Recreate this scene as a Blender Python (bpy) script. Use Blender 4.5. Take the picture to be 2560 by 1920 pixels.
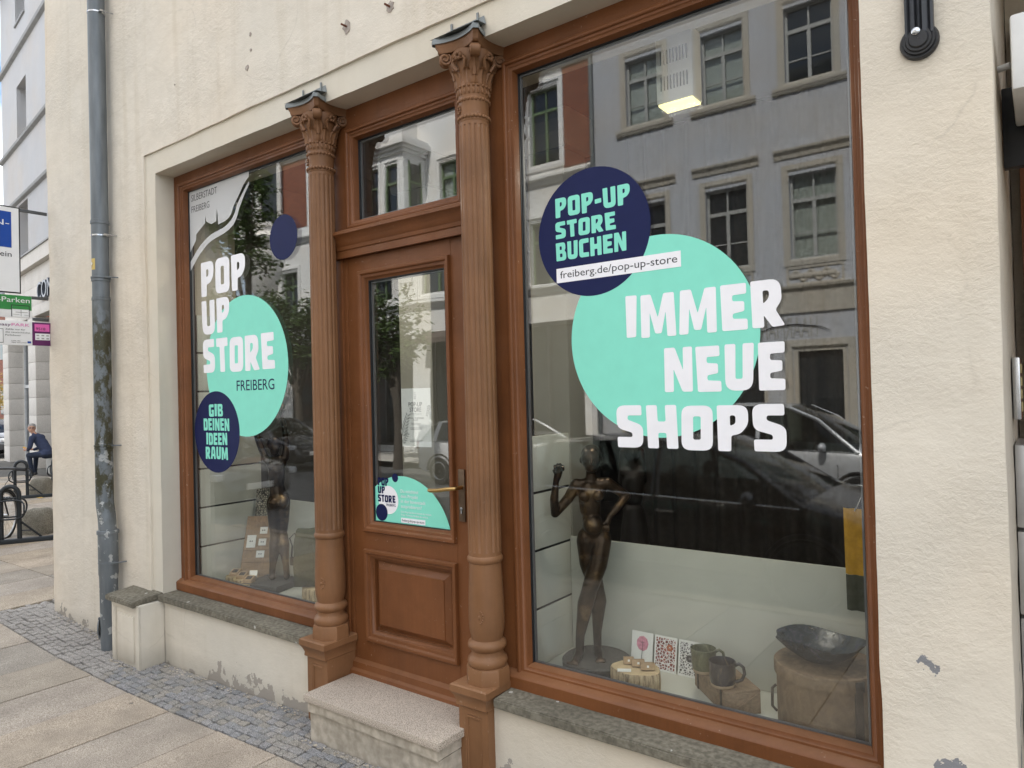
import bpy, bmesh, math, random
import numpy as np
from mathutils import Vector, Matrix, noise

# ------------------------------------------------------------------ clear
for o in list(bpy.data.objects):
    bpy.data.objects.remove(o, do_unlink=True)
scene = bpy.context.scene
COL = scene.collection
rnd = random.Random(7)
PI = math.pi

# ------------------------------------------------------------------ camera
cam_d = bpy.data.cameras.new('camera')
cam = bpy.data.objects.new('camera', cam_d)
COL.objects.link(cam)
cam_d.sensor_fit = 'HORIZONTAL'
cam_d.sensor_width = 36.0
cam_d.lens = 1775 / 2560 * 36.0
cam_d.clip_start = 0.05
cam_d.clip_end = 2000
_right = Vector((0.8, 0.599, -0.026))
_down = Vector((-0.029, -0.005, -1.0))
_fwd = Vector((-0.599, 0.8, 0.014)).normalized()
_up = (-_down - _fwd * (-_down).dot(_fwd)).normalized()
_right = _fwd.cross(_up).normalized()
cam.matrix_world = Matrix(((_right.x, _up.x, -_fwd.x, 0.0),
                           (_right.y, _up.y, -_fwd.y, -2.86),
                           (_right.z, _up.z, -_fwd.z, 1.95),
                           (0, 0, 0, 1)))
scene.camera = cam

# ------------------------------------------------------------------ world and sun
SUN_EL = math.radians(50)
SUN_AZ = math.radians(12.5)          # from +Y towards +X
w = bpy.data.worlds.new('World')
scene.world = w
w.use_nodes = True
nt = w.node_tree
for n in list(nt.nodes):
    nt.nodes.remove(n)
wo = nt.nodes.new('ShaderNodeOutputWorld')
bg = nt.nodes.new('ShaderNodeBackground')
sky = nt.nodes.new('ShaderNodeTexSky')
sky.sky_type = 'NISHITA'
sky.sun_disc = False
sky.sun_elevation = SUN_EL
sky.sun_rotation = SUN_AZ
sky.air_density = 1.0
sky.dust_density = 0.5
sky.ozone_density = 2.5
tc = nt.nodes.new('ShaderNodeTexCoord')
mp = nt.nodes.new('ShaderNodeMapping')
mp.inputs['Scale'].default_value = (1, 1, 2.2)
mp.inputs['Location'].default_value = (9.3, 6.2, 1.1)
cn = nt.nodes.new('ShaderNodeTexNoise')
cn.inputs['Scale'].default_value = 2.6
cn.inputs['Detail'].default_value = 7
cn.inputs['Roughness'].default_value = 0.55
cr = nt.nodes.new('ShaderNodeValToRGB')
cr.color_ramp.elements[0].position = 0.37
cr.color_ramp.elements[1].position = 0.57
mx = nt.nodes.new('ShaderNodeMixRGB')
mx.inputs['Color2'].default_value = (12.5, 12.7, 13.0, 1)
nt.links.new(tc.outputs['Generated'], mp.inputs['Vector'])
nt.links.new(mp.outputs['Vector'], cn.inputs['Vector'])
nt.links.new(cn.outputs['Fac'], cr.inputs['Fac'])
nt.links.new(cr.outputs['Color'], mx.inputs['Fac'])
nt.links.new(sky.outputs['Color'], mx.inputs['Color1'])
nt.links.new(mx.outputs['Color'], bg.inputs['Color'])
bg.inputs['Strength'].default_value = 0.12
nt.links.new(bg.outputs['Background'], wo.inputs['Surface'])

sun_d = bpy.data.lights.new('sun', 'SUN')
sun = bpy.data.objects.new('sun', sun_d)
COL.objects.link(sun)
sun_d.energy = 5.0
sun_d.angle = math.radians(0.53)
sun_d.color = (1.0, 0.94, 0.85)
_sd = Vector((math.sin(SUN_AZ) * math.cos(SUN_EL), math.cos(SUN_AZ) * math.cos(SUN_EL), math.sin(SUN_EL)))
sun.rotation_euler = _sd.to_track_quat('Z', 'Y').to_euler()
sun.location = (6, 30, 20)

# ------------------------------------------------------------------ exposure
scene.render.engine = 'CYCLES'
scene.view_settings.view_transform = 'Standard'
scene.view_settings.look = 'None'
scene.view_settings.gamma = 1.0
scene.view_settings.exposure = 0.98
scene.view_settings.use_curve_mapping = False
scene.cycles.max_bounces = 10
scene.cycles.transparent_max_bounces = 24
scene.cycles.caustics_reflective = False
scene.cycles.caustics_refractive = False

# ------------------------------------------------------------------ helpers: materials
MATS = {}
def _new(name):
    m = bpy.data.materials.new(name)
    m.use_nodes = True
    t = m.node_tree
    b = t.nodes['Principled BSDF']
    MATS[name] = m
    return m, t, b

def N(t, typ, **kw):
    n = t.nodes.new(typ)
    for k, v in kw.items():
        if k in n.inputs:
            n.inputs[k].default_value = v
        else:
            setattr(n, k, v)
    return n

def c4(c):
    return (c[0], c[1], c[2], 1.0)

def ramp(t, src, stops):
    r = t.nodes.new('ShaderNodeValToRGB')
    e = r.color_ramp.elements
    while len(e) < len(stops):
        e.new(0.5)
    for i, (p, c) in enumerate(stops):
        e[i].position = p
        e[i].color = c4(c) if isinstance(c, (tuple, list)) else (c, c, c, 1)
    t.links.new(src, r.inputs['Fac'])
    return r

def mixc(t, fac, a, b, mode='MIX'):
    m = t.nodes.new('ShaderNodeMixRGB')
    m.blend_type = mode
    for k, v in (('Fac', fac), ('Color1', a), ('Color2', b)):
        if isinstance(v, (int, float)):
            m.inputs[k].default_value = v if k == 'Fac' else (v, v, v, 1)
        elif isinstance(v, (tuple, list)):
            m.inputs[k].default_value = c4(v)
        else:
            t.links.new(v, m.inputs[k])
    return m.outputs['Color']

def coords(t, scale=(1, 1, 1), obj=True):
    c = t.nodes.new('ShaderNodeTexCoord')
    m = t.nodes.new('ShaderNodeMapping')
    m.inputs['Scale'].default_value = scale
    if obj:
        t.links.new(c.outputs['Object'], m.inputs['Vector'])
    else:
        g = t.nodes.new('ShaderNodeNewGeometry')
        t.links.new(g.outputs['Position'], m.inputs['Vector'])
    return m.outputs['Vector']

def noise_n(t, vec, scale, detail=4, rough=0.55, dist=0.0):
    n = N(t, 'ShaderNodeTexNoise', Scale=scale, Detail=detail, Roughness=rough, Distortion=dist)
    t.links.new(vec, n.inputs['Vector'])
    return n.outputs['Fac']

def bump(t, b, h, strength=0.3, dist=0.01, prev=None):
    n = N(t, 'ShaderNodeBump', Strength=strength, Distance=dist)
    t.links.new(h, n.inputs['Height'])
    if prev is not None:
        t.links.new(prev, n.inputs['Normal'])
    t.links.new(n.outputs['Normal'], b.inputs['Normal'])
    return n.outputs['Normal']

def simple(name, col, rough=0.6, metal=0.0, var=0.12, scale=14, bmp=0.0, bscale=60, spec=0.5, world=False):
    """plain paint / plastic / wood with slight colour variation and fine relief"""
    m, t, b = _new(name)
    v = coords(t, obj=not world)
    n = noise_n(t, v, scale, 5)
    lo = tuple(c * (1 - var) for c in col)
    hi = tuple(min(1, c * (1 + var)) for c in col)
    r = ramp(t, n, [(0.3, lo), (0.7, hi)])
    t.links.new(r.outputs['Color'], b.inputs['Base Color'])
    b.inputs['Roughness'].default_value = rough
    b.inputs['Metallic'].default_value = metal
    b.inputs['Specular IOR Level'].default_value = spec
    if bmp:
        bump(t, b, noise_n(t, v, bscale, 4), bmp, 0.004)
    return m

def math_n(t, op, a, b_=None, clamp=False):
    n = t.nodes.new('ShaderNodeMath')
    n.operation = op
    n.use_clamp = clamp
    for i, v in enumerate((a, b_)):
        if v is None:
            continue
        if isinstance(v, (int, float)):
            n.inputs[i].default_value = v
        else:
            t.links.new(v, n.inputs[i])
    return n.outputs[0]

def sep_z(t):
    g = t.nodes.new('ShaderNodeNewGeometry')
    s = t.nodes.new('ShaderNodeSeparateXYZ')
    t.links.new(g.outputs['Position'], s.inputs[0])
    return s

def plaster(name, col, relief=1.0, peel_top=None, peel_amt=0.5, under=(0.33, 0.30, 0.26), grime=0.5, peel_x=None):
    m, t, b = _new(name)
    v = coords(t, obj=False)
    n1 = noise_n(t, v, 0.9, 6, 0.6)
    n2 = noise_n(t, v, 7, 6, 0.6)
    dirt = tuple(c * (0.80) for c in col)
    r1 = ramp(t, n1, [(0.30, tuple(c * 0.93 for c in col)), (0.62, col)])
    r2 = ramp(t, n2, [(0.30, 0.0), (0.72, 1.0)])
    c = mixc(t, math_n(t, 'MULTIPLY', math_n(t, 'SUBTRACT', 1.0, r2.outputs['Color']), 0.35 * grime), r1.outputs['Color'], dirt)
    # vertical rain streaks
    vs = coords(t, (5.0, 5.0, 0.25), obj=False)
    ns = noise_n(t, vs, 1.6, 5, 0.6)
    rs = ramp(t, ns, [(0.52, 0.0), (0.72, 1.0)])
    c = mixc(t, math_n(t, 'MULTIPLY', rs.outputs['Color'], 0.26 * grime), c, (col[0] * 0.72, col[1] * 0.68, col[2] * 0.60))
    tone = ramp(t, noise_n(t, v, 0.55, 3, 0.5), [(0.32, (1.03, 0.985, 0.93)), (0.5, (1.0, 1.0, 1.0)), (0.68, (0.97, 0.99, 1.01))])
    c = mixc(t, 1.0, c, tone.outputs['Color'], 'MULTIPLY')
    rough_h = noise_n(t, coords(t, (1.0, 1.0, 1.3), obj=False), 30, 8, 0.72, 0.35)
    blot = noise_n(t, coords(t, (0.8, 0.8, 1.0), obj=False), 5.5, 4, 0.6, 0.3)
    fine = noise_n(t, v, 130, 3, 0.6)
    patch = ramp(t, noise_n(t, v, 1.5, 3, 0.6), [(0.40, 0.06), (0.60, 1.0)])
    h = math_n(t, 'ADD', math_n(t, 'MULTIPLY', rough_h, patch.outputs['Color']), math_n(t, 'ADD', math_n(t, 'MULTIPLY', fine, 0.14), math_n(t, 'MULTIPLY', blot, 0.9)))
    # hairline cracks
    vo = N(t, 'ShaderNodeTexVoronoi', Scale=0.9, feature='DISTANCE_TO_EDGE')
    dv = N(t, 'ShaderNodeVectorMath', operation='ADD')
    nv = N(t, 'ShaderNodeTexNoise', Scale=2.2, Detail=6)
    t.links.new(v, nv.inputs['Vector'])
    sc_ = N(t, 'ShaderNodeVectorMath', operation='SCALE')
    t.links.new(nv.outputs['Color'], sc_.inputs[0])
    sc_.inputs['Scale'].default_value = 0.3
    t.links.new(v, dv.inputs[0])
    t.links.new(sc_.outputs[0], dv.inputs[1])
    t.links.new(dv.outputs[0], vo.inputs['Vector'])
    ck = ramp(t, vo.outputs['Distance'], [(0.0, 1.0), (0.006, 0.0)])
    ckm = math_n(t, 'MULTIPLY', ck.outputs['Color'], ramp(t, noise_n(t, v, 1.7, 2), [(0.55, 0.0), (0.62, 0.7)]).outputs['Color'])
    c = mixc(t, math_n(t, 'MULTIPLY', ckm, 0.28), c, (0.30, 0.26, 0.21))
    if peel_top is not None:
        s = sep_z(t)
        zf = math_n(t, 'DIVIDE', s.outputs['Z'], peel_top, True)
        pn = noise_n(t, v, 5.5, 7, 0.62)
        th = math_n(t, 'ADD', math_n(t, 'MULTIPLY', zf, 0.40), 0.56 - 0.16 * peel_amt)
        if peel_x is not None:
            th = math_n(t, 'ADD', th, math_n(t, 'MULTIPLY', math_n(t, 'SUBTRACT', peel_x, s.outputs['X'], True), 0.22))
        pm = math_n(t, 'GREATER_THAN', pn, th)
        c = mixc(t, pm, c, mixc(t, n2, under, tuple(u * 1.25 for u in under)))
        low = math_n(t, 'SUBTRACT', 1.0, math_n(t, 'DIVIDE', s.outputs['Z'], 0.16, True))
        c = mixc(t, math_n(t, 'MULTIPLY', low, math_n(t, 'MULTIPLY', n2, 0.8)), c, (0.20, 0.18, 0.15))
        h = math_n(t, 'SUBTRACT', h, math_n(t, 'MULTIPLY', pm, 0.9))
    t.links.new(c, b.inputs['Base Color'])
    b.inputs['Roughness'].default_value = 0.9
    b.inputs['Specular IOR Level'].default_value = 0.25
    bump(t, b, h, 0.62 * relief, 0.018)
    return m

def paint(name, col, rough=0.42, wear=0.4):
    """old brush painted wood or iron: brush streaks, dust, chips"""
    m, t, b = _new(name)
    v = coords(t, obj=False)
    n1 = noise_n(t, v, 3.0, 6, 0.6)
    r1 = ramp(t, n1, [(0.30, tuple(c * 0.76 for c in col)), (0.68, tuple(min(1, c * 1.12) for c in col))])
    vs = coords(t, (1.0, 1.0, 0.06), obj=False)
    st = ramp(t, noise_n(t, vs, 70, 4, 0.6), [(0.3, 0.93), (0.7, 1.05)])
    r1c = mixc(t, 1.0, r1.outputs['Color'], st.outputs['Color'], 'MULTIPLY')
    fade = ramp(t, noise_n(t, v, 1.1, 4, 0.6), [(0.42, 0.0), (0.72, 1.0)])
    r1c = mixc(t, math_n(t, 'MULTIPLY', fade.outputs['Color'], 0.5), r1c, (col[0] * 1.45, col[1] * 1.5, col[2] * 1.5))
    dust = ramp(t, noise_n(t, v, 16, 6, 0.65), [(0.55, 0.0), (0.85, 1.0)])
    c = mixc(t, math_n(t, 'MULTIPLY', dust.outputs['Color'], 0.25), r1c, (col[0] * 1.35 + 0.012, col[1] * 1.45 + 0.012, col[2] * 1.5 + 0.012))
    g = t.nodes.new('ShaderNodeNewGeometry')
    sp = t.nodes.new('ShaderNodeSeparateXYZ')
    t.links.new(g.outputs['Normal'], sp.inputs[0])
    upf = math_n(t, 'MULTIPLY', math_n(t, 'SUBTRACT', sp.outputs['Z'], 0.45, True), 1.3)
    c = mixc(t, math_n(t, 'MULTIPLY', upf, math_n(t, 'ADD', math_n(t, 'MULTIPLY', n1, 0.45), 0.05)), c, (0.36, 0.22, 0.13))
    chips = ramp(t, math_n(t, 'ADD', noise_n(t, v, 42, 5, 0.7), math_n(t, 'MULTIPLY', noise_n(t, v, 2.3, 2), 0.22)), [(0.785, 0.0), (0.80, 1.0)])
    c = mixc(t, math_n(t, 'MULTIPLY', chips.outputs['Color'], wear), c, (0.42, 0.31, 0.23))
    t.links.new(c, b.inputs['Base Color'])
    rr = ramp(t, noise_n(t, v, 9, 4), [(0.3, rough - 0.08), (0.7, rough + 0.15)])
    t.links.new(rr.outputs['Color'], b.inputs['Roughness'])
    b.inputs['Specular IOR Level'].default_value = 0.3
    h = noise_n(t, v, 45, 5, 0.6)
    bump(t, b, math_n(t, 'SUBTRACT', math_n(t, 'ADD', h, math_n(t, 'MULTIPLY', noise_n(t, vs, 90, 3), 0.25)), math_n(t, 'MULTIPLY', chips.outputs['Color'], 0.7)), 0.2, 0.006)
    return m

def stone(name, a, bcol, scale=220, rough=0.75, mid=None, bmp=0.25, stain=0.25, island=0.0):
    m, t, b = _new(name)
    v = coords(t, obj=False)
    n = noise_n(t, v, scale, 2, 0.5)
    stops = [(0.34, a), (0.66, bcol)] if mid is None else [(0.30, a), (0.5, mid), (0.70, bcol)]
    r = ramp(t, n, stops)
    r.color_ramp.interpolation = 'CONSTANT' if False else 'LINEAR'
    s = ramp(t, noise_n(t, v, 3.2, 6, 0.62), [(0.36, 0.0), (0.70, 1.0)])
    c = mixc(t, math_n(t, 'MULTIPLY', s.outputs['Color'], stain), r.outputs['Color'], tuple(x * 0.45 for x in a))
    if island:
        oi = t.nodes.new('ShaderNodeObjectInfo')
        rr = ramp(t, oi.outputs['Random'], [(0.0, (1 - island, 1 - island * 0.92, 1 - island * 0.8)), (0.3, (1.0, 0.93, 0.82)), (0.5, (0.86, 0.87, 0.90)), (0.75, (0.97, 0.95, 0.96)), (1.0, (1.08, 1.0, 0.89))])
        c = mixc(t, 1.0, c, rr.outputs['Color'], 'MULTIPLY')
    t.links.new(c, b.inputs['Base Color'])
    b.inputs['Roughness'].default_value = rough
    b.inputs['Specular IOR Level'].default_value = 0.3
    bump(t, b, math_n(t, 'ADD', noise_n(t, v, scale * 0.6, 3), math_n(t, 'MULTIPLY', noise_n(t, v, 9, 5), 1.4)), bmp, 0.008)
    return m

def glass(name, tint=(0.90, 0.94, 0.92), ior=1.75, wav=0.0):
    m, t, b = _new(name)
    t.nodes.remove(b)
    out = t.nodes['Material Output']
    tr = N(t, 'ShaderNodeBsdfTransparent', Color=c4(tint))
    gl = N(t, 'ShaderNodeBsdfGlossy', Roughness=0.0)
    gl.inputs['Color'].default_value = (0.97, 0.98, 1.0, 1)
    fr = t.nodes.new('ShaderNodeFresnel')
    g = t.nodes.new('ShaderNodeNewGeometry')
    i = math_n(t, 'ADD', math_n(t, 'MULTIPLY', g.outputs['Backfacing'], 1.0 / ior - ior), ior)
    t.links.new(i, fr.inputs['IOR'])
    if wav:
        bn = N(t, 'ShaderNodeBump', Strength=wav, Distance=0.02)
        v = coords(t, obj=False)
        t.links.new(noise_n(t, v, 2.1, 1, 0.4), bn.inputs['Height'])
        t.links.new(bn.outputs['Normal'], gl.inputs['Normal'])
    mx = t.nodes.new('ShaderNodeMixShader')
    t.links.new(fr.outputs[0], mx.inputs[0])
    t.links.new(tr.outputs[0], mx.inputs[1])
    t.links.new(gl.outputs[0], mx.inputs[2])
    t.links.new(mx.outputs[0], out.inputs['Surface'])
    return m

def film(name, col, alpha):
    m, t, b = _new(name)
    b.inputs['Base Color'].default_value = c4(col)
    b.inputs['Roughness'].default_value = 0.6
    b.inputs['Alpha'].default_value = alpha
    return m

def emit(name, col, s):
    m, t, b = _new(name)
    b.inputs['Base Color'].default_value = c4(col)
    b.inputs['Emission Color'].default_value = c4(col)
    b.inputs['Emission Strength'].default_value = s
    return m

# ------------------------------------------------------------------ helpers: objects
def root_loc(p):
    v = Vector((0, 0, 0))
    while p is not None:
        v = v + p.location
        p = p.parent
    return v

def tag(o, label=None, cat=None, group=None, kind=None):
    if label: o['label'] = label
    if cat: o['category'] = cat
    if group: o['group'] = group
    if kind: o['kind'] = kind
    return o

def thing(name, label, cat, loc=(0, 0, 0), group=None, kind=None):
    o = bpy.data.objects.new(name, None)
    o.empty_display_size = 0.1
    COL.objects.link(o)
    o.location = loc
    tag(o, label, cat, group, kind)
    return o

def part_empty(name, parent, loc=(0, 0, 0)):
    """an empty at world position loc that holds the sub-parts of a part"""
    o = bpy.data.objects.new(name, None)
    o.empty_display_size = 0.05
    COL.objects.link(o)
    o.location = Vector(loc) - root_loc(parent)
    o.parent = parent
    return o

def link_mesh(name, me, mat, parent=None, smooth=None):
    if mat is not None:
        for q in (mat if isinstance(mat, (list, tuple)) else [mat]):
            me.materials.append(MATS[q] if isinstance(q, str) else q)
    o = bpy.data.objects.new(name, me)
    COL.objects.link(o)
    if parent is not None:
        o.parent = parent
    if smooth is not None:
        me.polygons.foreach_set('use_smooth', [True] * len(me.polygons))
        if smooth < 180:
            me.set_sharp_from_angle(angle=math.radians(smooth))
    return o

class MB:
    def __init__(s):
        s.v = []; s.f = []; s.mi = []
        s.m = 0
    def add(s, vs, fs):
        k = len(s.v)
        s.v += [tuple(p) for p in vs]
        for f in fs:
            s.f.append(tuple(k + i for i in f)); s.mi.append(s.m)
        return s
    def quad(s, a, b, c, d):
        return s.add([a, b, c, d], [(0, 1, 2, 3)])
    def box(s, x0, x1, y0, y1, z0, z1, ch=0.0):
        if ch <= 0:
            v = [(x0, y0, z0), (x1, y0, z0), (x1, y1, z0), (x0, y1, z0), (x0, y0, z1), (x1, y0, z1), (x1, y1, z1), (x0, y1, z1)]
            return s.add(v, [(0, 3, 2, 1), (4, 5, 6, 7), (0, 1, 5, 4), (1, 2, 6, 5), (2, 3, 7, 6), (3, 0, 4, 7)])
        bm = bmesh.new()
        bmesh.ops.create_cube(bm, size=1.0)
        for v in bm.verts:
            v.co = Vector(((x0 + x1) / 2 + v.co.x * (x1 - x0), (y0 + y1) / 2 + v.co.y * (y1 - y0), (z0 + z1) / 2 + v.co.z * (z1 - z0)))
        bmesh.ops.bevel(bm, geom=list(bm.edges), offset=ch, segments=2, affect='EDGES', profile=0.6)
        s.addbm(bm)
        return s
    def addbm(s, bm, M=None):
        bm.verts.index_update()
        s.add([(M @ v.co if M else v.co)[:] for v in bm.verts], [[v.index for v in f.verts] for f in bm.faces])
        bm.free()
        return s
    def prism(s, poly, axis, a, b):
        """poly: list of 2d points, extruded along axis ('x','y','z') from a to b"""
        def p3(p, t):
            return {'x': (t, p[0], p[1]), 'y': (p[0], t, p[1]), 'z': (p[0], p[1], t)}[axis]
        n = len(poly)
        v = [p3(p, a) for p in poly] + [p3(p, b) for p in poly]
        f = [tuple(range(n))[::-1], tuple(range(n, 2 * n))] + [(i, (i + 1) % n, n + (i + 1) % n, n + i) for i in range(n)]
        return s.add(v, f)
    def tube(s, pts, r, seg=8, closed=False, cap=True):
        pts = [Vector(p) for p in pts]
        n = len(pts)
        rr = r if isinstance(r, (list, tuple)) else [r] * n
        rings = []
        prev = None
        for i, p in enumerate(pts):
            if closed:
                d = (pts[(i + 1) % n] - pts[i - 1])
            else:
                d = pts[min(i + 1, n - 1)] - pts[max(i - 1, 0)]
            d.normalize()
            if prev is None:
                a = Vector((0, 0, 1)) if abs(d.z) < 0.9 else Vector((1, 0, 0))
                u = (a - d * a.dot(d)).normalized()
            else:
                u = (prev - d * prev.dot(d)).normalized()
            prev = u
            w_ = d.cross(u)
            rings.append([p + (u * math.cos(2 * PI * k / seg) + w_ * math.sin(2 * PI * k / seg)) * rr[i] for k in range(seg)])
        v = [q for rg in rings for q in rg]
        f = []
        m = n if closed else n - 1
        for i in range(m):
            j = (i + 1) % n
            for k in range(seg):
                k2 = (k + 1) % seg
                f.append((i * seg + k, i * seg + k2, j * seg + k2, j * seg + k))
        if cap and not closed:
            f.append(tuple(range(seg))[::-1]); f.append(tuple((n - 1) * seg + k for k in range(seg)))
        return s.add([q[:] for q in v], f)
    def lathe(s, prof, cx=0, cy=0, seg=32, fn=None, cap=True, ph=0.0):
        """prof: (r, z) list; fn(theta, i) multiplies the radius"""
        v = []
        n = len(prof)
        for i, (r, z) in enumerate(prof):
            for k in range(seg):
                th = 2 * PI * k / seg + ph
                q = r * (fn(th, i) if fn else 1.0)
                v.append((cx + q * math.cos(th), cy + q * math.sin(th), z))
        f = []
        for i in range(n - 1):
            for k in range(seg):
                k2 = (k + 1) % seg
                f.append((i * seg + k, i * seg + k2, (i + 1) * seg + k2, (i + 1) * seg + k))
        if cap:
            f.append(tuple(range(seg))[::-1]); f.append(tuple((n - 1) * seg + k for k in range(seg)))
        return s.add(v, f)
    def ell(s, c, r, seg=12, rings=8):
        v = []; f = []
        if isinstance(r, (int, float)): r = (r, r, r)
        for i in range(rings + 1):
            ph = PI * i / rings
            for k in range(seg):
                th = 2 * PI * k / seg
                v.append((c[0] + r[0] * math.sin(ph) * math.cos(th), c[1] + r[1] * math.sin(ph) * math.sin(th), c[2] - r[2] * math.cos(ph)))
        for i in range(rings):
            for k in range(seg):
                k2 = (k + 1) % seg
                f.append((i * seg + k, i * seg + k2, (i + 1) * seg + k2, (i + 1) * seg + k))
        return s.add(v, f)
    def rect_sweep(s, x0, x1, z0, z1, prof, flip=1):
        """mitred moulding round a rectangle in the XZ plane; prof: (inset, y)"""
        n = len(prof)
        v = []
        for d, y in prof:
            v += [(x0 + d, y, z0 + d), (x1 - d, y, z0 + d), (x1 - d, y, z1 - d), (x0 + d, y, z1 - d)]
        f = []
        for i in range(n - 1):
            for k in range(4):
                k2 = (k + 1) % 4
                f.append((i * 4 + k, i * 4 + k2, (i + 1) * 4 + k2, (i + 1) * 4 + k))
        return s.add(v, f)
    def build(s, name, mat, parent=None, smooth=None, M=None):
        me = bpy.data.meshes.new(name)
        off = root_loc(parent) if parent is not None else Vector((0, 0, 0))
        vs = s.v if M is None else [(M @ Vector(p))[:] for p in s.v]
        me.from_pydata([(p[0] - off.x, p[1] - off.y, p[2] - off.z) for p in vs], [], s.f)
        if any(s.mi):
            me.polygons.foreach_set('material_index', s.mi)
        me.validate()
        bm = bmesh.new(); bm.from_mesh(me)
        bmesh.ops.remove_doubles(bm, verts=bm.verts, dist=1e-6)
        bmesh.ops.recalc_face_normals(bm, faces=bm.faces)
        bm.to_mesh(me); bm.free()
        me.update()
        return link_mesh(name, me, mat, parent, smooth)

def copy_tree(o, parent=None):
    c = o.copy()
    COL.objects.link(c)
    c.parent = parent
    for ch in list(o.children):
        copy_tree(ch, c)
    return c

# flat shapes lying on a plane that faces -Y, made from outlines with holes
def flat_mesh(name, outlines, y, mat, parent, thick=0.0002):
    cu = bpy.data.curves.new(name, 'CURVE')
    cu.dimensions = '2D'
    cu.fill_mode = 'BOTH'
    cu.extrude = thick
    for pts in outlines:
        sp = cu.splines.new('POLY')
        sp.points.add(len(pts) - 1)
        for i, p in enumerate(pts):
            sp.points[i].co = (p[0], p[1], 0, 1)
        sp.use_cyclic_u = True
    ob = bpy.data.objects.new('tmp', cu)
    me = bpy.data.meshes.new_from_object(ob)
    bpy.data.objects.remove(ob)
    bpy.data.curves.remove(cu)
    return _flat_finish(name, me, y, mat, parent)

def _flat_finish(name, me, y, mat, parent):
    off = root_loc(parent) if parent is not None else Vector((0, 0, 0))
    for v in me.vertices:
        x, z, d = v.co
        v.co = (x - off.x, y - d - off.y, z - off.z)
    me.materials.clear()
    me.update()
    return link_mesh(name, me, mat, parent)

def font_mesh(name, text, x0, x1, z0, z1, y, mat, parent, thick=0.0002, fit=True, mirror=False):
    """text in the built-in font scaled into the box; z0..z1 is the cap height"""
    cu = bpy.data.curves.new(name, 'FONT')
    cu.body = text
    cu.extrude = 0.001
    cu.resolution_u = 3
    ob = bpy.data.objects.new('tmp', cu)
    me = bpy.data.meshes.new_from_object(ob)
    bpy.data.objects.remove(ob)
    xs = [v.co.x for v in me.vertices]
    a, b_ = min(xs), max(xs)
    cap = 0.70
    sx = (x1 - x0) / (b_ - a)
    sz = (z1 - z0) / cap
    if not fit:
        sx = sz
    for v in me.vertices:
        x = (v.co.x - a) * sx
        x = (x1 - x) if mirror else (x0 + x)
        v.co = (x, z0 + v.co.y * sz, v.co.z / 0.001 * thick)
    bpy.data.curves.remove(cu)
    if mirror:
        me.flip_normals()
    return _flat_finish(name, me, y, mat, parent)

def circle_pts(cx, cz, r, n=64):
    return [(cx + r * math.cos(2 * PI * i / n), cz + r * math.sin(2 * PI * i / n)) for i in range(n)]

def round_poly(poly, r0=0.05):
    out = []
    n = len(poly)
    for i in range(n):
        p = poly[i]
        r = p[2] if len(p) > 2 else r0
        a = Vector(poly[i - 1][:2]); b_ = Vector(p[:2]); c = Vector(poly[(i + 1) % n][:2])
        u = a - b_; w_ = c - b_
        q = min(r, u.length * 0.48, w_.length * 0.48)
        u.normalize(); w_.normalize()
        s = b_ + u * q; e = b_ + w_ * q
        for k in range(6):
            tt = k / 5
            pt = s * (1 - tt) ** 2 + b_ * 2 * tt * (1 - tt) + e * tt * tt
            out.append((pt.x, pt.y))
    return out

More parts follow.
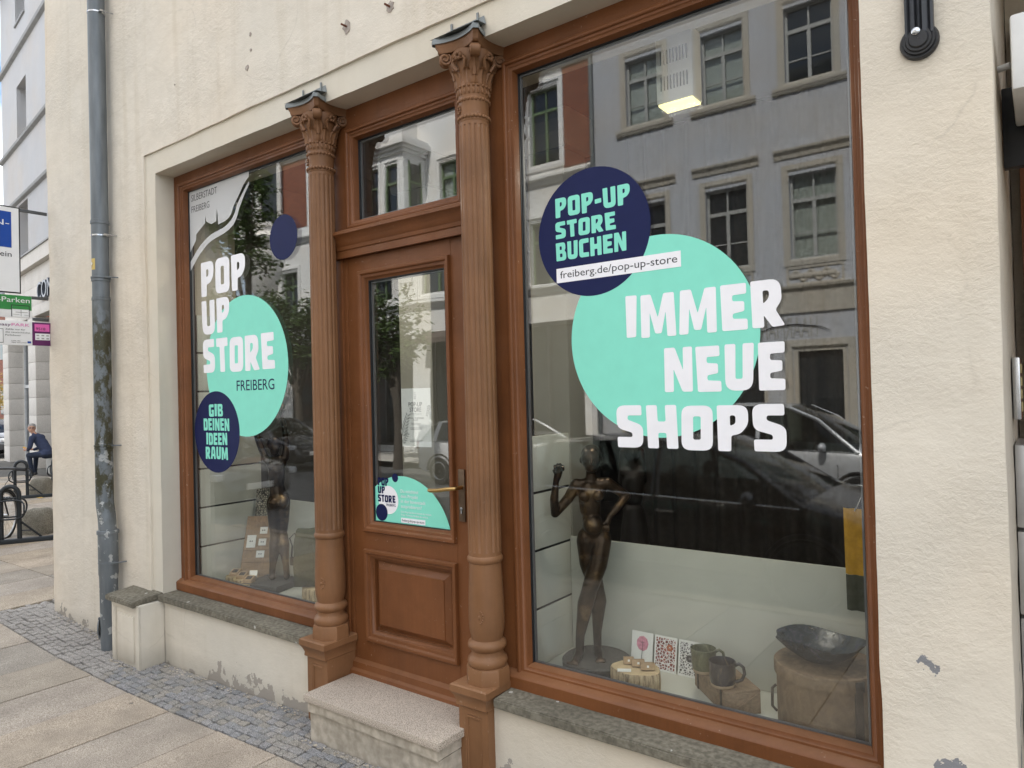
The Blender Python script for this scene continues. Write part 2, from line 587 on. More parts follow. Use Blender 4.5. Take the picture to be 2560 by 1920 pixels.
# chunky hand-cut capitals: (width, [outline, holes...]) on a unit cap height
GL = {
 'I': (.30, [[(.02, 0), (.27, .01), (.30, .99), (0, 1)]]),
 'P': (.62, [[(.01, 0), (.27, 0), (.28, .34), (.46, .38, .14), (.62, .58, .14), (.62, 1, .22), (0, 1)], [(.26, .55), (.26, .78), (.37, .78, .08), (.37, .60, .08)]]),
 'O': (.66, [[(0, .0, .2), (.66, 0, .2), (.66, 1, .2), (0, 1, .2)], [(.25, .24), (.41, .24), (.41, .76), (.25, .76)]]),
 'U': (.66, [[(.02, 0, .24), (.64, 0, .24), (.66, 1), (.41, 1), (.41, .25), (.25, .25), (.25, 1), (0, 1)]]),
 '-': (.34, [[(0, .34), (.34, .36), (.34, .58), (0, .56)]]),
 'S': (.62, [[(.0, 0), (.60, 0, .2), (.62, .52, .14), (.26, .66), (.27, .76), (.60, .76), (.60, 1), (0, 1, .2), (0, .46, .14), (.36, .35), (.36, .25), (.0, .25)]]),
 'T': (.58, [[(.17, 0), (.41, 0), (.41, .75), (.58, .75), (.58, 1), (0, 1), (0, .75), (.17, .75)]]),
 'R': (.68, [[(0, 0), (.25, 0), (.25, .26), (.42, 0), (.68, .02), (.50, .36), (.64, .56, .1), (.62, 1, .22), (0, 1)], [(.25, .50), (.25, .78), (.38, .78, .07), (.38, .62, .07)]]),
 'E': (.58, [[(.02, 0), (.58, 0), (.58, .23), (.26, .25), (.26, .36), (.52, .40), (.52, .61), (.26, .63), (.26, .76), (.57, .77), (.57, 1), (0, 1)]]),
 'B': (.64, [[(0, 0), (.64, 0, .2), (.64, .42, .12), (.54, .54, .06), (.61, .64, .1), (.61, 1, .2), (0, 1)], [(.24, .20), (.40, .20, .05), (.40, .40, .05), (.24, .40)], [(.24, .60), (.38, .60, .05), (.38, .80, .05), (.24, .80)]]),
 'C': (.60, [[(.0, 0, .2), (.60, 0), (.60, .24), (.25, .25), (.25, .75), (.60, .76), (.60, 1), (0, 1, .2)]]),
 'H': (.68, [[(0, 0), (.25, 0), (.25, .36), (.43, .36), (.43, 0), (.68, 0), (.68, 1), (.43, 1), (.43, .62), (.25, .62), (.25, 1), (0, 1)]]),
 'N': (.70, [[(0, 0), (.23, 0), (.23, .52), (.45, 0), (.70, 0), (.70, 1), (.47, 1), (.47, .48), (.27, 1), (0, 1)]]),
 'M': (.88, [[(0, 0), (.22, 0), (.24, .58), (.36, .08), (.52, .08), (.64, .58), (.66, 0), (.88, 0), (.86, 1), (.60, 1), (.44, .45), (.28, 1), (.02, 1)]]),
 'G': (.62, [[(0, 0, .2), (.62, 0, .12), (.62, .56), (.34, .56), (.34, .36), (.40, .36), (.40, .24), (.25, .24), (.25, .76), (.60, .76), (.60, 1), (0, 1, .2)]]),
 'D': (.64, [[(0, 0), (.64, 0, .26), (.64, 1, .26), (0, 1)], [(.24, .23), (.40, .25, .06), (.40, .75, .06), (.24, .77)]]),
 'A': (.70, [[(0, 0), (.24, 0), (.26, .22), (.44, .22), (.46, 0), (.70, 0), (.58, 1, .12), (.12, 1, .12)], [(.28, .42), (.42, .42), (.39, .76), (.31, .76)]]),
}

def chunky(name, word, x0, x1, z0, z1, y, mat, parent, slant=0.03, gap=0.09):
    adv = sum(GL[c][0] for c in word) + gap * (len(word) - 1)
    sx = (x1 - x0) / adv
    sz = z1 - z0
    outs = []
    x = 0.0
    r_ = random.Random(len(word) * 31 + ord(word[0]))
    for c in word:
        wd, polys = GL[c]
        dz = r_.uniform(-0.02, 0.02)
        sk = r_.uniform(-slant, slant)
        for pl in polys:
            rp = round_poly(pl, 0.045)
            outs.append([(x0 + (x + px + sk * (py - 0.5)) * sx, z0 + (py + dz) * sz) for px, py in rp])
        x += wd + gap
    return flat_mesh(name, outs, y, mat, parent)

def wall_holes(mb, x0, x1, z0, z1, holes, yf, yb):
    """front face at yf with rectangular holes whose reveals run back to yb (plane XZ)"""
    xs = sorted({x0, x1, *[h[0] for h in holes], *[h[1] for h in holes]})
    zs = sorted({z0, z1, *[h[2] for h in holes], *[h[3] for h in holes]})
    for i in range(len(xs) - 1):
        for j in range(len(zs) - 1):
            cx, cz = (xs[i] + xs[i + 1]) / 2, (zs[j] + zs[j + 1]) / 2
            if any(h[0] < cx < h[1] and h[2] < cz < h[3] for h in holes):
                continue
            mb.quad((xs[i], yf, zs[j]), (xs[i + 1], yf, zs[j]), (xs[i + 1], yf, zs[j + 1]), (xs[i], yf, zs[j + 1]))
    for a, b_, c, d in holes:
        mb.quad((a, yf, c), (a, yb, c), (a, yb, d), (a, yf, d))
        mb.quad((b_, yf, c), (b_, yf, d), (b_, yb, d), (b_, yb, c))
        mb.quad((a, yf, c), (b_, yf, c), (b_, yb, c), (a, yb, c))
        mb.quad((a, yf, d), (a, yb, d), (b_, yb, d), (b_, yf, d))

def plaster_grid(mb, x0, x1, z0, z1, y0, y1, res=0.05, amp=0.004, edge=0.0):
    """block whose street face (y0) is an uneven grid"""
    nx = max(1, int(round((x1 - x0) / res))); nz = max(1, int(round((z1 - z0) / res)))
    v = []; f = []
    for j in range(nz + 1):
        for i in range(nx + 1):
            x = x0 + (x1 - x0) * i / nx; z = z0 + (z1 - z0) * j / nz
            d = noise.noise((x * 1.1, 0.3, z * 1.1)) * amp * 1.6 + noise.noise((x * 5, 2.3, z * 5)) * amp * 0.8
            ex = ez = 0.0
            if edge:
                if i in (0, nx): ex = noise.noise((x * 3, 7.7, z * 6)) * edge
                if j in (0, nz): ez = noise.noise((x * 6, 4.1, z * 3)) * edge
            v.append((x + ex, y0 + d, z + ez))
    W_ = nx + 1
    for j in range(nz):
        for i in range(nx):
            f.append((j * W_ + i, j * W_ + i + 1, (j + 1) * W_ + i + 1, (j + 1) * W_ + i))
    # skirt to the back
    loop = [i for i in range(W_)] + [j * W_ + nx for j in range(1, nz + 1)] + [nz * W_ + i for i in range(nx - 1, -1, -1)] + [j * W_ for j in range(nz - 1, 0, -1)]
    k = len(v)
    v += [(v[i][0], y1, v[i][2]) for i in loop]
    L = len(loop)
    for i in range(L):
        f.append((loop[i], k + i, k + (i + 1) % L, loop[(i + 1) % L]))
    mb.add(v, f)

def blobs(name, caps, ells, vox, mat, parent, smooth_it=6, mats=None, assign=None):
    """one continuous body grown from overlapping tapered limbs and masses"""
    mb = MB()
    for p0, r0, p1, r1 in caps:
        p0 = Vector(p0); p1 = Vector(p1)
        d = (p1 - p0)
        L = d.length
        d = d / L if L > 1e-6 else Vector((0, 0, 1))
        pts = []; rr = []
        for k in range(5):
            a = PI / 2 * (k / 4)
            pts.append(p0 - d * r0 * math.cos(a)); rr.append(max(1e-4, r0 * math.sin(a)))
        for k in range(1, 5):
            a = PI / 2 * (k / 4)
            pts.append(p1 + d * r1 * math.sin(a)); rr.append(max(1e-4, r1 * math.cos(a)))
        # keep the straight run between the caps
        pts.insert(5, p1); rr.insert(5, r1)
        mb.tube(pts, rr, 14)
    for c, r in ells:
        mb.ell(c, r, 16, 10)
    me = bpy.data.meshes.new('tmp')
    me.from_pydata(mb.v, [], mb.f)
    ob = bpy.data.objects.new('tmp', me)
    COL.objects.link(ob)
    md = ob.modifiers.new('r', 'REMESH'); md.mode = 'VOXEL'; md.voxel_size = vox
    ms = ob.modifiers.new('s', 'SMOOTH'); ms.factor = 0.5; ms.iterations = smooth_it
    dg = bpy.context.evaluated_depsgraph_get()
    dg.update()
    m2 = bpy.data.meshes.new_from_object(ob.evaluated_get(dg))
    bpy.data.objects.remove(ob); bpy.data.meshes.remove(me)
    m2.name = name
    off = root_loc(parent) if parent is not None else Vector((0, 0, 0))
    m2.materials.clear()
    if assign:
        for p in m2.polygons:
            p.material_index = assign(p.center)
    for v in m2.vertices:
        v.co = v.co - off
    return link_mesh(name, m2, mat, parent, 180)

def gz(x, y=0.0):
    """the pavement is not quite level along the shop front"""
    xs = [-9, -7.4, -6.2, -5.3, -4.5, -3.5, -2.5, 0]
    zs = [.06, .06, .0, -.01, .0, .04, .06, .07]
    if x <= xs[0]: return zs[0]
    if x >= xs[-1]: return zs[-1]
    for i in range(len(xs) - 1):
        if xs[i] <= x <= xs[i + 1]:
            t = (x - xs[i]) / (xs[i + 1] - xs[i])
            return zs[i] * (1 - t) + zs[i + 1] * t

# ================================================================== MATERIALS
CREAM = (0.74, 0.672, 0.570)
plaster('plaster_wall', CREAM, 1.0, peel_top=0.5, peel_amt=0.5, grime=1.2)
plaster('plaster_plinth', (0.70, 0.64, 0.54), 0.5, peel_top=0.40, peel_amt=0.95, under=(0.34, 0.305, 0.265), grime=1.0, peel_x=-4.45)
plaster('plaster_pier', (0.74, 0.675, 0.57), 0.85, peel_top=1.7, peel_amt=0.74, under=(0.22, 0.22, 0.23), grime=0.5)
plaster('plaster_band', (0.68, 0.625, 0.525), 0.35, grime=0.6)
paint('brown_wood', (0.165, 0.060, 0.021), 0.42, 0.5)
paint('brown_iron', (0.20, 0.095, 0.043), 0.46, 0.35)
stone('sandstone', (0.135, 0.122, 0.093), (0.25, 0.228, 0.178), 45, 0.85, stain=0.45)
stone('granite_pink', (0.10, 0.08, 0.07), (0.72, 0.635, 0.54), 260, 0.6, mid=(0.51, 0.435, 0.355), bmp=0.06, stain=0.12)
stone('mortar_block', (0.42, 0.365, 0.29), (0.62, 0.55, 0.45), 22, 0.9, bmp=0.5, stain=0.5)
stone('cobble_granite', (0.13, 0.128, 0.125), (0.48, 0.475, 0.465), 220, 0.7, bmp=0.35, stain=0.25, island=0.25)
stone('slab_granite', (0.25, 0.21, 0.163), (0.65, 0.575, 0.48), 190, 0.75, bmp=0.2, stain=0.34, island=0.28)
stone('joint_sand', (0.09, 0.085, 0.075), (0.17, 0.16, 0.14), 150, 0.95, bmp=0.4)
stone('concrete_rough', (0.13, 0.12, 0.095), (0.33, 0.305, 0.25), 90, 0.9, bmp=0.5, stain=0.5)
stone('concrete_pale', (0.45, 0.43, 0.39), (0.60, 0.575, 0.53), 80, 0.85, bmp=0.15, stain=0.2)
simple('lead_grey', (0.20, 0.215, 0.215), 0.5, 0.35, 0.15, 9)
simple('dark_gasket', (0.012, 0.012, 0.013), 0.5)
simple('alu_spacer', (0.16, 0.165, 0.17), 0.5, 0.5, 0.05)
simple('brass', (0.50, 0.33, 0.13), 0.32, 1.0, 0.15, 30)
simple('dark_bronze_plate', (0.16, 0.11, 0.075), 0.4, 0.8, 0.2, 20)
simple('black_iron', (0.012, 0.013, 0.016), 0.38, 0.0, 0.3, 12, 0.2)
simple('steel', (0.55, 0.56, 0.57), 0.25, 1.0, 0.06)
simple('white_paint', (0.78, 0.78, 0.77), 0.45, 0, 0.04)
simple('vinyl_white', (0.90, 0.89, 0.92), 0.35, 0, 0.02)
simple('vinyl_mint', (0.255, 0.76, 0.60), 0.5, 0, 0.02, spec=0.25)
simple('vinyl_navy', (0.009, 0.014, 0.070), 0.55, 0, 0.05, spec=0.2)
simple('vinyl_ink', (0.02, 0.022, 0.03), 0.4, 0, 0.05)
simple('paper_white', (0.78, 0.77, 0.73), 0.7, 0, 0.03)
simple('ink_grey', (0.10, 0.10, 0.095), 0.8, 0, 0.1)
simple('ink_pale', (0.38, 0.38, 0.36), 0.8, 0, 0.1)
glass('shop_glass', (0.965, 0.98, 0.97), 1.72, 0.006)
glass('door_glass', (0.97, 0.985, 0.975), 1.82, 0.03)
film('frost_film', (0.80, 0.80, 0.80), 0.55)
film('clear_cut', (0.08, 0.08, 0.08), 0.72)

# pale lichen and droppings on the sandstone sills
def _spots():
    m = MATS['sandstone']; t = m.node_tree; b = t.nodes['Principled BSDF']
    src = b.inputs['Base Color'].links[0].from_socket
    v = coords(t, obj=False)
    vo = N(t, 'ShaderNodeTexVoronoi', Scale=16.0, Randomness=1.0)
    t.links.new(v, vo.inputs['Vector'])
    s_ = t.nodes.new('ShaderNodeSeparateColor'); t.links.new(vo.outputs['Color'], s_.inputs[0])
    d = math_n(t, 'ADD', vo.outputs['Distance'], math_n(t, 'MULTIPLY', noise_n(t, v, 120, 3), .16))
    f = math_n(t, 'MULTIPLY', math_n(t, 'LESS_THAN', d, .26), math_n(t, 'GREATER_THAN', s_.outputs[0], .86))
    t.links.new(mixc(t, math_n(t, 'MULTIPLY', f, .8), src, (.55, .54, .50)), b.inputs['Base Color'])
_spots()
# trodden gum and drip stains on the slabs
def _gum():
    m = MATS['slab_granite']; t = m.node_tree; b = t.nodes['Principled BSDF']
    src = b.inputs['Base Color'].links[0].from_socket
    v = coords(t, obj=False)
    vo = N(t, 'ShaderNodeTexVoronoi', Scale=5.0, Randomness=1.0)
    t.links.new(v, vo.inputs['Vector'])
    s_ = t.nodes.new('ShaderNodeSeparateColor'); t.links.new(vo.outputs['Color'], s_.inputs[0])
    d = math_n(t, 'ADD', vo.outputs['Distance'], math_n(t, 'MULTIPLY', noise_n(t, v, 60, 3), .05))
    f = math_n(t, 'MULTIPLY', math_n(t, 'LESS_THAN', d, .10), math_n(t, 'GREATER_THAN', s_.outputs[0], .80))
    big = ramp(t, noise_n(t, v, 2.1, 5, .62), [(.52, 0.0), (.70, 1.0)])
    c = mixc(t, math_n(t, 'MULTIPLY', big.outputs['Color'], .35), src, (.16, .14, .115))
    t.links.new(mixc(t, math_n(t, 'MULTIPLY', f, .65), c, (.12, .11, .10)), b.inputs['Base Color'])
_gum()

# zinc downpipe with moss and old sticker residue in its lower run
def _zinc():
    m, t, b = _new('zinc_pipe')
    v = coords(t, obj=False)
    base = ramp(t, noise_n(t, coords(t, (3, 3, 0.5), obj=False), 6, 5), [(0.3, (0.115, 0.13, 0.142)), (0.7, (0.185, 0.205, 0.22))])
    s = sep_z(t)
    z = s.outputs['Z']
    mid = math_n(t, 'MULTIPLY', math_n(t, 'MULTIPLY', math_n(t, 'SUBTRACT', 2.85, z, True), 3.0, True), math_n(t, 'MULTIPLY', math_n(t, 'SUBTRACT', z, 0.95, True), 3.0, True))
    mo = ramp(t, noise_n(t, coords(t, (1, 1, 0.6), obj=False), 15, 7, 0.65), [(0.44, 0.0), (0.53, 1.0)])
    c = mixc(t, math_n(t, 'MULTIPLY', mo.outputs['Color'], mid), base.outputs['Color'], mixc(t, noise_n(t, v, 60, 4), (0.02, 0.02, 0.012), (0.085, 0.08, 0.04)))
    rs = ramp(t, noise_n(t, v, 13, 5, 0.6), [(0.60, 0.0), (0.63, 1.0)])
    low = math_n(t, 'MULTIPLY', math_n(t, 'SUBTRACT', 2.3, z, True), 1.0, True)
    c = mixc(t, math_n(t, 'MULTIPLY', rs.outputs['Color'], math_n(t, 'MULTIPLY', low, 0.7)), c, (0.52, 0.53, 0.52))
    t.links.new(c, b.inputs['Base Color'])
    b.inputs['Metallic'].default_value = 0.25
    b.inputs['Roughness'].default_value = 0.48
    bump(t, b, math_n(t, 'MULTIPLY', mo.outputs['Color'], mid), 0.4, 0.004)
_zinc()

# ================================================================== SHOP BUILDING
shop = thing('shop_building', 'cream plastered corner building with brown timber shopfront, two display windows and glazed door', 'building', (-3.0, -0.1, 0.0))

mb = MB()
plaster_grid(mb, -7.35, -5.53, -0.12, 3.868, -0.162, 0.6, 0.045, 0.006, 0.004)
plaster_grid(mb, -7.35, 1.6, 3.868, 6.6, -0.162, 0.6, 0.05, 0.006, 0.004)
mb.box(-7.35, 1.6, -0.16, 0.6, 6.6, 9.6)
mb.box(1.3, 12.0, -0.16, 0.6, -0.12, 9.6)
mb.box(-7.35, 12.0, 0.6, 11.0, 3.95, 9.6)
mb.box(-7.35, -5.70, 0.6, 11.0, -0.12, 3.95)
mb.box(0.9, 12.0, 0.6, 11.0, -0.12, 3.95)
mb.box(-5.70, 0.9, 7.0, 11.0, -0.12, 3.95)
wall = mb.build('wall', 'plaster_wall', shop, 35)
# pier right of the large window with the entry reveal
mb = MB()
plaster_grid(mb, -0.475, -0.10, -0.12, 3.868, -0.166, 1.30, 0.04, 0.006, 0.004)
mb.build('pier', 'plaster_pier', shop, 35)
# smooth plaster band framing the shopfront
mb = MB()
plaster_grid(mb, -5.53, -0.475, 3.706, 3.868, -0.146, 0.45, 0.05, 0.003, 0.003)
plaster_grid(mb, -5.53, -5.386, -0.1, 3.706, -0.146, 0.45, 0.05, 0.003, 0.003)
mb.build('lintel_band', 'plaster_band', shop, 35)
# plinth below the windows
mb = MB()
plaster_grid(mb, -5.42, -3.58, -0.12, 0.465, -0.150, 0.2, 0.04, 0.004)
mb.build('plinth', 'plaster_plinth', shop, 35)
mb = MB()
plaster_grid(mb, -2.19, -0.475, -0.12, 0.455, -0.150, 0.2, 0.04, 0.004)
mb.build('plinth', 'plaster_plinth', shop, 35)

# low plastered stump beside the downpipe, with a framed field
def stump():
    mb = MB()
    x0, x1, y0, y1 = -5.78, -5.36, -0.345, -0.15
    mb.box(x0, x1, y0 + 0.012, y1, -0.12, 0.462, 0.012)
    fr = [(0, y0 + 0.012), (0, y0), (0.045, y0), (0.05, y0 + 0.011)]
    mb.rect_sweep(x0, x1, -0.1, 0.46, fr)
    mb.box(x0 + 0.085, x1 - 0.085, y0 + 0.002, y0 + 0.03, 0.03, 0.37, 0.004)
    return mb.build('corner_stump', 'plaster_plinth', shop, 35)
stump()

def sill(name, poly, zt, th=0.045):
    bm = bmesh.new()
    vs = [bm.verts.new((p[0], p[1], zt - 0.10 * max(0, -0.10 - p[1]) - th)) for p in poly]
    f = bm.faces.new(vs)
    r = bmesh.ops.extrude_face_region(bm, geom=[f])
    for v in [q for q in r['geom'] if isinstance(q, bmesh.types.BMVert)]:
        v.co.z += th
    bmesh.ops.recalc_face_normals(bm, faces=bm.faces)
    es = [e for e in bm.edges]
    bmesh.ops.bevel(bm, geom=es, offset=0.006, segments=2, affect='EDGES')
    bmesh.ops.subdivide_edges(bm, edges=[e for e in bm.edges if e.calc_length() > 0.2], cuts=10, use_grid_fill=True)
    for v in bm.verts:
        n = noise.noise((v.co.x * 9, v.co.y * 9, v.co.z * 9))
        v.co += Vector((0, n * 0.006, noise.noise((v.co.x * 5, v.co.y * 7, 3.0)) * 0.004))
    mb = MB(); mb.addbm(bm)
    return mb.build(name, 'sandstone', shop, 40)
sill('sill_stone', [(-5.385, -0.19), (-3.60, -0.19), (-3.60, 0.02), (-5.385, 0.02)], 0.515)
sill('sill_stone', [(-5.83, -0.375), (-5.387, -0.375), (-5.387, -0.10), (-5.83, -0.10)], 0.520, 0.042)
sill('sill_stone', [(-2.165, -0.19), (-0.478, -0.19), (-0.478, 0.02), (-2.165, 0.02)], 0.495)

# ---------------------------------------------------------- frames
MOULD = [(0, .03), (0, -.014), (.004, -.019), (.016, -.020), (.021, -.016), (.023, -.006), (.034, -.004), (.037, .002), (.050, .006), (.056, .022), (.060, .050)]

def window_frame(part, ox0, ox1, oz0, oz1, sx0, sx1, sz0, sz1, bottom=True):
    """flat fixed frame with a moulded sash inside it"""
    mb = MB()
    wall_holes(mb, ox0, ox1, oz0, oz1, [(sx0 + .002, sx1 - .002, sz0 + .002, sz1 - .002)], 0.0, 0.09)
    mb.build('fixed_frame', 'brown_wood', part)
    mb = MB()
    mb.rect_sweep(sx0, sx1, sz0, sz1, MOULD)
    mb.build('sash_moulding', 'brown_wood', part, 50)
    if bottom:
        mb = MB()
        mb.prism([(-.045, oz0 + .004), (-.045, oz0 + .058), (-.040, oz0 + .066), (-.010, oz0 + .082), (.0, oz0 + .084), (.004, oz0 + .094), (.046, oz0 + .112), (.046, oz0 + .004)], 'x', ox0 + .004, ox1 - .004)
        mb.build('bottom_rail', 'brown_wood', part, 30)

def pane(part, x0, x1, z0, z1, y, mat, gasket=True, th=0.018):
    mb = MB()
    mb.box(x0, x1, y, y + th, z0, z1)
    p = mb.build('pane', mat, part)
    if gasket:
        g = MB()
        g.rect_sweep(x0 - .004, x1 + .004, z0 - .004, z1 + .004, [(0, y - .012), (.012, y - .012), (.012, y + .03)])
        g.build('gasket', 'dark_gasket', part)
        g = MB()
        g.rect_sweep(x0 + .009, x1 - .009, z0 + .009, z1 - .009, [(0, y + .0025), (.009, y + .0025), (.009, y + .015), (0, y + .015)])
        g.build('spacer_bar', 'alu_spacer', part)
    return p

GY = 0.052
lw = part_empty('display_window', shop, (-4.45, 0, 0.5))
window_frame(lw, -5.386, -3.50, 0.512, 3.705, -5.315, -3.56, 0.56, 3.635)
pane(lw, -5.262, -3.613, 0.61, 3.582, GY, 'shop_glass')
rw = part_empty('display_window', shop, (-1.3, 0, 0.5))
window_frame(rw, -2.270, -0.47, 0.488, 3.705, -2.145, -0.490, 0.545, 3.625)
pane(rw, -2.092, -0.543, 0.592, 3.572, GY, 'shop_glass')
tw = part_empty('transom_window', shop, (-2.9, 0, 3.0))
window_frame(tw, -3.50, -2.272, 2.96, 3.705, -3.352, -2.43, 2.968, 3.575, False)
pane(tw, -3.298, -2.484, 3.022, 3.521, GY, 'door_glass')

# door surround: jambs and the cornice over the door
mb = MB()
mb.box(-3.50, -3.425, 0.0, 0.10, 0.25, 2.83, 0.004)
mb.box(-3.425, -3.395, 0.014, 0.10, 0.25, 2.83, 0.003)
mb.box(-2.40, -2.272, 0.0, 0.10, 0.25, 2.83, 0.004)
mb.box(-2.43, -2.40, 0.014, 0.10, 0.25, 2.83, 0.003)
mb.box(-3.425, -2.40, .030, .10, 2.785, 2.90, .003)
mb.build('door_frame', 'brown_wood', shop, 40)
mb = MB()
prof = [(.0, 2.800), (-.022, 2.800), (-.022, 2.842), (-.030, 2.846), (-.034, 2.866), (-.040, 2.872), (-.046, 2.892), (-.058, 2.914), (-.074, 2.926), (-.080, 2.930), (-.080, 2.946), (-.074, 2.952), (.0, 2.962)]
mb.prism(prof, 'x', -3.475, -2.30)
mb.build('cornice', 'brown_wood', shop, 30)

# ---------------------------------------------------------- door
mb = MB()
wall_holes(mb, -3.393, -2.432, 0.36, 2.80, [(-3.285, -2.553, 1.153, 2.711), (-3.285, -2.553, 0.502, 1.047)], 0.022, 0.075)
mb.quad((-3.285, .058, .502), (-2.553, .058, .502), (-2.553, .058, 1.047), (-3.285, .058, 1.047))
door = mb.build('door', 'brown_wood', shop)
DM = [(0, .05), (0, .004), (.004, -.002), (.018, -.003), (.024, .003), (.028, .012), (.042, .016), (.048, .030), (.058, .036), (.060, .058)]
mb = MB()
mb.rect_sweep(-3.285, -2.553, 1.153, 2.711, DM)
mb.build('glazing_bead', 'brown_wood', door, 50)
mb = MB()
mb.rect_sweep(-3.285, -2.553, .502, 1.047, DM)
mb.build('panel_moulding', 'brown_wood', door, 50)
mb = MB()
mb.rect_sweep(-3.212, -2.626, .575, .974, [(0, .056), (.004, .05), (.034, .028), (.036, .022)])
mb.quad((-3.176, .022, .611), (-2.662, .022, .611), (-2.662, .022, .938), (-3.176, .022, .938))
mb.build('raised_panel', 'brown_wood', door, 20)
# butt joints of rails and stiles show as thin grooves: two rails set a hair proud
for z0, z1 in ((2.712, 2.799), (1.048, 1.152), (.361, .501)):
    mb = MB()
    mb.box(-3.288, -2.552, .0202, .03, z0, z1)
    mb.build('rail', 'brown_wood', door)
mb = MB()
mb.prism([(.02, .255), (-.052, .255), (-.056, .268), (-.05, .280), (-.034, .292), (-.026, .318), (-.010, .330), (-.004, .362), (.02, .378)], 'x', -3.425, -2.40)
mb.build('weatherboard', 'brown_wood', door, 25)
pane(door, -3.229, -2.609, 1.208, 2.655, .050, 'door_glass', True, 0.012)
# handle
mb = MB()
mb.box(-2.528, -2.483, .010, .0215, 1.275, 1.554, .005)
hp = mb.build('handle_plate', 'dark_bronze_plate', door, 30)
mb = MB()
mb.tube([(-2.503, .014, 1.458), (-2.503, -.032, 1.458), (-2.510, -.046, 1.457), (-2.56, -.050, 1.452), (-2.63, -.047, 1.441), (-2.685, -.042, 1.437), (-2.698, -.040, 1.438)], [.011, .010, .010, .0105, .0115, .0115, .009], 12)
mb.build('handle', 'brass', door, 60)
mb = MB()
mb.lathe([(.009, 0), (.009, .004)], 0, 0, 16)
mb.box(-.0045, .0045, -.026, -.004, 0, .004)
mb.build('lock_cylinder', 'steel', door, 40, Matrix.Translation((-2.505, .008, 1.345)) @ Matrix.Rotation(PI / 2, 4, 'X'))

# ---------------------------------------------------------- step
st = part_empty('door_step', shop, (-2.86, -.2, 0))
mb = MB(); mb.box(-3.372, -2.345, -.385, -.005, .262, .301, .004)
mb.build('step_slab', 'granite_pink', st, 40)
mb = MB(); plaster_grid(mb, -3.350, -2.362, .206, .2605, -.372, -.02, .03, .006, .006)
mb.build('step_bedding', 'mortar_block', st, 50)
bm = bmesh.new()
bmesh.ops.create_cube(bm, size=1)
for v in bm.verts:
    v.co = Vector((-2.86 + v.co.x * .985, -.165 + v.co.y * .375, .05 + v.co.z * .30))
bmesh.ops.subdivide_edges(bm, edges=bm.edges, cuts=14, use_grid_fill=True)
for v in bm.verts:
    k = noise.noise(v.co * 6) * .010 + noise.noise(v.co * 19) * .006
    if v.co.z > .2: k *= .4
    v.co.y -= k - .0; v.co.x += k * .7
mb = MB(); mb.addbm(bm); mb.build('step_base', 'mortar_block', st, 60)

# ---------------------------------------------------------- cast-iron columns
def leaf(mb, cx, cy, ang, r0, z0, h, wd, out):
    """acanthus leaf curling outwards"""
    nu, nv = 6, 7
    v = []; f = []
    for j in range(nv + 1):
        t = j / nv
        r = r0 + out * t ** 2.2
        z = z0 + h * (t - 0.16 * max(0, t - .75) / .25 * 1.4)
        ww = wd * (0.62 + 0.75 * math.sin(PI * min(1, t * .9 + .1)) ** 1.2) * (1 - .35 * t)
        for i in range(nu + 1):
            s = i / nu * 2 - 1
            lob = 1 + .10 * math.cos(t * 22)
            a = ang + s * ww * lob / max(r, .05) / 2
            rib = .007 * (1 - abs(s)) + .004 * math.cos(s * 9)
            rr = r + rib - .010 * s * s
            v.append((cx + rr * math.cos(a), cy + rr * math.sin(a), z))
    W_ = nu + 1
    for j in range(nv):
        for i in range(nu):
            f.append((j * W_ + i, j * W_ + i + 1, (j + 1) * W_ + i + 1, (j + 1) * W_ + i))
    # rear side so that the leaf has thickness
    k = len(v)
    v += [(cx + (p[0] - cx) * .94, cy + (p[1] - cy) * .94, p[2] - .004) for p in v]
    f += [tuple(k + q for q in g[::-1]) for g in f[:]]
    bd = [i for i in range(W_)] + [j * W_ + nu for j in range(1, nv + 1)] + [nv * W_ + i for i in range(nu - 1, -1, -1)] + [j * W_ for j in range(nv - 1, 0, -1)]
    for i in range(len(bd)):
        a, b_ = bd[i], bd[(i + 1) % len(bd)]
        f.append((a, b_, k + b_, k + a))
    mb.add(v, f)

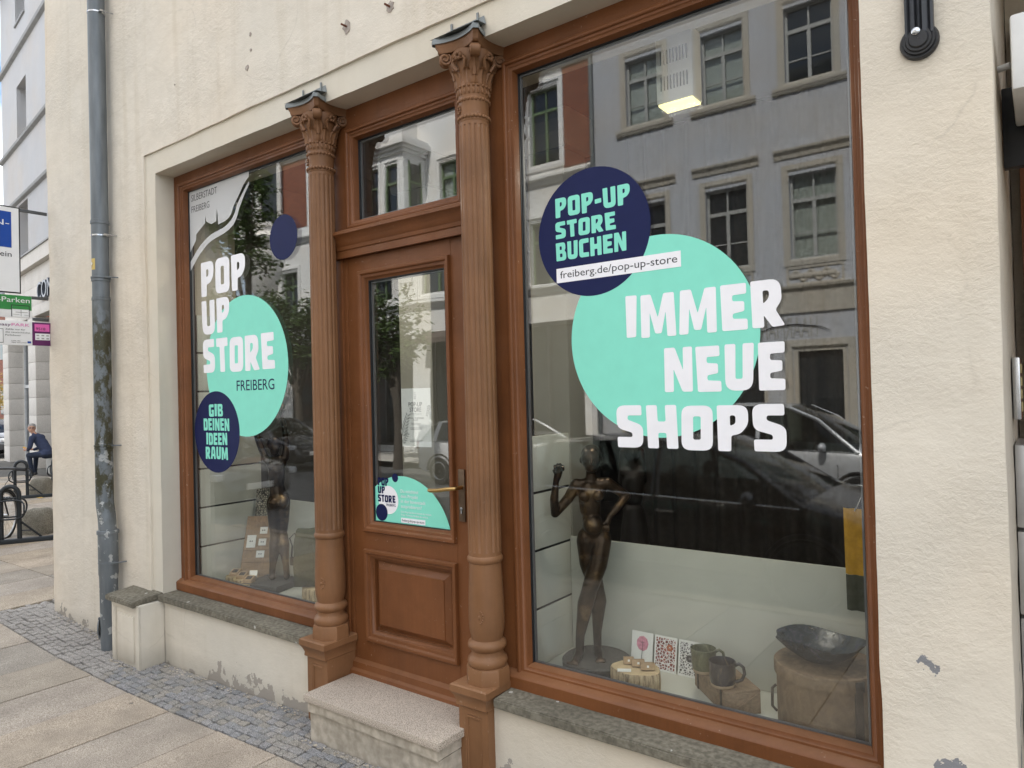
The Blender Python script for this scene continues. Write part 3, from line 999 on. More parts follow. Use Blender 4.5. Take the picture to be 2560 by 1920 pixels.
def column(cx, cy, z0, dx):
    col = part_empty('column', shop, (cx, cy, z0))
    # pedestal
    mb = MB()
    zt = .522
    mb.box(cx - .092, cx + .092, cy - .062, cy + .14, z0 - .1, .43)
    fr = [(0, cy - .062), (0, cy - .070), (.040, cy - .070), (.046, cy - .064), (.05, cy - .062)]
    mb.rect_sweep(cx - .092, cx + .092, z0 + .0, .42, fr)
    mb.rect_sweep(cx - .052, cx + .052, z0 + .04, .375, [(0, cy - .062), (.004, cy - .068), (.010, cy - .069), (.014, cy - .063)])
    def ring(h, z):
        return [(cx - h, cy - .085 + .092 + (-h), z), (cx + h, cy - .085 + .092 - h, z), (cx + h, cy + .14, z), (cx - h, cy + .14, z)]
    hs = [(.092, .42), (.096, .425), (.094, .445), (.104, .47), (.113, .485), (.117, .49), (.117, zt), (.108, zt + .006)]
    v = []
    for h, z in hs:
        v += ring(h, z)
    f = []
    for i in range(len(hs) - 1):
        for k in range(4):
            f.append((i * 4 + k, i * 4 + (k + 1) % 4, (i + 1) * 4 + (k + 1) % 4, (i + 1) * 4 + k))
    f.append(tuple(range(len(v) - 4, len(v))))
    mb.add(v, f)
    mb.build('pedestal', 'brown_iron', col, 30)
    cx, cy = cx + dx, cy + .030
    # octagonal foot, tori, vase
    mb = MB()
    mb.lathe([(.112, zt), (.112, .590), (.106, .606), (.09, .608)], cx, cy, 8, ph=PI / 8)
    mb.lathe([(.09, .604), (.096, .612), (.101, .630), (.096, .648), (.084, .658), (.080, .668), (.080, .682), (.088, .690), (.097, .702), (.098, .712), (.094, .724), (.084, .732), (.078, .738),
              (.080, .750), (.086, .775), (.090, .810), (.0905, .86), (.089, .93), (.086, 1.0), (.083, 1.06), (.081, 1.115)], cx, cy, 40)
    mb.lathe([(.081, 1.115), (.086, 1.120), (.090, 1.130), (.090, 1.140), (.085, 1.150), (.079, 1.156)], cx, cy, 40)
    mb.build('column_base', 'brown_iron', col, 40)
    # small rosette on the vase
    mb = MB()
    a = math.radians(-75)
    px, py = cx + .088 * math.cos(a), cy + .088 * math.sin(a)
    for k in range(14):
        q = 2 * PI * k / 14
        mb.ell((px + .020 * math.cos(q) * .97, py + .005 * abs(math.cos(q)), .86 + .030 * math.sin(q)), (.007, .004, .007), 6, 4)
    mb.ell((px, py, .86), (.009, .006, .012), 8, 6)
    mb.build('rosette', 'brown_iron', col, 60)
    # fluted shaft
    nfl = 16
    def flute(th, i):
        return 1.0 - .075 * max(0.0, math.cos(nfl * th)) ** .7
    mb = MB()
    sh = [(.0795, 1.150), (.0795, 1.170)]
    mb.lathe([(.0825, 1.150), (.0825, 1.172)], cx, cy, 128)
    zs = [1.172, 1.182] + [1.182 + (3.295 - 1.182) * k / 6 for k in range(1, 7)]
    mb.lathe([(.0830 - .0065 * (z - 1.17) / 2.13, z) for z in zs], cx, cy, 128, lambda th, i: flute(th, i) if i > 0 else 1.0)
    mb.lathe([(.0755, 3.295), (.0755, 3.315)], cx, cy, 64)
    mb.build('shaft', 'brown_iron', col, 60)
    # capital
    mb = MB()
    mb.lathe([(.073, 3.31), (.078, 3.315), (.078, 3.325), (.074, 3.34), (.076, 3.36), (.077, 3.40), (.080, 3.412), (.080, 3.424), (.076, 3.432),
              (.079, 3.44), (.083, 3.47), (.086, 3.482), (.080, 3.49), (.080, 3.52), (.086, 3.56), (.098, 3.61), (.112, 3.65), (.10, 3.668)], cx, cy, 48)
    for z, n_ in ((3.332, 26), (3.418, 26)):
        for k in range(n_):
            q = 2 * PI * k / n_
            mb.ell((cx + .079 * math.cos(q), cy + .079 * math.sin(q), z), (.0095, .0095, .010), 7, 5)
    for k in range(22):
        q = 2 * PI * k / 22
        mb.ell((cx + .085 * math.cos(q), cy + .085 * math.sin(q), 3.482), (.010, .010, .007), 6, 4)
        mb.ell((cx + .081 * math.cos(q), cy + .081 * math.sin(q), 3.460), (.007, .007, .018), 6, 4)
    q = math.radians(-118)
    for k in range(9):
        a = 2 * PI * k / 9
        mb.ell((cx + .080 * math.cos(q) + .012 * math.cos(a) * -math.sin(q), cy + .080 * math.sin(q) + .012 * math.cos(a) * math.cos(q), 3.376 + .018 * math.sin(a)), .006, 6, 4)
    for k in range(8):
        leaf(mb, cx, cy, 2 * PI * k / 8 + PI / 8, .080, 3.487, .095, .060, .035)
    for k in range(4):
        leaf(mb, cx, cy, PI / 4 + k * PI / 2, .083, 3.495, .150, .066, .070)
        # corner volutes: a fat scroll with spiral sides
        a = PI / 4 + k * PI / 2
        d = Vector((math.cos(a), math.sin(a), 0)); s_ = Vector((-math.sin(a), math.cos(a), 0))
        c0 = Vector((cx, cy, 3.632)) + d * .138
        for sgn in (-1, 1):
            pts = []; rr = []
            for j in range(26):
                t = j / 25
                ang = 2.2 + t * 10.5
                r = .031 * (1 - .80 * t)
                pts.append(c0 + d * (r * math.cos(ang)) + Vector((0, 0, r * math.sin(ang))) + s_ * sgn * (.017 + .008 * t))
                rr.append(.0075 * (1 - .35 * t))
            mb.tube(pts, rr, 6)
        M = Matrix.Translation(c0) @ Matrix(((s_.x, d.x, 0, 0), (s_.y, d.y, 0, 0), (s_.z, d.z, 1, 0), (0, 0, 0, 1)))
        bmv = bmesh.new()
        bmesh.ops.create_cone(bmv, cap_ends=True, segments=16, radius1=.030, radius2=.030, depth=.036, matrix=Matrix.Rotation(PI / 2, 4, 'Y'))
        mb.addbm(bmv, M)
        # stem of the scroll
        pts = [Vector((cx, cy, 3.53)) + d * .088, Vector((cx, cy, 3.585)) + d * .096, Vector((cx, cy, 3.635)) + d * .112, c0 + Vector((0, 0, .030))]
        mb.tube(pts, [.012, .013, .013, .011], 8)
        # small flower in the middle of each side
        b_ = k * PI / 2
        e = Vector((math.cos(b_), math.sin(b_), 0)); n_ = Vector((-math.sin(b_), math.cos(b_), 0))
        for j in range(6):
            qq = 2 * PI * j / 6
            mb.ell(Vector((cx, cy, 3.625)) + e * .112 + n_ * .016 * math.cos(qq) + Vector((0, 0, .014 * math.sin(qq))), (.011, .011, .010), 6, 4)
        for sgn in (-1, 1):
            pts = [Vector((cx, cy, 3.56)) + e * .095 + n_ * sgn * .02, Vector((cx, cy, 3.60)) + e * .108 + n_ * sgn * .040, Vector((cx, cy, 3.618)) + e * .108 + n_ * sgn * .030, Vector((cx, cy, 3.606)) + e * .110 + n_ * sgn * .023]
            mb.tube(pts, [.009, .009, .008, .005], 6)
    # abacus with hollow sides and cut corners
    def ab(R, c, z):
        pts = []
        for k in range(4):
            a0 = PI / 4 + k * PI / 2
            for j in range(-1, 8):
                pass
            A = Vector((math.cos(a0), math.sin(a0))) * R; Bn = Vector((math.cos(a0 + PI / 2), math.sin(a0 + PI / 2))) * R
            tg = (Bn - A).normalized()
            P0 = A + tg * .018; P1 = Bn - tg * .018
            inn = -((A + Bn) / 2).normalized()
            for j in range(9):
                t = j / 8
                p = P0 * (1 - t) + P1 * t + inn * c * (4 * t * (1 - t))
                pts.append((cx + p.x, cy + p.y, z))
        return pts
    rows = [ab(.178, .030, 3.662), ab(.186, .031, 3.672), ab(.186, .031, 3.684), ab(.196, .032, 3.696), ab(.200, .033, 3.708), ab(.2, .033, 3.712)]
    n_ = len(rows[0])
    v = [p for r in rows for p in r]
    f = [(i * n_ + k, i * n_ + (k + 1) % n_, (i + 1) * n_ + (k + 1) % n_, (i + 1) * n_ + k) for i in range(len(rows) - 1) for k in range(n_)]
    f.append(tuple(range(n_))[::-1]); f.append(tuple((len(rows) - 1) * n_ + k for k in range(n_)))
    mb.add(v, f)
    mb.build('capital', 'brown_iron', col, 55)
    # lead flashing on top: drip edge following the abacus, apron up the wall
    mb = MB()
    rows = [ab(.206, .033, 3.713), ab(.214, .033, 3.706), ab(.216, .033, 3.722), ab(.206, .033, 3.736)]
    v = [(p[0], min(p[1], -.13), p[2]) for r in rows for p in r]
    f = [(i * n_ + k, i * n_ + (k + 1) % n_, (i + 1) * n_ + (k + 1) % n_, (i + 1) * n_ + k) for i in range(len(rows) - 1) for k in range(n_)]
    f.append(tuple(range(n_))[::-1]); f.append(tuple((len(rows) - 1) * n_ + k for k in range(n_)))
    mb.add(v, f)
    # sloping cover from the drip edge up to the wall and the upstand
    a_, b__ = cx - .155, cx + .155
    mb.add([(a_ + .0, cy - .145, 3.737), (b__, cy - .145, 3.737), (b__ - .02, -.151, 3.762), (a_ + .02, -.151, 3.762), (a_ + .03, -.151, 3.802), (b__ - .03, -.151, 3.806)],
           [(0, 1, 2, 3), (3, 2, 5, 4)])
    for x in (a_ + .07, b__ - .07):
        mb.box(x - .006, x + .006, -.156, -.150, 3.772, 3.832)
    for i_, (x, z) in enumerate(((a_, 3.72), (b__, 3.72))):
        pass
    mb.build('flashing', 'lead_grey', col, 40)
    return col
column(-3.485, -.128, .03, .012)
column(-2.2825, -.128, .06, .018)

# unseen roof and eaves above the picture, height set for sun across the street
mb = MB()
mb.box(-7.6, 12.2, -.55, 11.2, 9.6, 9.8)
mb.prism([(-.5, 9.8), (5.3, 13.4), (11.1, 9.8)], 'x', -7.5, 12.1)
simple('roof_slate', (0.06, 0.062, 0.068), 0.6, 0, 0.2, 5)
mb.build('roof', 'roof_slate', shop)

# scars in the plaster: old fixing bolts and holes
simple('scar_mortar', (0.36, 0.31, 0.27), 0.95, 0, 0.2, 40, 0.4)
simple('rust', (0.16, 0.055, 0.028), 0.8, 0.2, 0.3, 60)
def scar(x, z, s, bolt=True, seed=1):
    r_ = random.Random(seed)
    pts = []
    for k in range(14):
        a = 2 * PI * k / 14
        q = s * r_.uniform(.55, 1.15)
        pts.append((x + q * math.cos(a), z + q * 1.15 * math.sin(a)))
    o = flat_mesh('plaster_scar', [round_poly(pts, s * .3)], -.1675, 'scar_mortar', shop, .0025)
    if bolt:
        mb = MB(); mb.tube([(x, -.17, z), (x + .004, -.21, z - .004)], .006, 8)
        mb.build('bolt', 'rust', o)
scar(-3.13, 4.075, .038, True, 3)
scar(-2.775, 4.065, .032, True, 8)
scar(-4.072, 4.338, .012, False, 5)
scar(-4.072, 4.237, .010, False, 6)
scar(-4.116, 4.133, .020, False, 12)
scar(-5.03, 4.28, .006, False, 2)

# stickers and lettering on the panes
SY = GY - .0012
def disc(name, cx, cz, r, mat, parent, y=SY, n=96):
    return flat_mesh(name, [circle_pts(cx, cz, r, n)], y, mat, parent)
# left window
disc('sticker_circle', -4.552, 2.200, .504, 'vinyl_mint', lw, SY)
disc('sticker_circle', -4.938, 1.725, .303, 'vinyl_navy', lw, SY - .0006)
disc('sticker_circle', -4.073, 3.047, .152, 'vinyl_navy', lw, SY)
L2 = SY - .0012
chunky('lettering', 'POP', -5.107, -4.525, 2.748, 3.008, L2, 'vinyl_white', lw)
chunky('lettering', 'UP', -5.105, -4.735, 2.456, 2.712, L2, 'vinyl_white', lw)
chunky('lettering', 'STORE', -5.098, -4.198, 2.166, 2.417, L2, 'vinyl_white', lw)
font_mesh('lettering', 'FREIBERG', -4.66, -4.207, 2.025, 2.100, L2, 'vinyl_navy', lw)
chunky('lettering', 'GIB', -5.034, -4.847, 1.840, 1.932, L2, 'vinyl_mint', lw)
chunky('lettering', 'DEINEN', -5.111, -4.766, 1.735, 1.826, L2, 'vinyl_mint', lw)
chunky('lettering', 'IDEEN', -5.079, -4.797, 1.628, 1.718, L2, 'vinyl_mint', lw)
chunky('lettering', 'RAUM', -5.09, -4.792, 1.522, 1.614, L2, 'vinyl_mint', lw)
def spline(pts, n=6):
    out = []
    P_ = [Vector(p) for p in pts]
    for i in range(len(P_) - 1):
        p0 = P_[max(i - 1, 0)]; p1 = P_[i]; p2 = P_[i + 1]; p3 = P_[min(i + 2, len(P_) - 1)]
        for k in range(n):
            t = k / n
            q = .5 * ((2 * p1) + (p2 - p0) * t + (2 * p0 - 5 * p1 + 4 * p2 - p3) * t * t + (3 * p1 - p0 - 3 * p2 + p3) * t ** 3)
            out.append((q.x, q.y))
    out.append(tuple(P_[-1][:2]))
    return out
edge1 = spline([(-4.457, 3.535), (-4.515, 3.50), (-4.59, 3.425), (-4.655, 3.36), (-4.70, 3.30), (-4.79, 3.268), (-4.97, 3.235), (-5.168, 3.19), (-5.256, 3.11)])
skyline = [(-5.256, 3.582), (-4.457, 3.582)] + edge1[:30] + [(-4.86, 3.262), (-4.864, 3.33), (-4.872, 3.386), (-4.880, 3.33), (-4.885, 3.29), (-4.95, 3.28), (-5.02, 3.31), (-5.03, 3.36), (-5.037, 3.30), (-5.10, 3.27), (-5.165, 3.235), (-5.17, 3.19), (-5.256, 3.11)]
flat_mesh('frosted_film', [skyline], SY, 'frost_film', lw)
wv_a = spline([(-4.457, 3.505), (-4.52, 3.452), (-4.60, 3.372), (-4.65, 3.30), (-4.70, 3.262), (-4.79, 3.228), (-4.97, 3.200), (-5.12, 3.135), (-5.256, 3.035)])
wv_b = spline([(-4.457, 3.480), (-4.51, 3.425), (-4.575, 3.345), (-4.62, 3.270), (-4.675, 3.222), (-4.78, 3.186), (-4.97, 3.150), (-5.12, 3.075), (-5.256, 2.965)])
flat_mesh('frosted_film', [wv_a + wv_b[::-1]], SY, 'frost_film', lw)
font_mesh('lettering', 'SILBERSTADT', -5.225, -4.865, 3.497, 3.548, SY - .0006, 'clear_cut', lw)
font_mesh('lettering', 'FREIBERG', -5.225, -4.972, 3.410, 3.460, SY - .0006, 'clear_cut', lw)
# right window
disc('sticker_circle', -1.364, 2.189, .450, 'vinyl_mint', rw, SY)
disc('sticker_circle', -1.686, 2.706, .303, 'vinyl_navy', rw, SY - .0006)
chunky('lettering', 'POP-UP', -1.886, -1.481, 2.800, 2.895, L2, 'vinyl_mint', rw)
chunky('lettering', 'STORE', -1.888, -1.558, 2.698, 2.780, L2, 'vinyl_mint', rw)
chunky('lettering', 'BUCHEN', -1.888, -1.506, 2.590, 2.678, L2, 'vinyl_mint', rw)
flat_mesh('sticker_strip', [[(-1.889, 2.484), (-1.245, 2.484), (-1.245, 2.554), (-1.889, 2.554)]], L2, 'vinyl_white', rw)
font_mesh('lettering', 'freiberg.de/pop-up-store', -1.868, -1.262, 2.505, 2.540, L2 - .0006, 'vinyl_ink', rw)
chunky('lettering', 'IMMER', -1.520, -.817, 2.188, 2.380, L2, 'vinyl_white', rw)
chunky('lettering', 'NEUE', -1.337, -.820, 1.938, 2.132, L2, 'vinyl_white', rw)
chunky('lettering', 'SHOPS', -1.580, -.823, 1.690, 1.882, L2, 'vinyl_white', rw)
# door
DY = .0488
seg = [(-3.222, 1.214)]
cc, cz_, R_ = -2.995, 1.105, .385
arc = []
for k in range(41):
    a = math.radians(127 - k * (127 - 16.4) / 40)
    arc.append((cc + R_ * math.cos(a), cz_ + R_ * math.sin(a)))
arc = [p for p in arc if p[0] > -3.222 and p[1] > 1.214 and p[0] < -2.617]
flat_mesh('sticker_circle', [seg + [(-3.222, 1.416)] + arc + [(-2.626, 1.214)]], DY, 'vinyl_mint', door)
disc('sticker_circle', -3.109, 1.345, .083, 'vinyl_white', door, DY - .0006)
disc('sticker_circle', -3.168, 1.268, .050, 'vinyl_navy', door, DY - .0012)
disc('sticker_circle', -3.049, 1.478, .025, 'vinyl_navy', door, DY - .0006)
D2 = DY - .0018
chunky('lettering', 'POP', -3.195, -3.105, 1.427, 1.474, D2, 'vinyl_navy', door)
chunky('lettering', 'UP', -3.196, -3.136, 1.380, 1.422, D2, 'vinyl_navy', door)
chunky('lettering', 'STORE', -3.197, -3.049, 1.331, 1.373, D2, 'vinyl_navy', door)
font_mesh('lettering', 'FREIBERG', -3.126, -3.049, 1.309, 1.323, D2, 'vinyl_navy', door)
for i_, (s_, x1, z) in enumerate((('Du möchtest', -2.862, 1.395), ('dein Projekt', -2.866, 1.366), ('in der Innenstadt', -2.808, 1.337), ('ausprobieren?', -2.838, 1.308))):
    font_mesh('lettering', s_, -3.004, x1, z, z + .019, D2, 'vinyl_white', door)
font_mesh('lettering', 'Den Pop-Up-Store kannst du mieten.', -3.004, -2.762, 1.280, 1.290, D2, 'vinyl_white', door)
font_mesh('lettering', 'Freie Termine findest du online.', -3.004, -2.790, 1.262, 1.272, D2, 'vinyl_white', door)
flat_mesh('sticker_strip', [[(-3.005, 1.222), (-2.812, 1.222), (-2.812, 1.250), (-3.005, 1.250)]], D2, 'vinyl_white', door)
font_mesh('lettering', 'freiberg.de/pop-up-store', -2.998, -2.82, 1.230, 1.244, D2 - .0006, 'vinyl_ink', door)

# ================================================================== SHOP INTERIOR
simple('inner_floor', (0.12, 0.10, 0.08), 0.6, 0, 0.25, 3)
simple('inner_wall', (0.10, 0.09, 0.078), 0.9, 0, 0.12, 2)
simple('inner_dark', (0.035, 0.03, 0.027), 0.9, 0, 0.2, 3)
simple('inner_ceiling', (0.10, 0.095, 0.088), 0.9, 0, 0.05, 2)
simple('pillar_paint', (0.34, 0.32, 0.27), 0.8, 0, 0.05, 4, 0.1)
simple('display_board', (0.54, 0.535, 0.47), 0.55, 0, 0.04, 5, 0.04, 90)
simple('groove_black', (0.01, 0.01, 0.01), 0.6)
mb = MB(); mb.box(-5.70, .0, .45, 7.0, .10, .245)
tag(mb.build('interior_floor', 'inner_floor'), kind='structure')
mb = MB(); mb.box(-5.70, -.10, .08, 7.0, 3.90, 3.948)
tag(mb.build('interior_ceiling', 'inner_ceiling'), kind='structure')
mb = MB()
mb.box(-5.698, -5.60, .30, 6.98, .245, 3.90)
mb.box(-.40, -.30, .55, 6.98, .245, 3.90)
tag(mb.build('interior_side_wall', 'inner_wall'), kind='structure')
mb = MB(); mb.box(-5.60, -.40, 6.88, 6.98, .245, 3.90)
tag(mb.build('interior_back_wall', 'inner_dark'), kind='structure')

def pillar(x0, x1, y0, y1, label):
    mb = MB()
    mb.box(x0, x1, y0, y1, .245, 3.62, .012)
    mb.box(x0 - .02, x1 + .02, y0 - .02, y1 + .02, .245, .36, .006)
    t = thing('interior_pillar', label, 'pillar', ((x0 + x1) / 2, (y0 + y1) / 2, .245), 'pillars inside the shop')
    mb.build('shaft', 'pillar_paint', t, 40)
    mb = MB()
    mb.prism([(y0 - .045, 3.72), (y0 - .045, 3.80), (y0 - .02, 3.88), (y1 + .02, 3.88), (y1 + .045, 3.80), (y1 + .045, 3.72), (y1 + .01, 3.62), (y0 - .01, 3.62)], 'x', x0 - .045, x1 + .045)
    mb.build('capital', 'pillar_paint', t)

pillar(-2.86, -2.56, 1.20, 1.5, 'pale square pillar inside the shop, seen behind the left edge of the large window')
pillar(-4.22, -3.86, 1.25, 1.6, 'pale square pillar inside the shop, seen through the door glass')

def slat_wall(x0, x1, y0, y1, z0, n, h, t, face_x):
    """boards with dark reveals between them"""
    z = z0
    for k in range(n):
        mb = MB(); mb.box(x0, x1, y0, y1, z, z + h - .014, .002)
        mb.build('board', 'display_board', t, 40)
        z += h
    mb = MB(); mb.box(x0 + .006, x1 - .006, y0 + .004, y1 - .004, z0, z0 + n * h - .02)
    mb.build('rail', 'groove_black', t)

def curtain(name, parent, x0, x1, y, z0, z1, mat, fold=.035, pitch=.16, seed=0):
    n = int((x1 - x0) / .018)
    v = []; f = []
    for j, z in enumerate((z0, (z0 + z1) / 2, z1)):
        for i in range(n + 1):
            x = x0 + (x1 - x0) * i / n
            v.append((x, y + fold * math.sin(x / pitch * 2 * PI + 1.5 * noise.noise((x * 3, seed, j * .3))) + .02 * noise.noise((x * 2, seed, z)), z))
    for j in range(2):
        for i in range(n):
            a = j * (n + 1) + i
            f.append((a, a + 1, a + n + 2, a + n + 1))
    mb = MB(); mb.add(v, f)
    return mb.build(name, mat, parent, 180)
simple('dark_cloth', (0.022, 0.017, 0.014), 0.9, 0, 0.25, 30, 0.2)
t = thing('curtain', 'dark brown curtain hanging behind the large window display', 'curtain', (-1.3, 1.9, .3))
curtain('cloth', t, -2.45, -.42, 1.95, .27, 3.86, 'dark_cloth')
mb = MB(); mb.tube([(-2.5, 1.95, 3.875), (-.41, 1.95, 3.875)], .014, 10); mb.build('rod', 'black_iron', t)

ZP = .53
right_stand = thing('display_stand', 'grey white display platform with back board and slatted side behind the large window', 'display stand', (-1.3, .3, .25), 'display stands')
mb = MB(); mb.box(-2.17, -.42, .095, .52, .47, ZP, .003); mb.build('platform', 'display_board', right_stand, 40)
mb = MB(); mb.box(-2.17, -.42, .12, .50, .247, .47); mb.build('base', 'display_board', right_stand)
mb = MB(); mb.box(-2.138, -.42, .50, .52, ZP + .001, 1.147, .002); mb.build('back_board', 'display_board', right_stand, 40)
slat_wall(-2.168, -2.14, .10, .515, ZP + .001, 4, .3017, right_stand, -2.14)
left_stand = thing('display_stand', 'grey white display platform with tall slatted side behind the left window', 'display stand', (-4.4, .3, .25), 'display stands')
mb = MB(); mb.box(-5.36, -3.56, .095, .52, .47, ZP, .003); mb.build('platform', 'display_board', left_stand, 40)
mb = MB(); mb.box(-5.36, -3.56, .12, .50, .247, .47); mb.build('base', 'display_board', left_stand)
mb = MB(); mb.box(-5.26, -4.50, .62, .64, .30, 1.147, .002); mb.build('back_board', 'display_board', left_stand, 40)
slat_wall(-5.298, -5.27, .10, .64, ZP + .001, 7, .3017, left_stand, -5.27)

# fixtures: hanging lamp boxes with a lit underside
emit('lamp_panel', (1.0, 0.90, 0.42), 0.75)
simple('lamp_housing', (0.72, 0.71, 0.68), 0.5, 0, 0.03)
def lamp(x, y, z, w_, d_, h_, label, power):
    t = thing('hanging_lamp', label, 'lamp', (x, y, z), 'lamps hanging in the shop')
    mb = MB()
    mb.box(x - w_ / 2, x + w_ / 2, y - d_ / 2, y + d_ / 2, z + .012, z + h_, .006)
    mb.build('housing', 'lamp_housing', t, 40)
    for zz in (z + h_ * .30, z + h_ * .66):
        for k in range(9):
            xx = x - w_ * .36 + w_ * .72 * k / 8
            mb = MB(); mb.box(xx - .003, xx + .003, y - d_ / 2 - .002, y - d_ / 2 + .01, zz - .035, zz + .035)
            mb.build('vent_slot', 'groove_black', t)
    mb = MB(); mb.box(x - w_ / 2 + .006, x + w_ / 2 - .006, y - d_ / 2 + .006, y + d_ / 2 - .006, z + .002, z + .016); mb.build('light_panel', 'lamp_panel', t)
    mb = MB(); mb.tube([(x, y, z + h_ - .01), (x, y, 3.91)], .006, 8); mb.build('rod', 'steel', t)
    ld = bpy.data.lights.new('lamp_light', 'AREA')
    ld.energy = power; ld.shape = 'RECTANGLE'; ld.size = w_; ld.size_y = d_; ld.color = (1, .93, .80)
    lo = bpy.data.objects.new('lamp_light', ld); COL.objects.link(lo)
    lo.parent = t; lo.location = (0, 0, -.004)
    return t
lamp(-1.42, .50, 3.37, .19, .12, .36, 'pale vented lamp box with lit yellow underside, inside the large window', 9)
lamp(-4.02, .42, 3.385, .19, .12, .36, 'pale lamp box with lit yellow underside, above the small navy circle of the left window', 9)

# ------------------------------------------------------------------ bronze statues
def _bronze():
    m, t, b = _new('bronze')
    v = coords(t, obj=False)
    g = t.nodes.new('ShaderNodeNewGeometry')
    n1 = noise_n(t, v, 6, 6, 0.6)
    r = ramp(t, n1, [(0.40, (0.024, 0.016, 0.011)), (0.58, (0.065, 0.040, 0.023)), (0.74, (0.30, 0.195, 0.095))])
    t.links.new(r.outputs['Color'], b.inputs['Base Color'])
    b.inputs['Metallic'].default_value = 0.75
    b.inputs['Roughness'].default_value = 0.31
    bump(t, b, noise_n(t, v, 40, 5), 0.22, 0.006)
_bronze()
simple('bronze_shaded', (.012, .008, .006), .55, .5, .3, 8)  # same bronze, darkened in colour for its place far from the lamps
stone('statue_base', (0.05, 0.047, 0.043), (0.10, 0.095, 0.088), 160, 0.8)

def statue_right():
    O = Vector((-1.897, .345, 0))
    u = Vector((.86, .512, 0)); fw = Vector((.512, -.86, 0))
    def p(s, d, z):
        return O + u * s + fw * d + Vector((0, 0, z))
    t = thing('statue', 'bronze statue of a standing nude woman on round base, raised fist, legs crossed, large window', 'statue', (O.x, O.y, ZP), 'bronze statues in the display')
    mb = MB()
    mb.lathe([(.172, ZP + .001), (.176, ZP + .006), (.178, ZP + .046), (.170, ZP + .054), (0.001, ZP + .056)], O.x + u.x * .0 - fw.x * -.02, O.y - .02, 44, lambda th, i: 1 + .02 * math.sin(3 * th + 1))
    mb.build('base', 'statue_base', t, 40)
    C_ = []; E_ = []
    # torso
    C_ += [(p(-.012, .0, 1.345), .062, p(-.015, 0, 1.435), .066), (p(-.038, 0, 1.44), .045, p(.030, 0, 1.445), .045)]
    C_ += [(p(-.055, 0, 1.470), .032, p(.055, 0, 1.475), .032)]
    C_ += [(p(-.006, 0, 1.30), .054, p(0, 0, 1.23), .062), (p(-.034, -.005, 1.195), .055, p(.040, -.005, 1.195), .056)]
    C_ += [(p(-.004, .0, 1.48), .036, p(-.002, .006, 1.545), .029)]
    E_ += [(p(-.042, .050, 1.415), (.030, .030, .030)), (p(.030, .050, 1.417), (.030, .030, .030))]
    E_ += [(p(.0, .030, 1.265), (.055, .05, .055)), (p(-.034, -.045, 1.165), (.044, .044, .050)), (p(.040, -.045, 1.165), (.044, .044, .050))]
    # head, hair, face
    E_ += [(p(.0, .008, 1.604), (.052, .054, .064)), (p(.0, .028, 1.572), (.036, .036, .042)), (p(0, -.014, 1.62), (.055, .055, .058)), (p(0, -.03, 1.555), (.036, .036, .04))]
    C_ += [(p(0, .058, 1.606), .007, p(0, .070, 1.586), .010), (p(-.012, .056, 1.565), .006, p(.012, .056, 1.565), .006), (p(-.030, .048, 1.618), .006, p(.030, .048, 1.618), .006)]
    E_ += [(p(-.052, 0, 1.595), (.010, .012, .018)), (p(.052, 0, 1.595), (.010, .012, .018)), (p(0, .052, 1.548), (.013, .013, .012))]
    # viewer-left arm: down to the elbow, forearm up, fist with a ball
    C_ += [(p(-.080, 0, 1.470), .034, p(-.125, -.01, 1.395), .030), (p(-.125, -.01, 1.395), .030, p(-.195, .0, 1.320), .026)]
    C_ += [(p(-.195, .0, 1.320), .026, p(-.196, .045, 1.40), .025), (p(-.196, .045, 1.40), .025, p(-.183, .060, 1.495), .017)]
    C_ += [(p(-.183, .060, 1.495), .018, p(-.172, .064, 1.530), .022)]
    # viewer-right arm: elbow out, hand on the hip
    C_ += [(p(.080, 0, 1.475), .034, p(.125, -.03, 1.44), .029), (p(.125, -.03, 1.44), .029, p(.178, -.05, 1.400), .025)]
    C_ += [(p(.178, -.05, 1.400), .025, p(.130, .0, 1.35), .022), (p(.130, 0, 1.35), .022, p(.084, .030, 1.305), .016), (p(.084, .030, 1.305), .018, p(.070, .040, 1.275), .017)]
    # viewer-right leg crosses in front
    C_ += [(p(.040, .005, 1.175), .058, p(.018, .025, 1.06), .054), (p(.018, .025, 1.06), .054, p(-.028, .045, .935), .044)]
    C_ += [(p(-.028, .045, .935), .043, p(-.050, .040, .860), .046), (p(-.050, .040, .860), .046, p(-.082, .045, .700), .026), (p(-.082, .045, .700), .026, p(-.086, .040, .625), .024)]
    C_ += [(p(-.086, .030, .612), .026, p(-.100, .080, .600), .024), (p(-.100, .08, .600), .024, p(-.116, .130, .593), .017)]
    for k in range(5):
        C_ += [(p(-.094 - .012 * k + .0, .128 + .004 * (2 - abs(k - 1.6)), .593), .0085, p(-.098 - .0125 * k, .150 - .005 * k, .589), .0075)]
    # viewer-left leg behind
    C_ += [(p(-.036, -.005, 1.175), .058, p(-.028, -.012, 1.06), .054), (p(-.028, -.012, 1.06), .054, p(.008, -.012, .935), .044)]
    C_ += [(p(.008, -.012, .935), .042, p(.018, -.022, .860), .045), (p(.018, -.022, .860), .045, p(.006, -.02, .700), .025), (p(.006, -.02, .700), .025, p(.006, -.02, .625), .023)]
    C_ += [(p(.006, -.02, .612), .026, p(.012, .040, .600), .023), (p(.012, .04, .600), .023, p(.016, .085, .594), .017)]
    for k in range(5):
        C_ += [(p(-.002 + .010 * k, .085, .593), .0085, p(-.004 + .0105 * k, .104, .589), .0075)]
    C_ = [(a, r * .93, b_, q * .93) for a, r, b_, q in C_]
    body = blobs('body', C_, E_, .0048, 'bronze', t, 5)
    # fist: palm and curled fingers round a small ball
    Cf = [(p(-.175, .060, 1.515), .018, p(-.168, .066, 1.545), .021)]
    base = p(-.165, .070, 1.553)
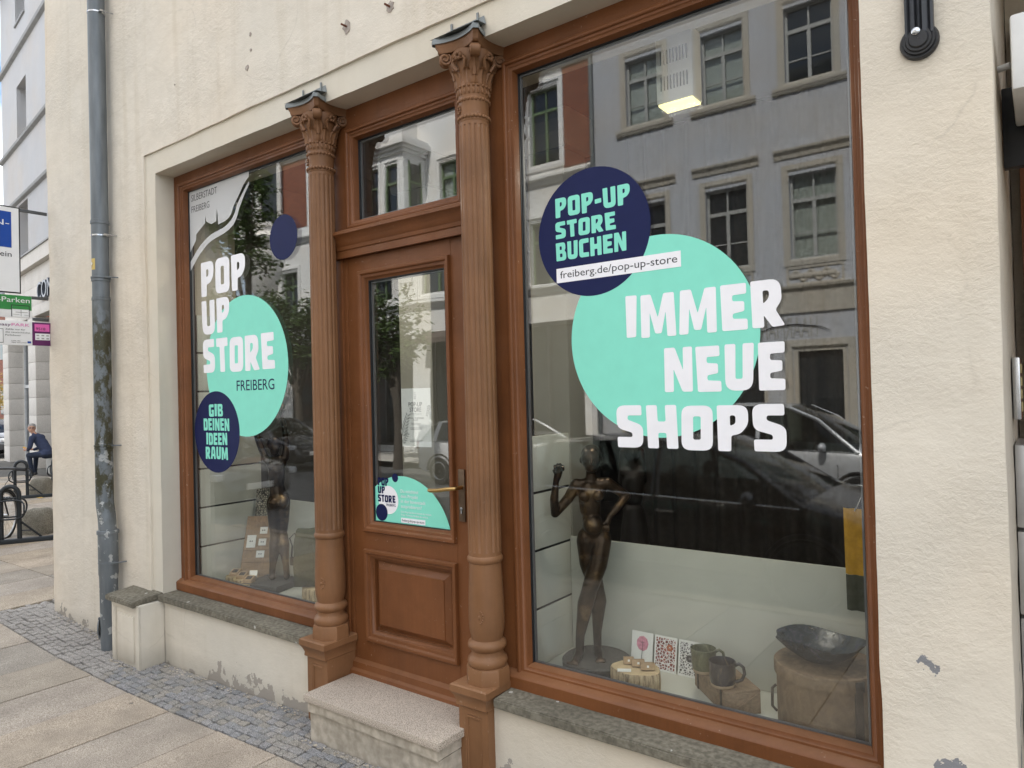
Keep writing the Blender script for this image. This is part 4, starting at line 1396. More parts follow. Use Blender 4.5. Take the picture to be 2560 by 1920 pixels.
    for k in range(4):
        a = base + u * (-.022 + .014 * k) + Vector((0, 0, .002 * (1.5 - abs(k - 1.5)) * 4))
        Cf += [(a + fw * -.012, .0075, a + fw * .004 + Vector((0, 0, .022)), .0072), (a + fw * .004 + Vector((0, 0, .022)), .0072, a + fw * .022 + Vector((0, 0, .014)), .0068)]
    Cf += [(base - u * .020 - Vector((0, 0, .018)), .0085, base - u * .027 + fw * .022 + Vector((0, 0, .0)), .0075)]
    blobs('hand', Cf, [(base + Vector((0, 0, .012)) + fw * .004, .018)], .0028, 'bronze', t, 2)
    # second hand on the hip
    Cf = [(p(.084, .032, 1.303), .016, p(.072, .046, 1.278), .016)]
    for k in range(4):
        a = p(.078 - .010 * k, .050 - .002 * k, 1.276)
        Cf += [(a, .007, a + Vector((0, 0, -.022)) + fw * .006, .0066), (a + Vector((0, 0, -.022)) + fw * .006, .0066, a + Vector((0, 0, -.038)) + fw * .002, .006)]
    Cf += [(p(.072, .05, 1.29), .0075, p(.052, .058, 1.272), .0068)]
    blobs('hand', Cf, [], .0028, 'bronze', t, 2)
statue_right()

def statue_left():
    O = Vector((-4.72, .395, 0))
    u = Vector((.58, .815, 0)); fw = Vector((-.815, .58, 0))      # seen from behind: faces away from the camera
    def p(s, d, z):
        return O + u * s + fw * d + Vector((0, 0, z))
    t = thing('statue', 'bronze statue of a nude woman seen from behind, arms raised, on square base, left window', 'statue', (O.x, O.y, ZP), 'bronze statues in the display')
    mb = MB(); mb.box(-.17, .17, -.15, .15, 0, .05, .006)
    mb.build('base', 'statue_base', t, 40, Matrix.Translation((O.x - .02, O.y - .03, ZP + .001)) @ Matrix.Rotation(.25, 4, 'Z'))
    C_ = []; E_ = []
    C_ += [(p(.008, 0, 1.31), .056, p(.010, .0, 1.42), .062), (p(-.022, 0, 1.46), .042, p(.046, 0, 1.46), .042)]
    C_ += [(p(-.048, 0, 1.490), .030, p(.062, 0, 1.497), .030), (p(.012, 0, 1.27), .058, p(.02, 0, 1.20), .066)]
    C_ += [(p(-.010, .0, 1.185), .052, p(.048, 0, 1.20), .054)]
    E_ += [(p(-.010, -.040, 1.165), (.045, .045, .052)), (p(.050, -.040, 1.175), (.045, .045, .052)), (p(-.01, .052, 1.44), .028), (p(.05, .052, 1.44), .028)]
    C_ += [(p(.006, 0, 1.50), .034, p(0, -.004, 1.565), .029)]
    E_ += [(p(-.002, 0, 1.612), (.050, .052, .060)), (p(-.002, -.02, 1.620), (.056, .056, .060)), (p(.0, -.045, 1.575), (.040, .035, .050)), (p(-.002, .05, 1.585), (.022, .022, .03))]
    # raised arms
    C_ += [(p(-.062, 0, 1.50), .030, p(-.100, .01, 1.60), .026), (p(-.100, .01, 1.60), .026, p(-.128, .02, 1.685), .023), (p(-.128, .02, 1.685), .023, p(-.09, .02, 1.76), .020), (p(-.09, .02, 1.76), .020, p(-.03, .02, 1.815), .016)]
    C_ += [(p(.074, 0, 1.505), .032, p(.084, .01, 1.60), .027), (p(.084, .01, 1.60), .027, p(.078, .02, 1.70), .023), (p(.078, .02, 1.70), .023, p(.062, .02, 1.80), .019), (p(.062, .02, 1.80), .018, p(.052, .02, 1.85), .015)]
    # legs: one straight, one stepping back
    C_ += [(p(-.012, 0, 1.165), .058, p(-.010, .005, 1.04), .051), (p(-.010, .005, 1.04), .051, p(-.006, .01, .915), .042), (p(-.006, .01, .915), .042, p(-.012, -.004, .84), .045), (p(-.012, -.004, .84), .045, p(-.032, 0, .69), .025), (p(-.032, 0, .69), .025, p(-.036, 0, .62), .023)]
    C_ += [(p(-.036, -.01, .607), .026, p(-.05, .05, .597), .022), (p(-.05, .05, .597), .022, p(-.058, .10, .590), .015)]
    C_ += [(p(.050, 0, 1.175), .058, p(.046, .015, 1.05), .051), (p(.046, .015, 1.05), .051, p(.038, .03, .93), .042), (p(.038, .03, .93), .042, p(.050, 0, .85), .044), (p(.050, 0, .85), .044, p(.064, -.035, .70), .025), (p(.064, -.035, .70), .025, p(.068, -.04, .63), .023)]
    C_ += [(p(.068, -.045, .610), .026, p(.072, .01, .598), .022), (p(.072, .01, .598), .022, p(.074, .06, .590), .015)]
    blobs('body', C_, E_, .0052, 'bronze', t, 5)
    for s0, d0, z0, sx in ((-.03, .02, 1.815, .6), (.052, .02, 1.85, -.25)):
        b0 = p(s0, d0, z0)
        Cf = [(b0, .016, b0 + u * .012 * sx + Vector((0, 0, .026)), .017)]
        for k in range(4):
            a = b0 + u * (.010 * sx + (-.018 + .012 * k)) + Vector((0, 0, .034))
            m_ = a + Vector((0, 0, .020 + .003 * (k in (1, 2)))) + fw * .004
            Cf += [(a, .0068, m_, .0064), (m_, .0064, m_ + Vector((0, 0, .014)) + fw * .010, .0058)]
        Cf += [(b0 + u * .014, .0075, b0 + u * .030 + Vector((0, 0, .024)), .0066)]
        blobs('hand', Cf, [], .003, 'bronze', t, 2)
statue_left()

def statue_dark():
    """a third, smaller bronze standing further back in the dark"""
    O = Vector((-2.06, 1.12, 0))
    def p(s, d, z):
        s *= .80; d *= .8; z = .62 + (z - .62) * .855
        return O + Vector((.86 * s + .51 * d, .51 * s - .86 * d, z))
    t = thing('statue', 'dim bronze figure with flowing hair standing in the dark behind the raised-fist statue', 'statue', (O.x, O.y, .245), 'bronze statues in the display')
    mb = MB(); mb.box(O.x - .2, O.x + .2, O.y - .2, O.y + .2, .245, .62, .01); mb.build('base', 'statue_base', t, 40)
    C_ = [(p(0, 0, 1.40), .075, p(0, 0, 1.52), .085), (p(-.06, 0, 1.58), .045, p(.06, 0, 1.58), .045), (p(0, 0, 1.30), .08, p(0, 0, 1.2), .10), (p(0, 0, 1.2), .10, p(0, 0, .63), .16),
          (p(0, 0, 1.6), .04, p(0, 0, 1.68), .035), (p(-.05, -.03, 1.72), .05, p(-.075, -.03, 1.52), .035), (p(.05, -.03, 1.72), .05, p(.075, -.03, 1.52), .035)]
    E_ = [(p(0, .01, 1.735), (.058, .060, .072)), (p(0, -.02, 1.75), (.068, .066, .072)), (p(0, .068, 1.725), (.012, .012, .018))]
    blobs('body', [(a, r * .82, b_, q * .82) for a, r, b_, q in C_], [(c_, tuple(r * .84 for r in (e if isinstance(e, tuple) else (e, e, e)))) for c_, e in E_], .007, 'bronze_shaded', t, 5)
statue_dark()

# ------------------------------------------------------------------ goods in the large window
def mat_bark():
    m, t, b = _new('bark')
    v = coords(t, (6, 6, 0.8), obj=False)
    r = ramp(t, noise_n(t, v, 12, 5, .7), [(.35, (.10, .065, .035)), (.5, (.40, .30, .18)), (.7, (.58, .47, .30))])
    t.links.new(r.outputs['Color'], b.inputs['Base Color']); b.inputs['Roughness'].default_value = .85
    bump(t, b, noise_n(t, v, 12, 5, .7), .5, .006)
mat_bark()
simple('cut_wood', (0.55, 0.42, 0.25), 0.75, 0, 0.15, 30)
def mat_wood(name, a, b_, sc=(1, 12, 12), rough=.65):
    m, t, b = _new(name)
    v = coords(t, sc)
    r = ramp(t, noise_n(t, v, 5, 5, .6, 1.0), [(.3, a), (.7, b_)])
    t.links.new(r.outputs['Color'], b.inputs['Base Color']); b.inputs['Roughness'].default_value = rough
    bump(t, b, noise_n(t, v, 8, 4), .15, .003)
mat_wood('old_crate_wood', (.15, .10, .062), (.29, .20, .13))
mat_wood('drum_wood', (.115, .076, .045), (.22, .15, .092), (5, 5, 3))
mat_wood('oak_small', (.33, .21, .11), (.46, .31, .17), (10, 10, 10))
mat_wood('teak_board', (.20, .12, .06), (.34, .21, .11), (10, 10, 2))
simple('leather_dark', (0.035, 0.028, 0.024), 0.6, 0, 0.2, 20)

def wood_slice(x, y, z, rx, ry, h, label, group, seed):
    r_ = random.Random(seed)
    ph = r_.uniform(0, 6)
    fn = lambda th, i: 1 + .07 * math.sin(2 * th + ph) + .04 * math.sin(5 * th + ph * 2)
    t = thing('wood_slice', label, 'wood slice', (x, y, z), group)
    def el(r, zz, n=36):
        return [(x + rx * r * fn(2 * PI * k / n, 0) * math.cos(2 * PI * k / n), y + ry * r * fn(2 * PI * k / n, 0) * math.sin(2 * PI * k / n), zz) for k in range(n)]
    n = 36
    mb = MB()
    v = el(1.0, z + .001) + el(1.02, z + h * .5) + el(1.0, z + h * .93) + el(.97, z + h)
    f = [(i * n + k, i * n + (k + 1) % n, (i + 1) * n + (k + 1) % n, (i + 1) * n + k) for i in range(3) for k in range(n)]
    f.append(tuple(range(n))[::-1])
    mb.add(v, f); mb.build('bark', 'bark', t, 60)
    mb = MB(); mb.add(el(.972, z + h - .0005), [tuple(range(n))]); mb.build('cut_face', 'cut_wood', t)
    return t
wood_slice(-1.615, .235, ZP, .115, .10, .084, 'pale sawn log slice carrying three small jewellery boxes, large window', 'log slices in the displays', 3)
simple('velvet_black', (0.012, 0.012, 0.014), 0.95)
simple('silver', (0.72, 0.70, 0.66), 0.25, 1.0, 0.05)
def jewel_box(x, y, z, rot, s, label, pend):
    t = thing('jewellery_box', label, 'jewellery box', (x, y, z), 'wooden jewellery boxes on the log slice')
    a, h, th = .032 * s, .030, .004
    M = Matrix.Translation((x, y, z + .001)) @ Matrix.Rotation(rot, 4, 'Z') @ Matrix.Rotation(math.radians(-14), 4, 'X')
    mb = MB()
    mb.box(-a, a, -a * .8, a * .8, 0, .006)
    mb.box(-a, a, -a * .8, -a * .8 + th, .006, h); mb.box(-a, a, a * .8 - th, a * .8, .006, h)
    mb.box(-a, -a + th, -a * .8 + th, a * .8 - th, .006, h); mb.box(a - th, a, -a * .8 + th, a * .8 - th, .006, h)
    mb.build('tray', 'oak_small', t, None, M)
    mb = MB(); mb.box(-a + th + .0005, a - th - .0005, -a * .8 + th + .0005, a * .8 - th - .0005, .0065, .020, .002); mb.build('cushion', 'velvet_black', t, 40, M)
    mb = MB()
    if pend == 'disc':
        mb.lathe([(.0115, .0206), (.0115, .0226), (.0, .0228)], 0, 0, 20)
    elif pend == 'ring':
        mb.tube([(0.009 * math.cos(2 * PI * k / 16), .009 * math.sin(2 * PI * k / 16), .0215) for k in range(16)], .0014, 6, True)
    else:
        mb.ell((0, 0, .0235), .005, 10, 6)
        mb.tube([(-.015, .012, .021), (0, 0, .021), (.015, .012, .021)], .0008, 5)
    mb.build('jewel', 'silver', t, 60, M)
    mb = MB(); mb.box(-.005, .005, -a * .8 - .0006, -a * .8 + .0, .010, .020); mb.build('tag', 'paper_white', t, None, M)
zt = ZP + .084
jewel_box(-1.668, .262, zt, .55, .78, 'smallest wooden jewellery box with pearl pendant, left on the log slice', 'pearl')
jewel_box(-1.615, .258, zt, .55, .95, 'wooden jewellery box with ring, middle of the log slice', 'ring')
jewel_box(-1.558, .245, zt, .55, 1.05, 'wooden jewellery box with round silver disc, right on the log slice', 'disc')
mb = MB(); mb.box(-.032, .032, -.018, .018, 0, .0012)
o = mb.build('price_card', 'paper_white', None, None, Matrix.Translation((-1.645, .172, zt + .0015)) @ Matrix.Rotation(.5, 4, 'Z'))
tag(o, 'small white price card lying on the log slice in front of the boxes', 'card')

def mat_print(name, a, b_, gap, scale, kind='cells'):
    m, t, b = _new(name)
    v = coords(t)
    vo = N(t, 'ShaderNodeTexVoronoi', Scale=scale, feature='DISTANCE_TO_EDGE', Randomness=1.0)
    vc = N(t, 'ShaderNodeTexVoronoi', Scale=scale, Randomness=1.0)
    t.links.new(v, vo.inputs['Vector']); t.links.new(v, vc.inputs['Vector'])
    s = t.nodes.new('ShaderNodeSeparateColor'); t.links.new(vc.outputs['Color'], s.inputs[0])
    rc = ramp(t, s.outputs[0], [(0.0, a), (1.0, b_)])
    e = ramp(t, vo.outputs['Distance'], [(gap, 0.0), (gap + .02, 1.0)])
    t.links.new(mixc(t, e.outputs['Color'], (.76, .74, .72), rc.outputs['Color']), b.inputs['Base Color'])
    b.inputs['Roughness'].default_value = .6
mat_print('print_red', (.10, .012, .015), (.36, .075, .055), .09, 70)
mat_print('print_grey', (.02, .018, .024), (.20, .18, .19), .12, 85)
simple('print_pink', (.62, .24, .32), .7, 0, .25, 60)
simple('print_rust', (.42, .10, .03), .7, 0, .2, 60)
def card(x0, x1, label, kind):
    t = thing('art_card', label, 'art card', ((x0 + x1) / 2, .46, ZP), 'art cards leaning on the back board')
    M = Matrix.Translation(((x0 + x1) / 2, .455, ZP + .001)) @ Matrix.Rotation(math.radians(-10), 4, 'X')
    h = .172; hw = (x1 - x0) / 2
    mb = MB(); mb.box(-hw, hw, 0, .002, 0, h)
    mb.build('card', 'paper_white', t, None, M)
    if kind in ('print_red', 'print_grey'):
        mb = MB(); mb.box(-hw + .008, hw - .008, -.0008, -.0002, .010, h - .010); pr_ = mb.build('print', kind, t, None, M)
        mb = MB()
        px, pz, q = (.022, .120, .017) if kind == 'print_red' else (.0, .088, .018)
        for k in range(12):
            a = 2 * PI * k / 12
            mb.ell((px + q * math.cos(a) * .62, -.0012, pz + q * math.sin(a) * .62), (.0065, .0006, .0065), 8, 4)
        mb.build('flower', 'print_rust' if kind == 'print_red' else 'vinyl_ink', t, None, M)
    else:
        mb = MB()
        for k in range(9):
            a = 2 * PI * k / 9
            mb.ell((.002 + .016 * math.cos(a), -.0012, .115 + .018 * math.sin(a)), (.018, .0007, .020), 12, 4)
        mb.build('flower', 'print_pink', t, None, M)
        mb = MB(); mb.tube([(.004, -.002, .115), (.001, -.002, .06), (-.002, -.002, .012)], .0011, 6)
        for a in (.6, 1.6, 2.7):
            mb.tube([(.003, -.0022, .117), (.003 + .012 * math.cos(a), -.0022, .117 + .012 * math.sin(a))], .0009, 5)
        mb.build('stem', 'vinyl_ink', t, None, M)
card(-1.760, -1.640, 'white art card with one pink poppy, leftmost of the three', 'poppy')
card(-1.630, -1.510, 'art card with dense dark red leaf pattern and orange flower, middle of the three', 'print_red')
card(-1.500, -1.382, 'art card with dark grey leaf pattern on white, beside the mugs', 'print_grey')

# old wooden crate lying obliquely with two mugs
t = thing('wooden_crate', 'small old brown wooden crate carrying two stoneware mugs, large window', 'crate', (-1.22, .25, ZP))
d = Vector((-.267, .214, 0)).normalized(); e = Vector((.113, .111, 0)).normalized()
d = (d - e * d.dot(e)).normalized()
M = Matrix(((d.x, e.x, 0, -1.143), (d.y, e.y, 0, .143), (0, 0, 1, ZP + .001), (0, 0, 0, 1)))
L_, W_, H_ = .345, .165, .104
for k in range(2):
    mb = MB(); mb.box(0.0, L_, k * W_ / 2 + .0008, (k + 1) * W_ / 2 - .0008, H_ - .012, H_, .002); mb.build('plank', 'old_crate_wood', t, 40, M)
mb = MB(); mb.box(.010, L_ - .010, .002, .012, 0, H_ - .0125, .002); mb.build('plank', 'old_crate_wood', t, 40, M)
mb = MB(); mb.box(.010, L_ - .010, W_ - .012, W_ - .002, 0, H_ - .0125, .002); mb.build('plank', 'old_crate_wood', t, 40, M)
mb = MB(); mb.box(0, .010, .002, W_ - .002, 0, H_ - .0125, .002); mb.build('end_board', 'old_crate_wood', t, 40, M)
mb = MB(); mb.box(L_ - .010, L_, .002, W_ - .002, 0, H_ - .0125, .002); mb.build('end_board', 'old_crate_wood', t, 40, M)
mb = MB()
for q in (.035, L_ - .05):
    mb.box(q, q + .014, -.002, .0015, .0, H_ - .001); mb.box(q, q + .014, -.002, W_ * .4, H_ + .0002, H_ + .002)
mb.build('strap', 'leather_dark', t, None, M)
mb = MB(); mb.prism([(.004, .006), (.016, .006), (W_ - .006, H_ - .016), (W_ - .018, H_ - .016)], 'x', -.005, -.0004)
mb.build('brace', 'old_crate_wood', t, None, M)

def glaze(name, a, b_, c):
    m, t, b = _new(name)
    v = coords(t)
    z = t.nodes.new('ShaderNodeSeparateXYZ'); t.links.new(v, z.inputs[0])
    n = noise_n(t, coords(t, (1, 1, .5)), 26, 6, .65, 1.2)
    r = ramp(t, n, [(.3, a), (.55, b_), (.75, c)])
    t.links.new(r.outputs['Color'], b.inputs['Base Color'])
    b.inputs['Roughness'].default_value = .26
    bump(t, b, n, .5, .006)
glaze('glaze_green', (.05, .055, .03), (.13, .135, .08), (.22, .20, .12))
glaze('glaze_blue', (.018, .018, .020), (.045, .042, .050), (.16, .125, .085))
simple('raw_clay', (.40, .30, .20), .9, 0, .1, 30)
def mug(x, y, z, r, h, ang, mat, label):
    t = thing('mug', label, 'mug', (x, y, z), 'stoneware mugs on the crate')
    mb = MB()
    mb.lathe([(r * .90, z + .016), (r * .97, z + h * .4), (r * .98, z + h * .8), (r * 1.02, z + h), (r * .96, z + h + .001), (r * .90, z + h * .8), (r * .88, z + .02), (.001, z + .014)], x, y, 32, lambda th, i: 1 + .012 * math.sin(3 * th + i), cap=False)
    mb.build('cup', mat, t, 60)
    mb = MB(); mb.lathe([(r * .82, z + .001), (r * .88, z + .006), (r * .905, z + .017)], x, y, 32); mb.build('foot', 'raw_clay', t, 60)
    dx, dy = math.cos(ang), math.sin(ang)
    pts = [(x + dx * (r * .93 + q), y + dy * (r * .93 + q), z + zz) for q, zz in ((0, h * .86), (.018, h * .93), (.036, h * .80), (.040, h * .55), (.028, h * .30), (.0, h * .20))]
    mb = MB(); mb.tube(pts, [.0085, .0075, .007, .007, .007, .0085], 10); mb.build('handle', mat, t, 60)
mug(-1.305, .315, ZP + .106, .058, .108, .55, 'glaze_green', 'olive green stoneware mug at the back of the crate')
mug(-1.175, .205, ZP + .106, .058, .110, .35, 'glaze_blue', 'dark blue brown glazed mug at the front of the crate')

# round old wooden hat box with strap and the glazed bowl on it
t = thing('round_box', 'large old round wooden box with dark strap, bottom right of the large window', 'wooden box', (-.765, .300, ZP))
bx, by, br = -.762, .300, .198
mb = MB(); mb.lathe([(br * .995, ZP + .001), (br, ZP + .01), (br, ZP + .218)], bx, by, 48); mb.build('drum', 'drum_wood', t, 60)
mb = MB(); mb.lathe([(br - .002, ZP + .2185), (br + .009, ZP + .219), (br + .009, ZP + .262), (br + .004, ZP + .268), (br - .01, ZP + .270), (.001, ZP + .272)], bx, by, 48); mb.build('lid', 'drum_wood', t, 40)
mb = MB()
a = math.radians(-42)
for rr0, z0_, z1_ in ((br + .0015, .004, .217), (br + .0105, .2195, .262)):
    v = []
    for k in range(5):
        q = a + (k / 4 - .5) * .036 / br
        for rr_ in (rr0, rr0 + .003):
            for zz in (z0_, z1_):
                v.append((bx + rr_ * math.cos(q), by + rr_ * math.sin(q), ZP + zz))
    f = []
    for k in range(4):
        o_ = k * 4; p_ = o_ + 4
        f += [(o_ + 2, p_ + 2, p_ + 3, o_ + 3), (o_, o_ + 1, p_ + 1, p_), (o_ + 1, o_ + 3, p_ + 3, p_ + 1), (o_, p_, p_ + 2, o_ + 2)]
    f += [(0, 2, 3, 1), (16, 17, 19, 18)]
    mb.add(v, f)
mb.build('strap', 'leather_dark', t)
mb = MB()
a = math.radians(205)
mb.tube([(bx + (br + .004) * math.cos(a), by + (br + .004) * math.sin(a), ZP + .16), (bx + (br + .02) * math.cos(a), by + (br + .02) * math.sin(a), ZP + .145), (bx + (br + .022) * math.cos(a), by + (br + .022) * math.sin(a), ZP + .07), (bx + (br + .004) * math.cos(a), by + (br + .004) * math.sin(a), ZP + .05)], .006, 8)
mb.build('handle', 'leather_dark', t, 60)
glaze('glaze_bowl', (.006, .010, .012), (.016, .030, .045), (.10, .07, .12))
t = thing('bowl', 'dark blue glazed oval bowl with wavy rim on the round wooden box', 'bowl', (-.775, .285, ZP + .275))
mb = MB()
zb = ZP + .279
def bowlring(rx, ry, z, wv):
    n = 56
    return [(-.782 + rx * (1 + wv * math.sin(5 * th + .6) + wv * .6 * math.sin(9 * th)) * math.cos(th), .278 + ry * (1 + wv * math.sin(4 * th)) * math.sin(th), z + wv * .25 * math.sin(3 * th + 1)) for th in [2 * PI * k / n for k in range(n)]]
rows = [bowlring(.07, .055, zb, 0), bowlring(.09, .07, zb + .012, 0), bowlring(.135, .105, zb + .042, .01), bowlring(.172, .135, zb + .080, .03), bowlring(.178, .140, zb + .088, .035), bowlring(.166, .129, zb + .082, .03), bowlring(.127, .098, zb + .048, .01), bowlring(.08, .06, zb + .020, 0), bowlring(.002, .002, zb + .014, 0)]
n = 56
v = [q for r in rows for q in r]
f = [(i * n + k, i * n + (k + 1) % n, (i + 1) * n + (k + 1) % n, (i + 1) * n + k) for i in range(len(rows) - 1) for k in range(n)]
f.append(tuple(range(n))[::-1])
mb.add(v, f); mb.build('bowl', 'glaze_bowl', t, 60)

# yellow apron hanging at the right edge
simple('yellow_cloth', (.50, .27, .03), .9, 0, .2, 25, .3)
simple('khaki_cloth', (.07, .07, .05), .9, 0, .2, 25, .3)
t = thing('apron', 'mustard yellow cloth apron on a hook at the right edge of the large window', 'apron', (-.58, .33, 1.0))
curtain('cloth', t, -.685, -.53, .33, 1.165, 1.44, 'yellow_cloth', .008, .05, 3)
curtain('hem', t, -.68, -.535, .333, 1.02, 1.168, 'khaki_cloth', .007, .05, 5)
mb = MB(); mb.tube([(-.64, .33, 1.43), (-.61, .33, 1.50), (-.575, .33, 1.43)], .004, 6); mb.tube([(-.61, .33, 1.50), (-.61, .33, 3.9)], .0015, 5); mb.build('hanger', 'steel', t)

# ------------------------------------------------------------------ goods in the left window
for (x, y, rx, lab) in ((-5.135, .30, .075, 'log slice with ring box, furthest left in the left window'), (-5.00, .275, .08, 'log slice with ring box, middle of the three in the left window'), (-4.845, .235, .075, 'log slice with ring box and silver card, beside the square statue base')):
    wood_slice(x, y, ZP, rx, rx * .8, .050, lab, 'log slices in the displays', int(-x * 100))
    tt = thing('ring_box', lab.replace('log slice with ring box', 'small oak ring box on the log slice').replace(' and silver card', ''), 'ring box', (x, y, ZP + .051), 'oak ring boxes in the left window')
    M = Matrix.Translation((x, y, ZP + .0515)) @ Matrix.Rotation(.5, 4, 'Z')
    mb = MB(); mb.prism([(-.030, 0), (.030, 0), (.030, .044), (-.030, .022)], 'x', -.034, .034); mb.build('box', 'oak_small', tt, None, M)
    mb = MB(); mb.prism([(-.018, .0268), (.020, .0408), (.020, .0415), (-.018, .0275)], 'x', -.022, .022); mb.build('slot', 'velvet_black', tt, None, M)
mb = MB(); mb.box(-.03, .03, -.001, .001, 0, .07)
o = mb.build('price_card', 'silver', None, None, Matrix.Translation((-4.875, .285, ZP + .053)) @ Matrix.Rotation(.6, 4, 'Z') @ Matrix.Rotation(-.3, 4, 'X'))
tag(o, 'shiny silver card standing behind the ring box next to the leaning board', 'card')

t = thing('earring_board', 'leaning brown wooden board with slots holding small white earring cards, left window', 'display board', (-5.02, .50, ZP))
M = Matrix.Translation((-5.02, .385, ZP + .002)) @ Matrix.Rotation(.62, 4, 'Z') @ Matrix.Rotation(math.radians(-24), 4, 'X')
mb = MB(); mb.box(-.120, .120, .0, .018, 0, .52, .004); mb.build('board', 'teak_board', t, 40, M)
for k in range(5):
    mb = MB(); mb.box(-.113, .113, -.012, -.0005, .05 + k * .095, .085 + k * .095, .003); mb.build('ledge', 'teak_board', t, 40, M)
for (x, z, w_, h_) in ((-.055, .26, .036, .10), (.035, .37, .030, .055), (.035, .275, .030, .055), (.030, .18, .032, .055)):
    mb = MB(); mb.box(x - w_, x + w_, -.018, -.015, z, z + h_); c_ = mb.build('earring_card', 'paper_white', t, None, M)
    mb = MB()
    mb.ell((x - .008, -.0195, z + h_ * .5), (.005, .002, .006), 8, 5); mb.ell((x + .008, -.0195, z + h_ * .5), (.005, .002, .006), 8, 5)
    mb.build('earring', 'velvet_black', c_, 60, M)
def mat_lattice():
    m, t, b = _new('lattice_print')
    v = coords(t)
    vo = N(t, 'ShaderNodeTexVoronoi', Scale=60, feature='DISTANCE_TO_EDGE')
    t.links.new(v, vo.inputs['Vector'])
    e = ramp(t, vo.outputs['Distance'], [(.12, (.02, .016, .013)), (.17, (.40, .36, .28))])
    t.links.new(e.outputs['Color'], b.inputs['Base Color'])
mat_lattice()
mb = MB(); mb.box(-.065, .065, .0, .006, 0, .34)
o = mb.build('lattice_panel', 'lattice_print', None, None, Matrix.Translation((-5.13, .545, ZP + .36)) @ Matrix.Rotation(.62, 4, 'Z') @ Matrix.Rotation(-.2, 4, 'X'))
tag(o, 'narrow dark panel with pale leaf lattice standing behind the earring board', 'panel')

simple('olive_canvas', (.085, .082, .045), .9, 0, .2, 20, .3)
t = thing('bag', 'olive green canvas bag with black clip, at the right edge of the left window', 'bag', (-4.20, .37, ZP + .09))
bm = bmesh.new(); bmesh.ops.create_cube(bm, size=1)
bmesh.ops.subdivide_edges(bm, edges=bm.edges, cuts=7, use_grid_fill=True)
for v in bm.verts:
    k = 1 - .35 * (abs(v.co.z) * 2) ** 3
    v.co.y *= k; v.co.x *= 1 - .10 * v.co.z
    v.co += noise.noise_vector(v.co * 3.1) * .03
mb = MB(); mb.addbm(bm, Matrix.Translation((-4.20, .37, ZP + .09 + .20)) @ Matrix.Rotation(.7, 4, 'Z') @ Matrix.Diagonal((.30, .14, .40, 1)))
mb.build('body', 'olive_canvas', t, 180)
mb = MB(); mb.tube([(-4.380, .29, ZP + .36), (-4.395, .28, ZP + .42), (-4.365, .30, ZP + .455), (-4.342, .315, ZP + .41)], .005, 6); mb.build('strap_ring', 'leather_dark', t)
mb = MB(); mb.tube([(-4.380, .29, ZP + .36), (-4.385, .285, ZP + .29), (-4.378, .29, ZP + .26)], .007, 6); mb.box(-4.398, -4.366, .278, .296, ZP + .225, ZP + .285, .004); mb.build('clip', 'leather_dark', t)
wood_slice(-4.20, .36, ZP, .12, .10, .085, 'log slice under the olive bag in the left window', 'log slices in the displays', 9)
# put the bag on its slice
# flyer taped to the inside of the door glass
t = thing('flyer', 'white printed pop-up store opening flyer with leaf drawings, taped inside the door glass', 'flyer', (-2.9, .07, 1.66))
FY = .071
flat_mesh('sheet', [[(-3.004, 1.661), (-2.772, 1.661), (-2.772, 1.997), (-3.004, 1.997)]], FY, 'paper_white', t)
FQ = FY - .0014
for s_, x0, x1, z0, z1, mm in (('POP-UP', -2.945, -2.838, 1.893, 1.918, 'ink_grey'), ('STORE', -2.937, -2.845, 1.862, 1.887, 'ink_grey'), ('ERÖFFNUNG', -2.935, -2.843, 1.847, 1.854, 'ink_pale'), ('SAMSTAG, 28. SEPTEMBER', -2.957, -2.825, 1.823, 1.829, 'ink_grey'), ('10 UHR', -2.912, -2.872, 1.812, 1.818, 'ink_grey')):
    font_mesh('lettering', s_, x0, x1, z0, z1, FQ, mm, t, .0004)
for k, (z, hw) in enumerate(((1.795, .04), (1.787, .035), (1.768, .05), (1.760, .045), (1.698, .05), (1.690, .05))):
    flat_mesh('text_line', [[(-2.89 - hw, z), (-2.89 + hw, z), (-2.89 + hw, z + .0025), (-2.89 - hw, z + .0025)]], FQ, 'ink_pale', t, .0004)
def sprig(x, z, ang, s, n):
    outs = []
    for k in range(n):
        q = k / n
        bx_, bz_ = x + math.cos(ang) * s * q, z + math.sin(ang) * s * q
        for sg in (-1, 1):
            a = ang + sg * .7
            l = s * .34 * (1 - .4 * q)
            ex, ez = bx_ + math.cos(a) * l, bz_ + math.sin(a) * l
            nx, nz = -math.sin(a) * l * .16, math.cos(a) * l * .16
            mxx, mzz = (bx_ + ex) / 2, (bz_ + ez) / 2
            outs.append([(bx_, bz_), (mxx + nx, mzz + nz), (ex, ez), (mxx - nx, mzz - nz)])
    for i_, o_ in enumerate(outs):
        pass
    mb = MB()
    for o_ in outs:
        mb.add([(p[0], FQ - .0002, p[1]) for p in o_], [(0, 1, 2, 3)])
    mb.tube([(x, FQ, z), (x + math.cos(ang) * s, FQ, z + math.sin(ang) * s)], .0006, 5)
    mb.build('leaf_print', 'ink_pale', t)
sprig(-2.893, 1.934, PI / 2, .045, 4)
sprig(-2.995, 1.72, 1.25, .14, 7)
sprig(-2.998, 1.68, .9, .08, 5)
sprig(-2.78, 1.90, -1.9, .07, 5)

